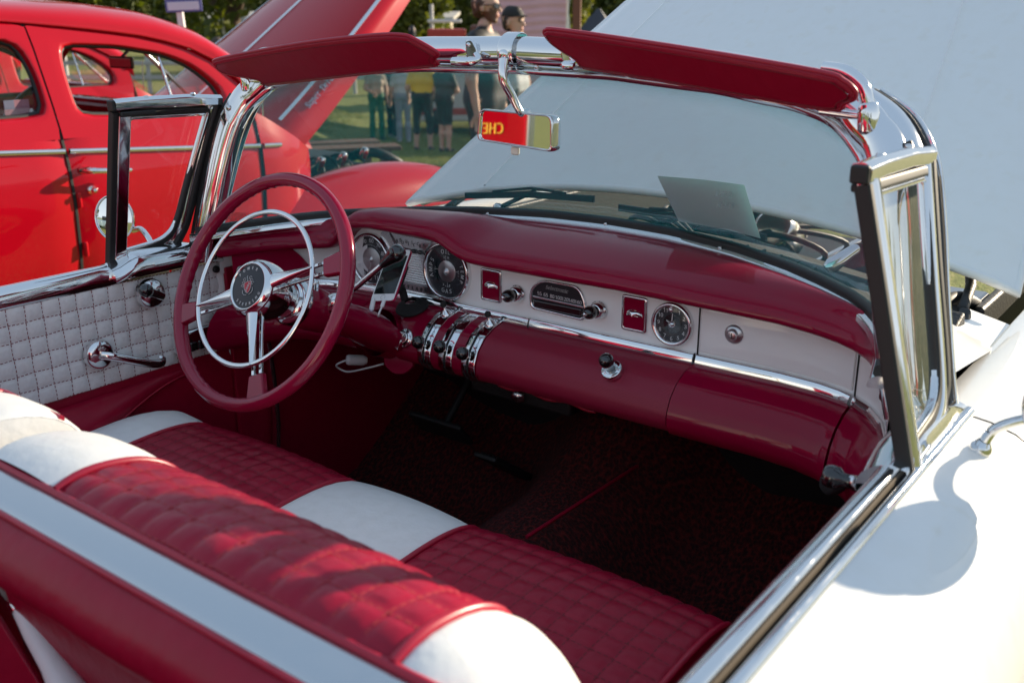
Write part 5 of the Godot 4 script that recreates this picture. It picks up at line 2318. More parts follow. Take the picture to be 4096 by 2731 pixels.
func build_small() -> void:
	# telephone in its clip on the dash
	var top := V(-.351, 1.060, -1.449)
	var bot := V(-.327, .983, -1.372)
	var u := (top - bot).normalized()
	var x := V(1, 0, 0)
	x = (x - u * x.dot(u)).normalized()
	var n := x.cross(u)
	var c := (top + bot) * .5
	var b := Basis(x, u, n)
	var ph := thing("smartphone", "white smartphone with a dark screen and pink edge, clipped to the crimson dash", "phone")
	ph.transform = Transform3D(b, c)
	var mb := MB.new()
	mb.at(V(0, 0, -.007)).prism(rect2(.0586, .1238, .008, 5), .0058, .0012)
	part("case", mb, mat(Color(.55, .015, .09), .3, .6), ph)
	mb = MB.new()
	mb.at(V(0, 0, -.0012)).prism(rect2(.0568, .122, .0075, 5), .0014, .0004)
	part("front_glass", mb, mat(grey(.75), .12), ph)
	mb = MB.new()
	mb.at(V(0, .0005, .0003)).prism(rect2(.0516, .0905, .0003, 1), .0003)
	part("screen", mb, mat(Color(.008, .010, .010), .04), ph)
	mb = MB.new()
	mb.at(V(0, -.0525, .0003), along(V(0, 0, 1))).lathe([Vector2(.0058, 0), Vector2(.0056, .0003), Vector2(.0048, .0003), Vector2(.0046, 0)], 24)
	mb.at(V(0, .0525, .0003)).rbox(V(.009, .0012, .0003), .0001)
	part("home_button", mb, mat(grey(.45), .3), ph)
	var ho := thing("phone_holder", "black clip holder stuck on the crimson dash behind the phone", "holder")
	mb = MB.new()
	mb.at(c + n * -.013, b).rbox(V(.05, .06, .010), .003)
	mb.at(c + n * -.024 + u * -.012, b * along(V(0, 0, 1))).lathe([Vector2(.014, -.01), Vector2(.017, -.004), Vector2(.017, .004), Vector2(.012, .010)], 20)
	part("clip", mb, M.black_matte, ho)
	mb = MB.new()
	mb.tube(spline([c + n * -.02 + u * -.012, V(-.352, .985, -1.452), V(-.345, .958, -1.456)], 5), .008, 10)
	part("stem", mb, M.black_matte, ho)
	mb = MB.new()
	mb.at(roll_at(-.33, .13, .004) + V(0, .003, 0), Basis(V(1, 0, 0), .35)).lathe([Vector2(.034, -.004), Vector2(.036, -.001), Vector2(.034, .003), Vector2(.016, .006), Vector2(.012, .014)], 28)
	part("suction_foot", mb, M.black_matte, ho)
	var cb := thing("charging_cable", "white charging cable running from the phone over the roll of the dash", "cable")
	var p0 := bot + x * .006
	mb = MB.new()
	mb.at(p0 + u * -.010, b).rbox(V(.008, .020, .005), .002)
	part("plug", mb, mat(grey(.75), .4), cb)
	mb = MB.new()
	mb.tube(spline([p0 + u * -.018, p0 + u * -.034 + V(0, -.004, .004), V(-.335, .942, -1.372), V(-.318, .920, -1.378), V(-.300, .908, -1.398), V(-.302, .88, -1.43)], 8), .0019, 8)
	part("cord", mb, mat(grey(.75), .45), cb)
	var ap := thing("audio_plug", "white audio plug with ribbed strain relief below the phone", "plug")
	var p1 := bot + x * -.020
	mb = MB.new()
	mb.at(p1 + u * -.012, b * along(V(.15, -1, 0))).lathe([Vector2(.0035, -.012), Vector2(.0048, -.010), Vector2(.0050, .012), Vector2(.0040, .016)], 16)
	part("plug_body", mb, mat(grey(.72), .4), ap)
	mb = MB.new()
	mb.at(p1 + u * -.012, b * along(V(.15, -1, 0)))
	var pr := []
	for k in 8:
		pr.append(Vector2(.0038, .016 + k * .0022))
		pr.append(Vector2(.0026, .0172 + k * .0022))
	mb.lathe(pr, 14)
	part("strain_relief", mb, mat(Color(.55, .45, .55), .5), ap)
	# charger head under the dash
	var ch := thing("charger_adapter", "white charger adapter with looped lead under the dash near the column", "charger")
	mb = MB.new()
	mb.at(V(-.50, .795, -1.45), along(V(-.6, .2, 1))).lathe([Vector2(0, .018), Vector2(.010, .017), Vector2(.012, .012), Vector2(.012, -.02), Vector2(.008, -.028)], 20)
	part("adapter", mb, mat(grey(.7), .4), ch)
	mb = MB.new()
	mb.tube(spline([V(-.507, .798, -1.435), V(-.53, .785, -1.425), V(-.535, .772, -1.435), V(-.51, .768, -1.44), V(-.46, .785, -1.445), V(-.42, .80, -1.46)], 8), .0022, 8)
	part("lead", mb, mat(grey(.7), .45), ch)
	# card in the windshield, its print turned to the outside
	var pa := thing("show_card", "pale sheet of paper leaning against the windshield above the dash", "paper")
	var A := V(.148, 1.242, -1.615)
	var B := V(.335, 1.248, -1.580)
	var Cc := V(.344, 1.146, -1.645)
	var D := V(.155, 1.146, -1.695)
	var rows := []
	var back := []
	for i in 13:
		var t := i / 12.0
		var r := PackedVector3Array()
		var r2 := PackedVector3Array()
		for j in 13:
			var s := j / 12.0
			var p := D.lerp(A, t).lerp(Cc.lerp(B, t), s) + V(0, 0, -.010 * sin(PI * s))
			r.append(p)
			r2.append(p + V(-.0002, 0, -.0008))
		rows.append(r)
		back.append(r2)
	mb = MB.new()
	mb.grid(rows)
	mb.grid(back)
	part("sheet", mb, M.paper, pa)
	mb = MB.new()
	var pn := (B - A).cross(D - A).normalized()
	for k in 2: mb.at(V(.290, 1.226 - k * .022, -1.596 - k * .015), facing(V(.2, .35, 1), V(.02, 1, 0)) * Basis(V(-1, 0, 0), V(0, 1, 0), V(0, 0, -1))).text(font, ["COLL", "YEAR"][k], .014, .0003)
	part("print", mb, mat(grey(.35), .6), pa)
	# white roll lying behind the front seat
	var um := thing("white_roll", "long white roll with a silver end cap behind the passenger's backrest", "roll")
	mb = MB.new()
	var q0 := V(.035, .905, -.43)
	var q1 := V(.52, .70, -.36)
	var path := []
	var rad := []
	for i in 13:
		var t := i / 12.0
		path.append(q0.lerp(q1, t))
		rad.append(.011 + .014 * smoothstep(0.0, .45, t) + .0015 * sin(i * 2.1))
	mb.tube(path, rad, 14)
	part("cover", mb, M.white_leather, um)
	mb = MB.new()
	mb.at(q0, along(q0 - q1)).lathe([Vector2(.0125, -.008), Vector2(.0135, .0), Vector2(.012, .010), Vector2(.004, .014), Vector2(.003, .034), Vector2(0, .035)], 16)
	part("end_cap", mb, M.chrome, um)

# ---------------------------------------------------------------- red 1940s sedan parked alongside
func resample(p: PackedVector2Array, c: Vector2, n: int) -> PackedVector2Array:
	# points of a closed outline seen from c at n even angles
	var o := PackedVector2Array()
	var m := p.size()
	for k in n:
		var a := TAU * k / n
		var d := Vector2(cos(a), sin(a))
		var best := 1e9
		var hit := c
		for i in m:
			var q = Geometry2D.segment_intersects_segment(c, c + d * 20.0, p[i], p[(i + 1) % m])
			if q != null and c.distance_to(q) < best:
				best = c.distance_to(q)
				hit = q
		o.append(hit)
	return o

func sedan_x(y: float) -> float:
	return lerp_tab(y, [.30, .45, .6, .8, .95, 1.05, 1.2, 1.4, 1.48, 1.53], [.80, .86, .885, .895, .885, .86, .81, .73, .69, .64])

func gutter_y(z: float) -> float:
	if z > 0.0: z *= 2.9
	return lerp_tab(-z, [-1.0, -.4, .4, 1.2, 1.985, 2.177, 2.415, 2.631, 2.862, 2.949, 3.03, 3.08], [1.12, 1.30, 1.46, 1.52, 1.512, 1.496, 1.472, 1.442, 1.373, 1.304, 1.22, 1.15])

func roof_y(z: float) -> float:
	if z > 0.0: z *= 2.9
	return lerp_tab(-z, [-1.1, -.4, .4, 1.2, 2.0, 2.4, 2.7, 2.9, 3.05, 3.15, 3.22], [1.12, 1.33, 1.52, 1.60, 1.60, 1.59, 1.56, 1.50, 1.42, 1.34, 1.26])

func build_sedan() -> void:
	var X := -3.62
	var car2 := thing("red_sedan", "glossy red 1940s sedan with its hood raised, parked alongside the white convertible", "car", V(X, 0, 0))
	var N := 72
	var front_win := rounded(P2([-2.195, 1.145, -2.195, 1.30, -2.215, 1.41, -2.449, 1.40, -2.668, 1.362, -2.782, 1.312, -2.861, 1.243, -2.900, 1.185, -2.880, 1.120, -2.52, 1.118]), [.05, .05, .05, .05, .05, .05, .04, .03, .03, .05], 4)
	var rear_win := rounded(P2([-1.30, 1.150, -1.22, 1.26, -1.40, 1.41, -1.75, 1.437, -2.035, 1.428, -2.068, 1.30, -2.060, 1.150]), [.05, .06, .10, .1, .06, .05, .05], 4)
	var belt := 1.06
	for s in [-1.0, 1.0]:
		for k in 2:
			var d := group("front_door" if k == 0 else "rear_door", car2)
			var z0: float = -2.094 if k == 0 else -1.02
			var z1: float = -3.03 if k == 0 else -2.086
			# upper part round the window
			var bnd := PackedVector2Array([V2(z0, belt)])
			for i in 13:
				var z := lerpf(z0, z1, i / 12.0)
				bnd.append(V2(z, maxf(gutter_y(z) - .012, belt + .02)))
			bnd.append(V2(z1, belt))
			var win := front_win if k == 0 else rear_win
			var c := V2(-2.5, 1.25) if k == 0 else V2(-1.68, 1.29)
			var a := resample(bnd, c, N)
			var b := resample(win, c, N)
			var mb := MB.new()
			var rows := []
			for q in [[0.0, 0.0], [.45, 0.0], [.78, 0.0], [.90, -.004], [.96, -.014], [1.0, -.034], [1.0, -.060]]:
				var r := PackedVector3Array()
				for i in N:
					var p := a[i].lerp(b[i], q[0])
					r.append(V((sedan_x(p.y) + q[1]) * s, p.y, p.x))
				rows.append(r)
			mb.grid(rows, true)
			part("door_upper", mb, M.sedan_red, d)
			mb = MB.new()
			var ring := []
			for i in N: ring.append(V((sedan_x(b[i].y) - .045) * s, b[i].y, b[i].x))
			var seal := []
			for p in ring: seal.append(p + V(.006 * s, 0, 0))
			mb.tube(seal, .011, 6, true)
			part("window_seal", mb, M.rubber, d)
			if k == 1:
				mb = MB.new()
				mb.fan(ring, V(s, 0, 0))
				part("window_pane", mb, M.glass, d)
			else:
				# wound down but for the vent wing
				mb = MB.new()
				var wing := []
				for i in N:
					if b[i].x < -2.66: wing.append(ring[i])
				mb.fan(wing, V(s, 0, 0))
				part("vent_wing", mb, M.glass, d)
				mb = MB.new()
				mb.tube([V((sedan_x(1.12) - .045) * s, 1.12, -2.66), V((sedan_x(1.36) - .045) * s, 1.36, -2.66)], .007, 6)
				part("vent_bar", mb, M.chrome, d)
			# lower part
			mb = MB.new()
			rows = []
			for i in 19:
				var y := lerpf(.34, belt, i / 18.0)
				var r := PackedVector3Array()
				for j in 17:
					var z := lerpf(z0, z1, j / 16.0)
					var edge := -.012 if (j == 0 or j == 16) else 0.0
					r.append(V((sedan_x(y) + edge) * s, y, z))
				rows.append(r)
			mb.grid(rows)
			part("door_lower", mb, M.sedan_red, d)
			# chrome strip
			mb = MB.new()
			var path := []
			for j in 9:
				var z := lerpf(z0 - .006, z1 + .006, j / 8.0)
				var y := 1.033 + (z + 1.83) * .0725
				path.append(V((sedan_x(y) + .005) * s, y, z))
			mb.sweep(path, rounded(P2([-.006, -.013, .008, -.009, .010, 0, .008, .009, -.006, .013]), .003, 2), Vector3.UP)
			part("belt_trim", mb, M.chrome, d)
			mb = MB.new()
			var hz: float = -2.165 if k == 0 else -1.20
			mb.tube(spline([V(.885 * s, .935, hz + .03), V(.935 * s, .938, hz + .018), V(.95 * s, .936, hz), V(.948 * s, .928, hz - .08), V(.945 * s, .922, hz - .15)], 6), [.016, .016, .015, .015, .015, .014, .014, .013, .013, .013, .013, .012, .012, .012, .012, .012, .011, .011, .011, .011, .010, .010, .010, .009, .008], 10)
			part("door_handle", mb, M.chrome, d)
			mb = MB.new()
			mb.at(V(.895 * s, .855, hz + .005), along(V(s, 0, 0))).lathe([Vector2(.020, -.004), Vector2(.020, .004), Vector2(.014, .010), Vector2(.008, .022), Vector2(.012, .030), Vector2(0, .036)], 18)
			part("lock", mb, M.chrome, d)
			for hy in [.62, .82]:
				mb = MB.new()
				mb.at(V(.888 * s, hy, z0 - .012), along(V(0, 1, 0))).lathe([Vector2(0, -.03), Vector2(.010, -.028), Vector2(.011, .028), Vector2(0, .03)], 10)
				part("hinge", mb, M.sedan_red, d)
		# dark gap behind the door seams
		for z in [-2.09, -3.036]:
			var mb := MB.new()
			var path := []
			for i in 12:
				var y := lerpf(.34, gutter_y(z) - .015, i / 11.0)
				path.append(V((sedan_x(y) - .012) * s, y, z))
			mb.sweep(path, rect2(.012, .012, .001), V(0, 0, 1))
			part("door_seam", mb, M.black_matte, car2)
		# rear quarter and cowl side
		var mb := MB.new()
		var rows := []
		for i in 21:
			var z := lerpf(.38, -1.012, i / 20.0)
			var t := smoothstep(.0, .38, z)
			var r := PackedVector3Array()
			for j in 21:
				var y := lerpf(.34, gutter_y(z) - .012, j / 20.0)
				r.append(V(sedan_x(y) * (1 - .35 * t) * s, y, z))
			rows.append(r)
		mb.grid(rows)
		part("rear_quarter", mb, M.sedan_red, car2)
		mb = MB.new()
		rows = []
		for i in 11:
			var z := lerpf(-3.042, -3.46, i / 10.0)
			var t := i / 10.0
			var r := PackedVector3Array()
			for j in 15:
				var y := lerpf(.34, lerpf(1.10, .88, t), j / 14.0)
				r.append(V((sedan_x(y) - .16 * t * t - .06 * t * smoothstep(.85, 1.1, y)) * s, y, z))
			rows.append(r)
		mb.grid(rows)
		part("cowl_side", mb, M.sedan_red, car2)
		mb = MB.new()
		var tp := []
		for j in 5:
			var z := lerpf(-3.045, -3.16, j / 4.0)
			var y := 1.033 + (z + 1.83) * .0725
			tp.append(V((sedan_x(y) + .005 - .08 * j / 4.0 * .2) * s, y, z))
		mb.sweep(tp, rounded(P2([-.006, -.013, .008, -.009, .010, 0, .008, .009, -.006, .013]), .003, 2), Vector3.UP)
		part("cowl_trim", mb, M.chrome, car2)
		# front fender: a long rounded pontoon
		mb = MB.new()
		rows = []
		for i in 31:
			var t := i / 30.0
			var z := lerpf(-3.08, -4.72, t)
			var top := .42 + .335 * pow(sin(PI * clampf(t * .80 + .12, 0, 1)), .55)
			var half := .10 + .13 * pow(sin(PI * clampf(t * .84 + .08, 0, 1)), .6)
			var cx := .74 - .03 * t
			var r := PackedVector3Array()
			for j in 17:
				var a := PI * j / 16.0
				r.append(V((cx - cos(a) * half) * s, lerpf(.40, top, pow(sin(a), .75)), z))
			rows.append(r)
		mb.grid(rows)
		mb.fan(Array(rows[30]), V(0, 0, -1))
		part("front_fender", mb, M.sedan_red, car2)
		for z in [-4.0, -.55]:
			var w := group("wheel", car2)
			mb = MB.new()
			mb.at(V(.74 * s, .34, z), along(V(s, 0, 0)))
			mb.lathe([Vector2(.21, -.09), Vector2(.29, -.10), Vector2(.335, -.07), Vector2(.342, 0), Vector2(.335, .07), Vector2(.29, .10), Vector2(.20, .085)], 32)
			part("tyre", mb, M.rubber, w)
			mb = MB.new()
			mb.at(V(.74 * s, .34, z), along(V(s, 0, 0)))
			mb.lathe([Vector2(0, .11), Vector2(.10, .10), Vector2(.13, .07), Vector2(.20, .08), Vector2(.21, .07)], 32)
			part("rim", mb, M.chrome, w)
	# roof, windshield, back
	var mb := MB.new()
	var rows := []
	for i in 45:
		var z := lerpf(.38, -3.06, i / 44.0)
		var g := gutter_y(z) - .012
		var t := roof_y(z)
		var gx := sedan_x(g) * (1 - .35 * smoothstep(.0, .38, z))
		var r := PackedVector3Array()
		for j in 25:
			var a := PI * j / 24.0
			var cc := cos(a)
			r.append(V(-gx * signf(cc) * pow(absf(cc), .55), g + (t - g) * pow(sin(a), .8), z))
		rows.append(r)
	mb.grid(rows)
	part("roof", mb, M.sedan_red, car2)
	for s in [-1.0, 1.0]:
		mb = MB.new()
		var gp := []
		for i in 31:
			var z := lerpf(.32, -3.02, i / 30.0)
			var g := gutter_y(z) - .006
			gp.append(V((sedan_x(g) * (1 - .35 * smoothstep(.0, .38, z)) + .008) * s, g, z))
		mb.sweep(gp, rect2(.018, .010, .003), Vector3.UP)
		part("drip_rail", mb, M.sedan_red, car2)
	mb = MB.new()
	rows = []
	for i in 9:
		var t := i / 8.0
		var r := PackedVector3Array()
		for j in 17:
			var x := lerpf(-1, 1, j / 16.0)
			r.append(V(x * lerpf(.72, .60, t), lerpf(1.06, 1.30, t), lerpf(-3.36, -3.06, t) + .12 * x * x))
		rows.append(r)
	mb.grid(rows)
	part("windshield", mb, M.glass, car2)
	mb = MB.new()
	mb.tube([V(0, 1.05, -3.37), V(0, 1.36, -3.04)], .012, 8)
	part("windshield_divider", mb, M.chrome, car2)
	mb = MB.new()
	rows = []
	for i in 7:
		var t := i / 6.0
		var r := PackedVector3Array()
		for j in 13:
			var x := lerpf(-1, 1, j / 12.0)
			r.append(V(x * lerpf(.76, .60, t), lerpf(1.06, .98, t) - .03 * x * x, lerpf(-3.25, -3.50, t) + .10 * x * x))
		rows.append(r)
	mb.grid(rows)
	part("cowl_top", mb, M.sedan_red, car2)
	mb = MB.new()
	mb.rbox(V(1.1, .8, .05), .03, V(0, .72, .38))
	part("tail_panel", mb, M.sedan_red, car2)
	# wiper and whip aerial seen beside the cowl
	mb = MB.new()
	mb.tube([V(.70, 1.0, -3.2), V(.70, 1.28, -3.22)], .006, 6)
	mb.at(V(.70, 1.0, -3.2)).lathe([Vector2(.016, -.02), Vector2(.016, .02), Vector2(0, .04)], 12)
	part("aerial", mb, M.chrome, car2)
	# inside: floor, benches, dash, wheel
	var ins := group("interior", car2)
	mb = MB.new()
	mb.rbox(V(1.55, .06, 3.6), .01, V(0, .38, -1.5))
	part("floor", mb, M.black_matte, ins)
	for z in [-2.0, -1.0]:
		mb = MB.new()
		mb.rbox(V(1.3, .22, .5), .06, V(0, .62, z))
		mb.at(V(0, .86, z + .30), Basis(V(1, 0, 0), -.2)).rbox(V(1.3, .56, .16), .06)
		part("bench", mb, mat(grey(.03), .6), ins)
	mb = MB.new()
	mb.rbox(V(1.4, .22, .14), .05, V(0, 1.0, -3.02))
	part("dash", mb, M.sedan_red, ins)
	mb = MB.new()
	var wr := []
	for k in 32: wr.append(V(-.38 + cos(TAU * k / 32) * .21, 1.06 + sin(TAU * k / 32) * .15, -2.62 - sin(TAU * k / 32) * .14))
	mb.tube(wr, .013, 8, true)
	mb.tube([V(-.38, 1.06, -2.62), V(-.38, .92, -2.95)], .02, 8)
	part("steering_wheel", mb, M.black_gloss, ins)
	mb = MB.new()
	mb.at(V(0, 1.30, -2.92)).rbox(V(.20, .06, .02), .012)
	mb.at(Vector3.ZERO).tube([V(0, 1.32, -2.92), V(0, 1.37, -2.98)], .008, 6)
	part("mirror", mb, M.black_gloss, ins)
	# flag decal inside the near rear window
	mb = MB.new()
	for k in 13:
		mb.rbox(V(.001, .0036, .10), .0003, V(sedan_x(1.18) - .050, 1.154 + k * .0048, -1.972))
	part("flag_stripe", mb, mat(Color(.32, .15, .20), .6), ins)
	mb = MB.new()
	mb.rbox(V(.0012, .034, .040), .0003, V(sedan_x(1.18) - .0488, 1.197, -1.943))
	part("flag_canton", mb, mat(Color(.10, .11, .18), .6), ins)
	# engine and its raised hood
	var en := group("engine_bay", car2)
	mb = MB.new()
	mb.rbox(V(.52, .34, .72), .06, V(.02, .58, -3.85))
	mb.rbox(V(.9, .3, .04), .02, V(0, .72, -3.48))
	mb.rbox(V(.8, .30, .05), .03, V(0, .46, -4.62))
	part("engine_block", mb, M.iron, en)
	mb = MB.new()
	mb.at(V(.22, .835, -3.74)).lathe([Vector2(0, .055), Vector2(.10, .050), Vector2(.115, .04), Vector2(.105, .034)], 28)
	mb.at(V(.22, .835, -3.74)).lathe([Vector2(.105, -.034), Vector2(.115, -.045), Vector2(.06, -.055)], 28)
	part("air_cleaner_lid", mb, M.chrome, en)
	mb = MB.new()
	mb.at(V(.22, .835, -3.74)).lathe([Vector2(.098, .036), Vector2(.098, -.036)], 40)
	part("air_filter", mb, mat(Color(.45, .02, .02), .8), en)
	mb = MB.new()
	mb.tube(spline(P3([.50, .62, -3.55, .42, .78, -3.62, .34, .84, -3.68, .22, .86, -3.74]), 6), .022, 10)
	mb.tube(spline(P3([.30, .72, -4.1, .44, .76, -4.2, .52, .70, -4.32, .50, .60, -4.45]), 6), .030, 10)
	for k in 5: mb.tube(spline([V(.42, .60, -3.66 - k * .11), V(.47, .70, -3.68 - k * .11), V(.36, .76, -3.74 - k * .09), V(.24, .72, -3.80 - k * .07)], 5), .008, 6)
	part("hose", mb, M.rubber, en)
	mb = MB.new()
	for k in 4: mb.at(V(.44, .72 + .01 * k, -3.62 - k * .17), Basis(V(0, 0, 1), -.5)).lathe([Vector2(0, .05), Vector2(.02, .045), Vector2(.026, .02), Vector2(.024, -.03)], 14)
	mb.tube(spline(P3([.46, .66, -3.6, .40, .74, -3.9, .44, .68, -4.3]), 6), .014, 8)
	part("fitting", mb, M.chrome, en)
	var ho := group("hood", car2)
	var ang := deg_to_rad(33.0)
	var hx := Transform3D(Basis(V(1, 0, 0), ang), V(0, .875, -3.45))
	ho.transform = hx
	var hp := func(u: float, v: float, sh: float) -> Vector3:
		# u across (-1 .. 1), v from the hinge to the nose
		var hw := lerpf(.66, .44, pow(v, 1.5)) - sh
		var ht := .25 - sh
		var nose := maxf(0.0, v - .75) / .25
		ht -= .10 * nose * nose
		var yl := lerpf(0.0, .05, v)
		var a := PI * .5 * u
		var bulge := pow(absf(cos(a)), .62)
		var low := .0 if absf(u) < .98 else -.02
		return V(sin(a) * hw, yl + (ht - yl) * bulge + low, -1.45 * v)
	mb = MB.new()
	rows = []
	var und := []
	for i in 31:
		var r := PackedVector3Array()
		var q := PackedVector3Array()
		for j in 41:
			var u := lerpf(-1, 1, j / 40.0)
			r.append(hp.call(u, i / 30.0, 0.0))
			q.append(hp.call(u, i / 30.0, .018))
		rows.append(r)
		und.append(q)
	mb.grid(rows)
	part("hood_panel", mb, M.sedan_red, ho)
	mb = MB.new()
	mb.grid(und)
	part("hood_underside", mb, M.black_matte, ho)
	mb = MB.new()
	var nose_ring: PackedVector3Array = rows[30]
	mb.fan(Array(nose_ring), V(0, .3, -1))
	part("hood_nose", mb, M.sedan_red, ho)
	mb = MB.new()
	for u0 in [-.72, 0.0, .72]:
		var cp := []
		for i in 25: cp.append(hp.call(u0, .02 + i / 24.0 * .93, -.004))
		mb.sweep(cp, rect2(.020, .010, .003), V(u0, 1, .4))
		part("hood_trim", mb, M.chrome, ho)
		mb = MB.new()
	var script := "Super Deluxe"
	for i in script.length():
		var p: Vector3 = hp.call(.84, .14 + i * .017, -.006)
		var pu: Vector3 = hp.call(.80, .14 + i * .017, -.006)
		var pf: Vector3 = hp.call(.84, .16 + i * .017, -.006)
		var t := (pf - p).normalized()
		var up := (pu - p).normalized()
		mb.at(p, Basis(t, up, t.cross(up))).text(serif, script[i], .045, .006)
	part("hood_script", mb, M.chrome, ho)
	# a second red car in the next space, seen through this one's windows
	var c2 := car2.duplicate()
	c2.name = numbered("red_sedan")
	add_child(c2)
	c2.position = V(X - 3.05, -.08, -1.35)
	c2.get_node("hood").transform = Transform3D(Basis.IDENTITY, V(0, .68, -3.40))
	c2.set_meta("label", "second red sedan, seen only through the windows of the nearer one")

# ---------------------------------------------------------------- trees, tents, stands, far cars
var leaf_mats := {}

func leaf_mat(key: String, c: Color) -> StandardMaterial3D:
	if not leaf_mats.has(key):
		var m := mat(Color.WHITE, .6)
		m.vertex_color_use_as_albedo = true
		m.backlight_enabled = true
		m.backlight = Color(.9, .9, .4)
		leaf_mats[key] = m
	return leaf_mats[key]

func tree(called: String, label: String, pos: Vector3, h: float, lobes: Array, trunk_r: float, leaf: float, count: int, c0: Color, c1: Color, sd: int) -> Node3D:
	var r := RandomNumberGenerator.new()
	r.seed = sd
	var t := thing(called, label, "tree", pos, 0.0, "trees round the show field")
	var mb := MB.new()
	var top := h * .55
	mb.tube(spline([V(0, -.2, 0), V(.05, top * .3, .03), V(-.06, top * .65, 0), V(.04, top, .05)], 4), [trunk_r * 1.3, trunk_r, trunk_r * .95, trunk_r * .9, trunk_r * .85, trunk_r * .8, trunk_r * .78, trunk_r * .75, trunk_r * .7, trunk_r * .62, trunk_r * .55, trunk_r * .48, trunk_r * .4], 9)
	for l in lobes:
		var c := V(l[0], l[1], l[2])
		mb.tube([V(0, top * r.randf_range(.5, .9), 0), V(c.x * .4, lerpf(top, c.y, .4), c.z * .4), c], [trunk_r * .5, trunk_r * .32, trunk_r * .1], 6)
	part("trunk", mb, mat(Color(.09, .06, .04), .9), t)
	mb = MB.new()
	var tot := 0.0
	for l in lobes: tot += l[3] * l[3]
	for l in lobes:
		var n := int(count * l[3] * l[3] / tot)
		# each lobe holds several clumps
		var clumps := []
		for k in 14:
			var d: Vector3 = V(r.randfn(), r.randfn() * .8, r.randfn()).normalized() * l[3] * pow(r.randf(), .4)
			clumps.append([V(l[0], l[1], l[2]) + d, l[3] * r.randf_range(.22, .45), r.randf()])
		for i in n:
			var cl: Array = clumps[r.randi() % 14]
			var d: Vector3 = V(r.randfn(), r.randfn(), r.randfn()).normalized() * cl[1] * pow(r.randf(), .35)
			var p: Vector3 = cl[0] + d
			var a := V(r.randfn(), r.randfn(), r.randfn()).normalized()
			var b := a.cross(V(r.randfn(), r.randfn(), r.randfn())).normalized()
			var sz := leaf * r.randf_range(.6, 1.3)
			mb.tint = c0.lerp(c1, clampf(cl[2] * .7 + r.randf() * .4, 0, 1))
			var n0 := a.cross(b)
			var f := mb.push(p - a * sz, n0)
			mb.push(p + b * sz * .45 , n0)
			mb.push(p + a * sz, n0)
			mb.push(p - b * sz * .45, n0)
			mb.tri(f, f + 1, f + 2)
			mb.tri(f, f + 2, f + 3)
	part("crown", mb, leaf_mat(called, c0), t)
	return t

func gp(d: float, w: float) -> Vector3:   # a place on the ground, d metres ahead of the viewer and w to the right
	var x := 1.04 - .6046 * d + .7965 * w
	var z := -.7965 * d - .6046 * w
	return V(x, ground_y(x, z), z)

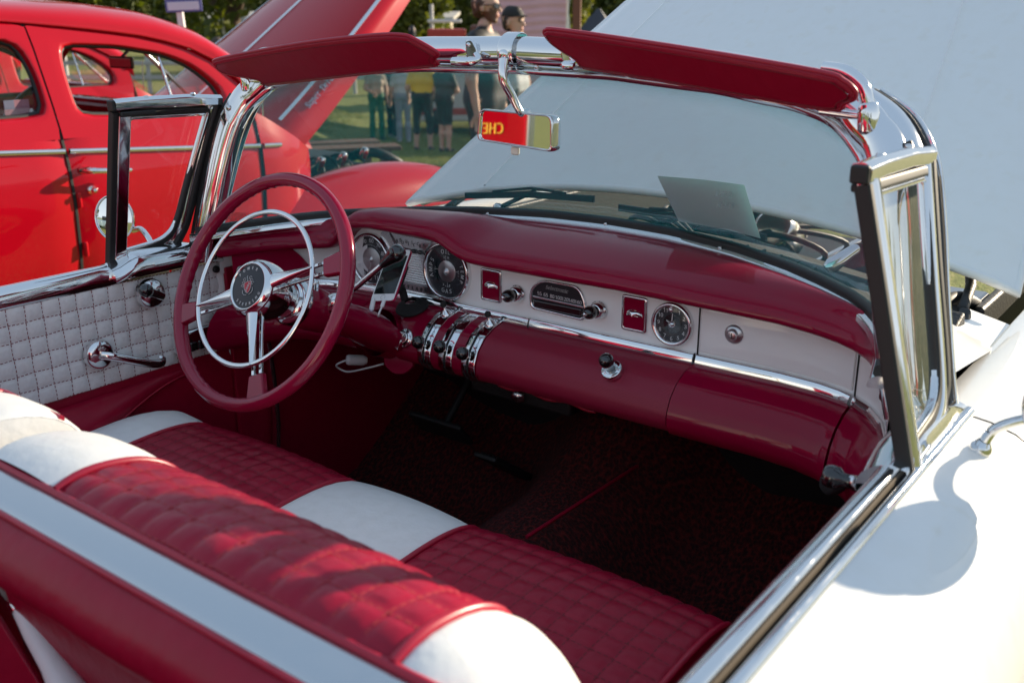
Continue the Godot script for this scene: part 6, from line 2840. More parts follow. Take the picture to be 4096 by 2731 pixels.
func build_surroundings() -> void:
	var g0 := Color(.05, .075, .015)
	var g1 := Color(.17, .19, .035)
	# broad tree behind the sedan, its boughs hanging into view
	var p := gp(21, -5.6)
	tree("shade_tree", "broad dark green shade tree behind the red sedan and the signpost", p, 7.0, [[-3.4, 3.1, .6, 1.35], [-1.6, 3.4, 0, 1.5], [.4, 3.3, .4, 1.4], [1.7, 3.0, -.4, 1.15], [-5.0, 3.2, 1.2, 1.3], [.0, 4.8, 0, 2.0], [-2.6, 4.8, .6, 2.0]], .22, .13, 15000, g0, g1, 11)
	p = gp(34, -3.4)
	tree("leafy_tree", "small leafy tree behind the raised hood of the red sedan", p, 5.0, [[0, 2.5, 0, 1.3], [.9, 1.9, .3, 1.0], [-.8, 1.8, 0, .9], [.2, 3.6, 0, 1.1]], .14, .14, 5000, g0.lerp(g1, .3), Color(.16, .17, .03), 12)
	p = gp(30, 1.45)
	tree("sapling_tree", "yellow green sapling behind the pink board beside the tents", p, 4.5, [[0, 2.2, 0, .75], [.1, 3.1, 0, .8], [-.3, 1.6, 0, .55]], .08, .12, 2600, g1, Color(.20, .20, .03), 13)
	var far := [[58, -19, 6, 4], [60, -13, 7, 5], [62, -8, 7, 4.6], [60, -3, 6.5, 4.4], [62, 2, 7, 5], [60, 7, 7, 4.6], [58, 12, 7, 5], [56, 18, 7, 5], [64, -26, 8, 5]]
	for k in far.size():
		var f: Array = far[k]
		p = gp(f[0], f[1])
		tree("distant_tree", ["dark tree of the far tree line, %s" % ["leftmost above the sedan roof", "second from the left", "third from the left above the building", "fourth from the left behind the leafy tree", "behind the pink board", "behind the dark tents", "right of the dark tents", "rightmost hidden behind the hood", "far left beyond the shade tree"][k]][0], p, f[2], [[0, 3.2, 0, f[3] * .55], [1.8, 2.6, .3, f[3] * .42], [-1.9, 2.7, 0, f[3] * .45], [0, 1.4, .4, f[3] * .4]], .22, .26, 2600, g0 * .8, g1 * .75, 40 + k)
	# long low building with a slatted yard fence
	p = gp(40, -7.0)
	var b := thing("yard_building", "long beige low building beyond the field, under the trees", "building", p, deg_to_rad(37.0))
	var mb := MB.new()
	mb.rbox(V(9.0, 2.1, 4.0), .02, V(0, 1.05, -2))
	part("wall", mb, mat(Color(.46, .40, .30), .85), b)
	mb = MB.new()
	mb.at(V(0, 2.18, -2), Basis(V(1, 0, 0), .05)).rbox(V(9.6, .14, 4.8), .03)
	part("roof", mb, mat(Color(.34, .32, .28), .8), b)
	for k in 12:
		mb = MB.new()
		mb.rbox(V(.10, 2.0, .05), .01, V(-4.2 + k * .76, 1.0, .03))
		part("batten", mb, mat(Color(.36, .31, .23), .85), b)
	for k in 3:
		mb = MB.new()
		mb.rbox(V(.9, .8, .04), .02, V(-3.0 + k * 2.9, 1.25, .05))
		part("window", mb, M.black_gloss, b)
	# white rail fence at the edge of the field
	p = gp(30, -8.6)
	var fe := thing("rail_fence", "low white rail fence behind the people left of the raised hoods", "fence", p, deg_to_rad(37.0))
	for k in 9:
		mb = MB.new()
		mb.rbox(V(.10, 1.1, .10), .01, V(-4.4 + k * 1.2, .5, 0))
		part("post", mb, mat(grey(.5), .7), fe)
	for y in [.45, .85]:
		mb = MB.new()
		mb.rbox(V(10.2, .12, .04), .01, V(.4, y, .06))
		part("rail", mb, mat(grey(.5), .7), fe)
	# sign on a white post
	p = gp(9.2, -2.83)
	var sg := thing("signpost", "white signpost with a small blue and white plate behind the red sedan", "sign", p, deg_to_rad(37.0))
	mb = MB.new()
	mb.at(Vector3.ZERO, Basis(V(0, 0, 1), .05)).rbox(V(.055, 2.2, .04), .006, V(0, .9, 0))
	part("post", mb, mat(Color(.75, .73, .72), .6), sg)
	mb = MB.new()
	mb.at(V(-.04, 1.86, .03), Basis(V(0, 0, 1), .04)).rbox(V(.32, .22, .01), .004)
	part("plate", mb, mat(Color(.10, .12, .34), .5), sg)
	mb = MB.new()
	mb.at(V(-.04, 1.80, .036), Basis(V(0, 0, 1), .04)).rbox(V(.28, .07, .004), .002)
	part("plate_panel", mb, mat(Color(.60, .62, .72), .5), sg)
	# pink ribbed board on a brown post
	p = gp(15.5, .30)
	var pk := thing("pink_screen", "large pale pink ribbed screen behind the two men, on a brown post", "screen", p, deg_to_rad(30.0))
	mb = MB.new()
	var rows := []
	for i in 91:
		var y := lerpf(.05, 2.75, i / 90.0)
		var r := PackedVector3Array()
		for j in 13:
			var x := lerpf(-.62, .50, j / 12.0)
			r.append(V(x, y + .02 * sin(x * 5.0), .010 * sin(i * PI * .5) + .05 * cos(x * 3.0) + .02 * sin(x * 13 + y * 3)))
		rows.append(r)
	mb.grid(rows)
	part("sheet", mb, mat(Color(.62, .36, .40), .7), pk)
	mb = MB.new()
	rows = []
	for i in 12:
		var y := lerpf(.05, 2.75, i / 11.0)
		rows.append(PackedVector3Array([V(.50, y, .0), V(.53 + .012 * sin(i * 2.3), y, .02), V(.56 + .02 * sin(i * 1.9), y, .0)]))
	mb.grid(rows)
	part("torn_edge", mb, mat(Color(.80, .74, .66), .7), pk)
	mb = MB.new()
	mb.rbox(V(.12, 3.0, .10), .01, V(.66, 1.4, 0))
	part("post", mb, mat(Color(.16, .055, .03), .7), pk)
	mb = MB.new()
	mb.rbox(V(1.5, .16, .10), .02, V(.1, .62, .05))
	part("base_board", mb, mat(Color(.30, .05, .05), .7), pk)
	# red and white food trailer, farther off
	p = gp(24, -1.15)
	var tr := thing("food_trailer", "white trailer with a red cabinet on top, far behind the dark haired people", "trailer", p, deg_to_rad(37.0))
	mb = MB.new()
	mb.rbox(V(2.6, 1.35, 1.6), .05, V(.2, .95, 0))
	part("body", mb, mat(grey(.55), .5), tr)
	mb = MB.new()
	mb.rbox(V(.85, .62, .6), .04, V(-.35, 1.98, 0))
	part("cabinet", mb, mat(Color(.42, .04, .03), .5), tr)
	mb = MB.new()
	mb.rbox(V(.3, .75, .5), .04, V(.35, 2.0, 0))
	part("side_cabinet", mb, mat(Color(.13, .05, .04), .6), tr)
	mb = MB.new()
	mb.rbox(V(2.62, .16, 1.62), .02, V(.2, .5, 0))
	part("stripe", mb, mat(Color(.40, .04, .03), .5), tr)
	mb = MB.new()
	mb.at(V(-.35, 2.02, .31)).rbox(V(.45, .12, .01), .004)
	part("cabinet_panel", mb, mat(Color(.66, .30, .28), .5), tr)
	for x in [-.5, .9]:
		mb = MB.new()
		mb.at(V(x, .28, .75), along(V(0, 0, 1))).lathe([Vector2(.28, -.08), Vector2(.29, .0), Vector2(.28, .08), Vector2(0, .08)], 20)
		part("wheel", mb, M.rubber, tr)
	# two dark tents
	for k in 2:
		p = gp(21.0 + k * 2.6, [2.75, 1.95][k])
		var tn := thing("canopy_tent", ["larger dark grey canopy tent right of the pink screen", "smaller dark grey canopy tent peeking behind the larger one"][k], "tent", p, deg_to_rad(25.0), "dark canopy tents")
		var wd: float = [1.55, 1.0][k]
		mb = MB.new()
		rows = []
		for i in 9:
			var t := i / 8.0
			var hw := wd * (1.0 - t) + .03
			var y: float = 1.62 + [.95, 1.15][k] * (t * .8 + .2 * t * t)
			var r := PackedVector3Array()
			for q in [[-1, 1], [0, 1.0], [1, 1], [1, 0], [1, -1], [0, -1.0], [-1, -1], [-1, 0]]:
				var sag: float = 0.0 if absf(q[0]) + absf(q[1]) > 1.5 else -.06 * sin(PI * t)
				r.append(V(hw * q[0], y + sag, hw * q[1]))
			rows.append(r)
		rows.push_front(PackedVector3Array(Array(rows[0]).map(func(v): return v + V(0, -.26, 0))))
		mb.grid(rows, true)
		part("canopy", mb, mat(Color(.035, .038, .048), .6), tn)
		for q in [[-1, 1], [1, 1], [1, -1], [-1, -1]]:
			mb = MB.new()
			mb.tube([V(wd * q[0] * .97, 0, wd * q[1] * .97), V(wd * q[0] * .97, 1.62, wd * q[1] * .97)], .025, 6)
			part("leg", mb, mat(grey(.3), .4, .8), tn)
		if k == 0:
			mb = MB.new()
			mb.at(V(.1, 1.90, wd * .86), Basis(V(1, 0, 0), -.55) * Basis(V(0, 0, 1), -.12)).rbox(V(.9, .10, .01), .004)
			part("stripe", mb, mat(Color(.45, .33, .25), .6), tn)
	# yellow barrier under the tents
	p = gp(17.0, 2.3)
	var yb := thing("yellow_barrier", "low yellow barrier strip under the dark tents", "barrier", p, deg_to_rad(35.0))
	mb = MB.new()
	mb.rbox(V(2.4, .14, .05), .02, V(0, 1.35, 0))
	part("strip", mb, mat(Color(.62, .45, .05), .6), yb)
	for x in [-1.1, 1.1]:
		mb = MB.new()
		mb.rbox(V(.06, 1.4, .06), .01, V(x, .68, 0))
		part("post", mb, mat(grey(.1), .6), yb)
	# wooden benches on the grass ahead of the sedan
	for k in 2:
		p = gp([11.4, 13.0][k], [-1.85, -2.3][k])
		var be := thing("wooden_bench", ["brown wooden bench on the grass just past the red sedan's engine", "brown wooden bench farther back, half hidden by the red hood"][k], "bench", p, deg_to_rad(55.0), "wooden benches")
		for j in 2:
			mb = MB.new()
			mb.rbox(V(1.15, .05, .16), .008, V(0, .44, -.09 + j * .18))
			part("seat_plank", mb, mat(Color(.12, .06, .035), .7), be)
		for x in [-.42, .42]:
			mb = MB.new()
			mb.rbox(V(.08, .42, .32), .01, V(x, .21, 0))
			part("leg", mb, mat(Color(.10, .05, .03), .7), be)
	# lamp standard
	p = gp(26, -2.0)
	var lp := thing("street_lamp", "pale street lamp arm above the raised red hood", "lamp post", p, deg_to_rad(37.0))
	mb = MB.new()
	mb.tube([V(0, 0, 0), V(0, 2.7, 0)], .05, 8)
	part("pole", mb, mat(grey(.4), .5, .5), lp)
	mb = MB.new()
	mb.rbox(V(.85, .08, .16), .03, V(.32, 2.30, 0))
	part("lamp_head", mb, mat(grey(.55), .4), lp)
	# hill
	mb = MB.new()
	rows = []
	for i in 7:
		var r := PackedVector3Array()
		for j in 41:
			var a := lerpf(-1.4, 1.0, j / 40.0) + deg_to_rad(0)
			var d := 150.0 + i * 14
			var q := V(1.04 - sin(deg_to_rad(37.2) - a) * d, 0, -cos(deg_to_rad(37.2) - a) * d)
			r.append(V(q.x, -1.0 + (13.0 + 5.0 * sin(j * .55) + 2.5 * sin(j * 1.3)) * sin(PI * .5 * i / 6.0), q.z))
		rows.append(r)
	mb.grid(rows)
	var hm := mat(Color.WHITE, .95)
	hm = tri_map(hm, .02, true)
	hm.albedo_texture = noise_tex(.03, 512, FastNoiseLite.TYPE_SIMPLEX_SMOOTH, 61, [[0.0, .5, 1.0], [Color(.05, .06, .03), Color(.09, .10, .05), Color(.16, .15, .09)]], 5)
	var hill := part("hill", mb, hm, self)
	tag(hill, "wooded hill on the skyline", "hill", "", "structure")
	build_behind()

func build_behind() -> void:
	# what the mirrors and the chrome see behind the viewer
	var t := thing("red_pickup", "red pickup truck with lettered tailgate, seen only in the rear-view mirror", "truck", V(-4.5, 0, 1.58), deg_to_rad(-90.0))
	var mb := MB.new()
	mb.rbox(V(1.55, .52, .06), .02, V(0, .98, -.0))
	part("tailgate", mb, M.sedan_red, t)
	mb = MB.new()
	# the truck shows its tail towards local -z
	mb.at(V(.255, 1.03, -.034), Basis(V(0, 1, 0), PI)).text(font, "CHEVROLET", .105, .004)
	part("tailgate_lettering", mb, mat(Color(.75, .42, .05), .5), t)
	for s in [-1.0, 1.0]:
		mb = MB.new()
		mb.rbox(V(.06, .50, 1.9), .02, V(.76 * s, .98, .98))
		part("bed_side", mb, M.sedan_red, t)
		mb = MB.new()
		mb.rbox(V(.26, .34, 1.1), .12, V(.90 * s, .80, .9), true)
		part("rear_fender", mb, M.sedan_red, t)
		for z in [.9, 3.4]:
			mb = MB.new()
			mb.at(V(.80 * s, .35, z), along(V(s, 0, 0))).lathe([Vector2(.20, -.09), Vector2(.34, -.08), Vector2(.35, 0), Vector2(.34, .08), Vector2(.2, .09), Vector2(0, .09)], 24)
			part("wheel", mb, M.rubber, t)
	mb = MB.new()
	mb.rbox(V(1.5, .06, 1.9), .01, V(0, .76, .98))
	part("bed_floor", mb, M.iron, t)
	mb = MB.new()
	mb.rbox(V(1.5, .72, 1.3), .10, V(0, 1.0, 2.65), true)
	mb.rbox(V(1.35, .55, 1.1), .16, V(0, 1.55, 2.65), true)
	part("cab", mb, M.sedan_red, t)
	mb = MB.new()
	mb.rbox(V(.9, .30, .02), .05, V(0, 1.56, 2.09))
	part("rear_window", mb, M.black_gloss, t)
	mb = MB.new()
	mb.rbox(V(1.3, .45, 1.2), .14, V(0, .98, 3.7), true)
	part("hood", mb, M.sedan_red, t)
	for s in [-1.0, 1.0]:
		mb = MB.new()
		mb.rbox(V(.07, .62, .07), .02, V(.77 * s, .98, -.03))
		part("corner_post", mb, M.chrome_soft, t)
	mb = MB.new()
	mb.rbox(V(1.7, .12, .08), .03, V(0, .56, -.12))
	part("bumper", mb, M.chrome, t)
	# cars farther back
	for k in 2:
		var c := thing("parked_car", ["grey blue parked car far behind, seen only in the driver's side mirror", "dark parked car far behind, seen only in reflections"][k], "car", [V(-5.5, 0, 9.5), V(6.0, 0, 7.5)][k], [.4, -.5][k])
		mb = MB.new()
		mb.rbox(V(1.75, .60, 4.4), .16, V(0, .62, 0), true)
		part("body", mb, mat([Color(.14, .20, .24), Color(.02, .02, .025)][k], .2), c)
		mb = MB.new()
		mb.rbox(V(1.45, .52, 2.1), .20, V(0, 1.12, .1), true)
		part("cabin", mb, M.black_gloss, c)
		for s in [-1.0, 1.0]:
			for z in [-1.35, 1.35]:
				mb = MB.new()
				mb.at(V(.82 * s, .32, z), along(V(s, 0, 0))).lathe([Vector2(.19, -.08), Vector2(.31, -.07), Vector2(.32, 0), Vector2(.31, .07), Vector2(.19, .08), Vector2(0, .08)], 20)
				part("wheel", mb, M.rubber, c)
	for k in 6:
		var pos: Vector3 = [V(-9, 0, 24), V(-6.6, 0, 25), V(3, 0, 30), V(11, 0, 26), V(19, 0, 18), V(-18, 0, 22)][k]
		var tall := k < 2
		var lobes := [[0, 2.0, 0, .9], [0, 3.6, 0, .95], [0, 5.2, 0, .8], [0, 6.6, 0, .5]] if tall else [[0, 3.2, 0, 2.0], [1.6, 2.6, 0, 1.5], [-1.6, 2.8, .5, 1.5], [0, 4.6, 0, 1.5]]
		tree("cypress_tree" if tall else "field_tree", ["tall cypress, the left of two seen in the driver's side mirror", "tall cypress, the right of two seen in the driver's side mirror", "round tree straight behind the viewer, seen only in chrome", "round tree behind and right of the viewer", "round tree far right behind the viewer", "round tree far left behind the viewer"][k], pos, 6.0, lobes, .2, .2, 2200, Color(.03, .05, .012), Color(.08, .10, .025), 80 + k)

# ---------------------------------------------------------------- people: capsules blended on a grid, meshed as surface nets
func nets(mb: MB, bones: Array, h: float, k: float) -> void:
	var lo := V(1e9, 1e9, 1e9)
	var hi := -lo
	for b in bones:
		var r: float = maxf(b[2], b[3]) + h * 2.5
		lo = lo.min((b[0] as Vector3).min(b[1]) - V(r, r, r))
		hi = hi.max((b[0] as Vector3).max(b[1]) + V(r, r, r))
	var nx := int((hi.x - lo.x) / h) + 2
	var ny := int((hi.y - lo.y) / h) + 2
	var nz := int((hi.z - lo.z) / h) + 2
	var f := PackedFloat32Array()
	f.resize(nx * ny * nz)
	f.fill(1.0)
	var near := PackedFloat32Array()
	near.resize(nx * ny * nz)
	near.fill(9.0)
	var who := PackedByteArray()
	who.resize(nx * ny * nz)
	for bi in bones.size():
		var b: Array = bones[bi]
		var a: Vector3 = b[0]
		var c: Vector3 = b[1]
		var r: float = maxf(b[2], b[3]) + h * 2.2 + k
		var i0 := ((a.min(c) - V(r, r, r) - lo) / h)
		var i1 := ((a.max(c) + V(r, r, r) - lo) / h)
		var ab := c - a
		var l2 := maxf(ab.length_squared(), 1e-9)
		var ra: float = b[2]
		var dr: float = b[3] - b[2]
		for z in range(maxi(0, int(i0.z)), mini(nz, int(i1.z) + 2)):
			for y in range(maxi(0, int(i0.y)), mini(ny, int(i1.y) + 2)):
				for x in range(maxi(0, int(i0.x)), mini(nx, int(i1.x) + 2)):
					var p := lo + V(x, y, z) * h
					var t := clampf((p - a).dot(ab) / l2, 0.0, 1.0)
					var d := p.distance_to(a + ab * t) - ra - dr * t
					var id := (z * ny + y) * nx + x
					var o := f[id]
					var m := maxf(k - absf(o - d), 0.0) / k
					f[id] = minf(o, d) - m * m * k * .25
					if d < near[id]:
						near[id] = d
						who[id] = bi
	var cell := {}
	var off := [0, 1, nx, nx + 1, nx * ny, nx * ny + 1, nx * ny + nx, nx * ny + nx + 1]
	var base := mb.v.size()
	var acc := PackedVector3Array()
	for z in nz - 1:
		for y in ny - 1:
			for x in nx - 1:
				var id := (z * ny + y) * nx + x
				var s := 0
				for q in 8:
					if f[id + off[q]] < 0.0: s += 1
				if s == 0 or s == 8: continue
				var sum := Vector3.ZERO
				var cnt := 0
				var best := 9.0
				var col := 0
				for q in 8:
					var fa := f[id + off[q]]
					if absf(fa) < best:
						best = absf(fa)
						col = who[id + off[q]]
					for bit in [1, 2, 4]:
						if q & bit: continue
						var fb := f[id + off[q | bit]]
						if (fa < 0.0) != (fb < 0.0):
							var t := fa / (fa - fb)
							var p := V(q & 1, (q >> 1) & 1, (q >> 2) & 1)
							var e := V(1 if bit == 1 else 0, 1 if bit == 2 else 0, 1 if bit == 4 else 0)
							sum += p + e * t
							cnt += 1
				var gr := V(f[id + 1] - f[id] + f[id + 7 if false else id + off[7]] - f[id + off[6]], f[id + off[2]] - f[id] + f[id + off[7]] - f[id + off[5]], f[id + off[4]] - f[id] + f[id + off[7]] - f[id + off[3]])
				mb.tint = bones[col][4]
				cell[id] = mb.push(lo + (V(x, y, z) + sum / cnt) * h, gr)
	for id in cell:
		var x: int = id % nx
		var y: int = (id / nx) % ny
		var z: int = id / (nx * ny)
		for e in [[1, nx, nx * ny, y, z], [nx, 1, nx * ny, x, z], [nx * ny, 1, nx, x, y]]:
			if e[3] == 0 or e[4] == 0: continue
			if (f[id] < 0.0) == (f[id + e[0]] < 0.0): continue
			var a: int = cell.get(id, -1)
			var b: int = cell.get(id - e[1], -1)
			var c: int = cell.get(id - e[2], -1)
			var d: int = cell.get(id - e[1] - e[2], -1)
			if a < 0 or b < 0 or c < 0 or d < 0: continue
			mb.tri(a, b, d)
			mb.tri(a, d, c)
	mb.tint = Color.WHITE

const SKIN := Color(.56, .34, .25)

# o: height, facing, colours, pose. Local +z is forward.
func person(pos: Vector3, face: float, label: String, o: Dictionary) -> Node3D:
	var t := thing("person", label, "person", pos, face, "people at the show")
	var H: float = o.get("h", 1.75) / 1.75
	var sk: Color = o.get("skin", SKIN)
	var sh: Color = o.shirt
	var sl: Color = o.get("sleeve", sh)      # colour of the upper arm
	var fa: Color = o.get("forearm", sk)
	var tr: Color = o.trousers
	var ca: Color = o.get("calf", tr)
	var shoe: Color = o.get("shoe", grey(.03))
	var hair: Color = o.get("hair", Color(.03, .018, .012))
	var w: float = o.get("girth", 1.0)
	var st: float = o.get("stance", .09)
	var mb := MB.new()
	var B := []
	var hip := .93
	# torso
	B.append([V(-.07, 1.00, 0), V(.07, 1.00, 0), .125 * w, .125 * w, tr])
	B.append([V(-.06, 1.12, .01), V(.06, 1.12, .01), .120 * w, .120 * w, sh])
	B.append([V(-.08, 1.27, .0), V(.08, 1.27, .0), .118 * w, .118 * w, sh])
	B.append([V(-.11, 1.40, -.01), V(.11, 1.40, -.01), .085 * w, .085 * w, sh])
	B.append([V(0, 1.44, -.01), V(0, 1.53, .005), .056, .052, sk])
	for s in [-1.0, 1.0]:
		var sw: float = o.get("step", 0.0) * s
		var kn := V(st * s * 1.05, .50, .02 + sw * .5)
		var an := V(st * s * 1.1, .09, -.01 + sw)
		B.append([V(.085 * s, .96, 0), kn.lerp(V(.085 * s, .96, 0), .12), .098 * w, .066 * w, tr])
		var mid := kn.lerp(an, .35)
		B.append([kn, mid, .058, .060 if ca == sk else .066, o.get("knee", tr)])
		B.append([mid, an, .057 if ca == sk else .066, .042 if ca == sk else .060, ca])
		B.append([an + V(0, -.04, -.02), an + V(.015 * s, -.055, .15), .040, .036, shoe])
		# arms
		var pose: Array = o.get("arm_l" if s < 0 else "arm_r", [V(.24, 1.12, 0), V(.25, .88, .06)])
		var sho := V(.185 * s * (.9 + .1 * w), 1.40, -.01)
		var el: Vector3 = pose[0] * V(s, 1, 1)
		var wr: Vector3 = pose[1] * V(s, 1, 1)
		B.append([sho, sho.lerp(el, .62), .056 * w, .050 * w, sl])
		B.append([sho.lerp(el, .62), el, .044, .039, o.get("elbow", sk)])
		B.append([el, wr, .040, .028, fa])
	for b in B:
		b[0] = b[0] * H
		b[1] = b[1] * H
		b[2] *= H
		b[3] *= H
	nets(mb, B, .024, .045)
	# hands: palm, four fingers, thumb
	for s in [-1.0, 1.0]:
		var pose: Array = o.get("arm_l" if s < 0 else "arm_r", [V(.24, 1.12, 0), V(.25, .88, .06)])
		var el: Vector3 = pose[0] * V(s, 1, 1) * H
		var wr: Vector3 = pose[1] * V(s, 1, 1) * H
		var d := (wr - el).normalized()
		var side := d.cross(V(s, 0, .2)).normalized()
		var palm := side.cross(d).normalized()
		var hb := []
		hb.append([wr - d * .02, wr + d * .03, .024, .026, sk])
		for q in 4:
			var off := side * (-.028 + q * .019)
			var ln: float = [.060, .074, .078, .068][q]
			var k0 := wr + d * .085 + off
			hb.append([wr + d * .03 + off * .7, k0, .013, .011, sk])
			hb.append([k0, k0 + (d + palm * .35).normalized() * ln * .5, .0095, .0088, sk])
			hb.append([k0 + (d + palm * .35).normalized() * ln * .5, k0 + (d + palm * .35).normalized() * ln * .5 + (d + palm * 1.1).normalized() * ln * .5, .0088, .0075, sk])
		var th := wr + d * .03 + side * .030
		hb.append([th, th + (d + side * .9).normalized() * .045, .013, .011, sk])
		hb.append([th + (d + side * .9).normalized() * .045, th + (d + side * .9).normalized() * .045 + (d + side * .2).normalized() * .035, .0105, .009, sk])
		nets(mb, hb, .0085, .008)
	# head
	var yaw: float = o.get("look", 0.0)
	var hc := V(0, 1.645, .02) * H
	var hbz := Basis(V(0, 1, 0), yaw) * Basis(V(1, 0, 0), o.get("nod", 0.0))
	var hd := []
	var P := func(x: float, y: float, z: float) -> Vector3: return hc + hbz * (V(x, y, z) * H)
	hd.append([P.call(0, .035, -.025), P.call(0, .035, .012), .084, .080, sk])
	hd.append([P.call(0, -.03, .03), P.call(0, -.055, .035), .062, .052, o.get("beard", sk)])
	hd.append([P.call(-.02, -.09, .062), P.call(.02, -.09, .062), .022, .022, o.get("beard", sk)])
	hd.append([P.call(0, .015, .088), P.call(0, -.022, .108), .010, .015, sk])
	hd.append([P.call(-.016, -.055, .088), P.call(.016, -.055, .088), .009, .009, Color(sk.r * .8, sk.g * .55, sk.b * .55)])
	for s in [-1.0, 1.0]:
		hd.append([P.call(.082 * s, .012, -.008), P.call(.086 * s, -.025, -.002), .014, .010, sk])
		hd.append([P.call(.033 * s, .012, .082), P.call(.036 * s, .012, .082), .011, .011, grey(.02)])
		hd.append([P.call(.018 * s, .034, .086), P.call(.048 * s, .034, .078), .008, .007, hair])
		hd.append([P.call(.070 * s, .03, -.03), P.call(.068 * s, -.02, -.04), .030, .022, hair])
	hd.append([P.call(0, .075, -.03), P.call(0, .085, .018), .075, .058, hair])
	hd.append([P.call(0, .03, -.06), P.call(0, -.03, -.065), .066, .050, hair])
	if o.get("long", false):
		for s in [-1.0, 1.0]: hd.append([P.call(.06 * s, .02, -.03), P.call(.075 * s, -.16, -.03), .040, .026, hair])
		hd.append([P.call(0, -.02, -.08), P.call(0, -.18, -.08), .055, .035, hair])
	nets(mb, hd, .0125, .016)
	var skinmat := mat(Color.WHITE, .65)
	skinmat.vertex_color_use_as_albedo = true
	part("body", mb, skinmat, t)
	if o.has("cap"):
		mb = MB.new()
		var rows := []
		for i in 8:
			var a := PI * .5 * i / 7.0
			var r := PackedVector3Array()
			for q in 24:
				var b := TAU * q / 24
				r.append(P.call(cos(b) * .096 * cos(a), .052 + .086 * sin(a), -.012 + sin(b) * .106 * cos(a)))
			rows.append(r)
		mb.grid(rows, true)
		var dirn: float = o.get("peak", 1.0)
		rows = []
		for i in 5:
			var r := PackedVector3Array()
			for q in 11:
				var b := PI * q / 10.0
				r.append(P.call(cos(b) * .086, .055 - .012 * i / 4.0 + .012 * sin(b), (-.012 * dirn + sin(b) * (.085 + .075 * i / 4.0)) * dirn))
			rows.append(r)
		mb.grid(rows)
		part("cap", mb, mat(o.cap, .8), t)
	if o.get("shades", false):
		mb = MB.new()
		for s in [-1.0, 1.0]:
			var rr := []
			for i in 4:
				var r := PackedVector3Array()
				for q in 9:
					var x := .010 + q * .0072
					r.append(P.call(x * s, .012 + lerpf(-.017, .017, i / 3.0) * (1.0 - pow((q - 4.0) / 5.5, 2) * .4), .104 - .012 * pow(x / .07, 2) * 2.0))
				rr.append(r)
			mb.grid(rr)
			mb.tube([P.call(.068 * s, .018, .082), P.call(.086 * s, .020, -.01)], .004, 6)
		mb.tube([P.call(-.014, .018, .104), P.call(.014, .018, .104)], .003, 6)
		part("sunglasses", mb, M.black_gloss, t)
	return t

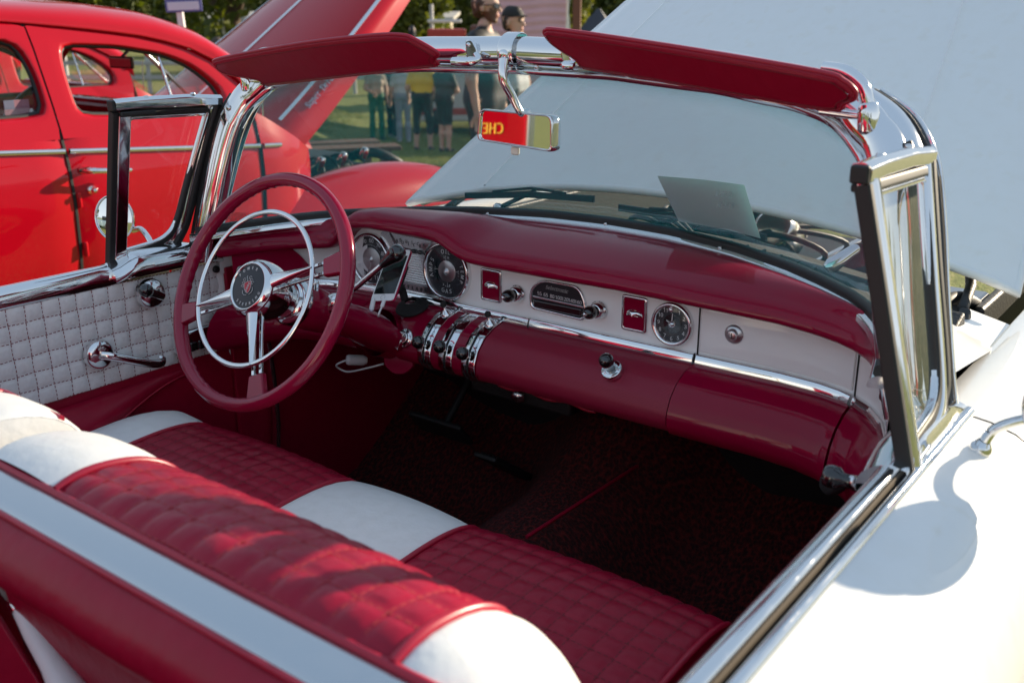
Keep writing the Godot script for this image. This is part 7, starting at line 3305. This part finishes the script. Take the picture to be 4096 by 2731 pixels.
func build_people() -> void:
	var fwd := deg_to_rad(37.2)     # +z of a figure facing the viewer
	var black := grey(.014)
	var navy := Color(.012, .014, .03)
	# nearest: the bearded man in profile and his neighbour
	person(gp(8.3, -.22), fwd + deg_to_rad(68), "bearded man in sunglasses and black shirt, head above the windshield rail", {"shirt": black, "trousers": Color(.02, .022, .03), "calf": SKIN, "hair": Color(.06, .025, .012), "beard": Color(.12, .055, .035), "shades": true, "h": 1.86, "girth": 1.12, "look": .1, "arm_l": [V(.25, 1.14, .0), V(.26, .90, .05)]})
	person(gp(9.6, .0), fwd + deg_to_rad(58), "man in a black cap and white shirt just behind the bearded man", {"shirt": Color(.55, .56, .58), "trousers": Color(.03, .03, .035), "cap": black, "h": 1.80, "hair": Color(.02, .014, .01)})
	# the group standing on the grass beyond the windshield
	person(gp(19.0, -1.67), fwd + deg_to_rad(170), "man in a yellow shirt and black shorts seen through the windshield", {"shirt": Color(.80, .52, .02), "trousers": black, "knee": black, "calf": SKIN, "h": 1.78, "girth": 1.15, "stance": .12, "hair": black, "arm_r": [V(.27, 1.15, -.02), V(.28, .95, .08)]})
	person(gp(18.4, -1.22), fwd + deg_to_rad(150), "person in dark top and black shorts right of the man in yellow", {"shirt": Color(.05, .06, .06), "trousers": black, "knee": SKIN, "calf": SKIN, "h": 1.70, "cap": navy, "stance": .07, "arm_l": [V(.22, 1.14, .10), V(.08, 1.12, .26)], "arm_r": [V(.22, 1.14, .10), V(.10, 1.06, .26)]})
	person(gp(22.0, -2.93), fwd + deg_to_rad(20), "woman in wide green patterned trousers and pale top seen through the windshield", {"shirt": Color(.42, .34, .26), "trousers": Color(.03, .15, .08), "h": 1.68, "girth": .95, "stance": .10, "long": true, "hair": Color(.10, .05, .02), "arm_l": [V(.24, 1.16, .06), V(.12, 1.08, .20)]})
	person(gp(22.6, -2.66), fwd + deg_to_rad(160), "person in dark trousers and grey top between the green trousers and the yellow shirt", {"shirt": Color(.10, .12, .15), "trousers": navy, "h": 1.76, "hair": black, "shoe": grey(.5), "step": .08})
	person(gp(21.5, -2.30), fwd + deg_to_rad(190), "person in white shirt and pale jeans behind the man in yellow", {"shirt": grey(.55), "trousers": Color(.25, .28, .34), "h": 1.72, "hair": Color(.08, .05, .03), "shoe": grey(.5)})
	# heads over the red cars
	person(gp(30.0, -2.88), fwd + deg_to_rad(200), "person in a dark hooded top behind the front of the raised red hood", {"shirt": navy, "trousers": black, "forearm": navy, "elbow": navy, "h": 1.86, "hair": navy, "long": true})
	person(gp(22.0, -5.80), fwd + deg_to_rad(20), "man in grey cap and dark shirt left of the red hood, right of the signpost", {"shirt": Color(.03, .035, .045), "trousers": black, "cap": grey(.42), "h": 1.80, "girth": 1.1, "arm_r": [V(.25, 1.14, .08), V(.14, 1.12, .28)]})
	person(gp(21.0, -5.05), fwd + deg_to_rad(60), "person in a black cap between the grey capped man and the woman in pink", {"shirt": black, "trousers": black, "cap": black, "h": 1.74})
	person(gp(19.0, -4.30), fwd + deg_to_rad(100), "woman with fair hair and pink top against the red hood's edge", {"shirt": Color(.62, .04, .30), "trousers": navy, "h": 1.70, "long": true, "hair": Color(.22, .11, .045), "girth": .92})
	person(gp(12.5, -3.55), fwd + deg_to_rad(200), "person in a pale blue shirt behind the signpost and the red roof", {"shirt": Color(.30, .36, .45), "trousers": navy, "h": 1.68, "hair": Color(.06, .04, .03)})
	person(gp(12.0, .62), fwd + deg_to_rad(40), "person in a grey and green cap peeking over the passenger's sun visor", {"shirt": Color(.10, .14, .10), "trousers": navy, "cap": Color(.45, .45, .42), "h": 1.72})
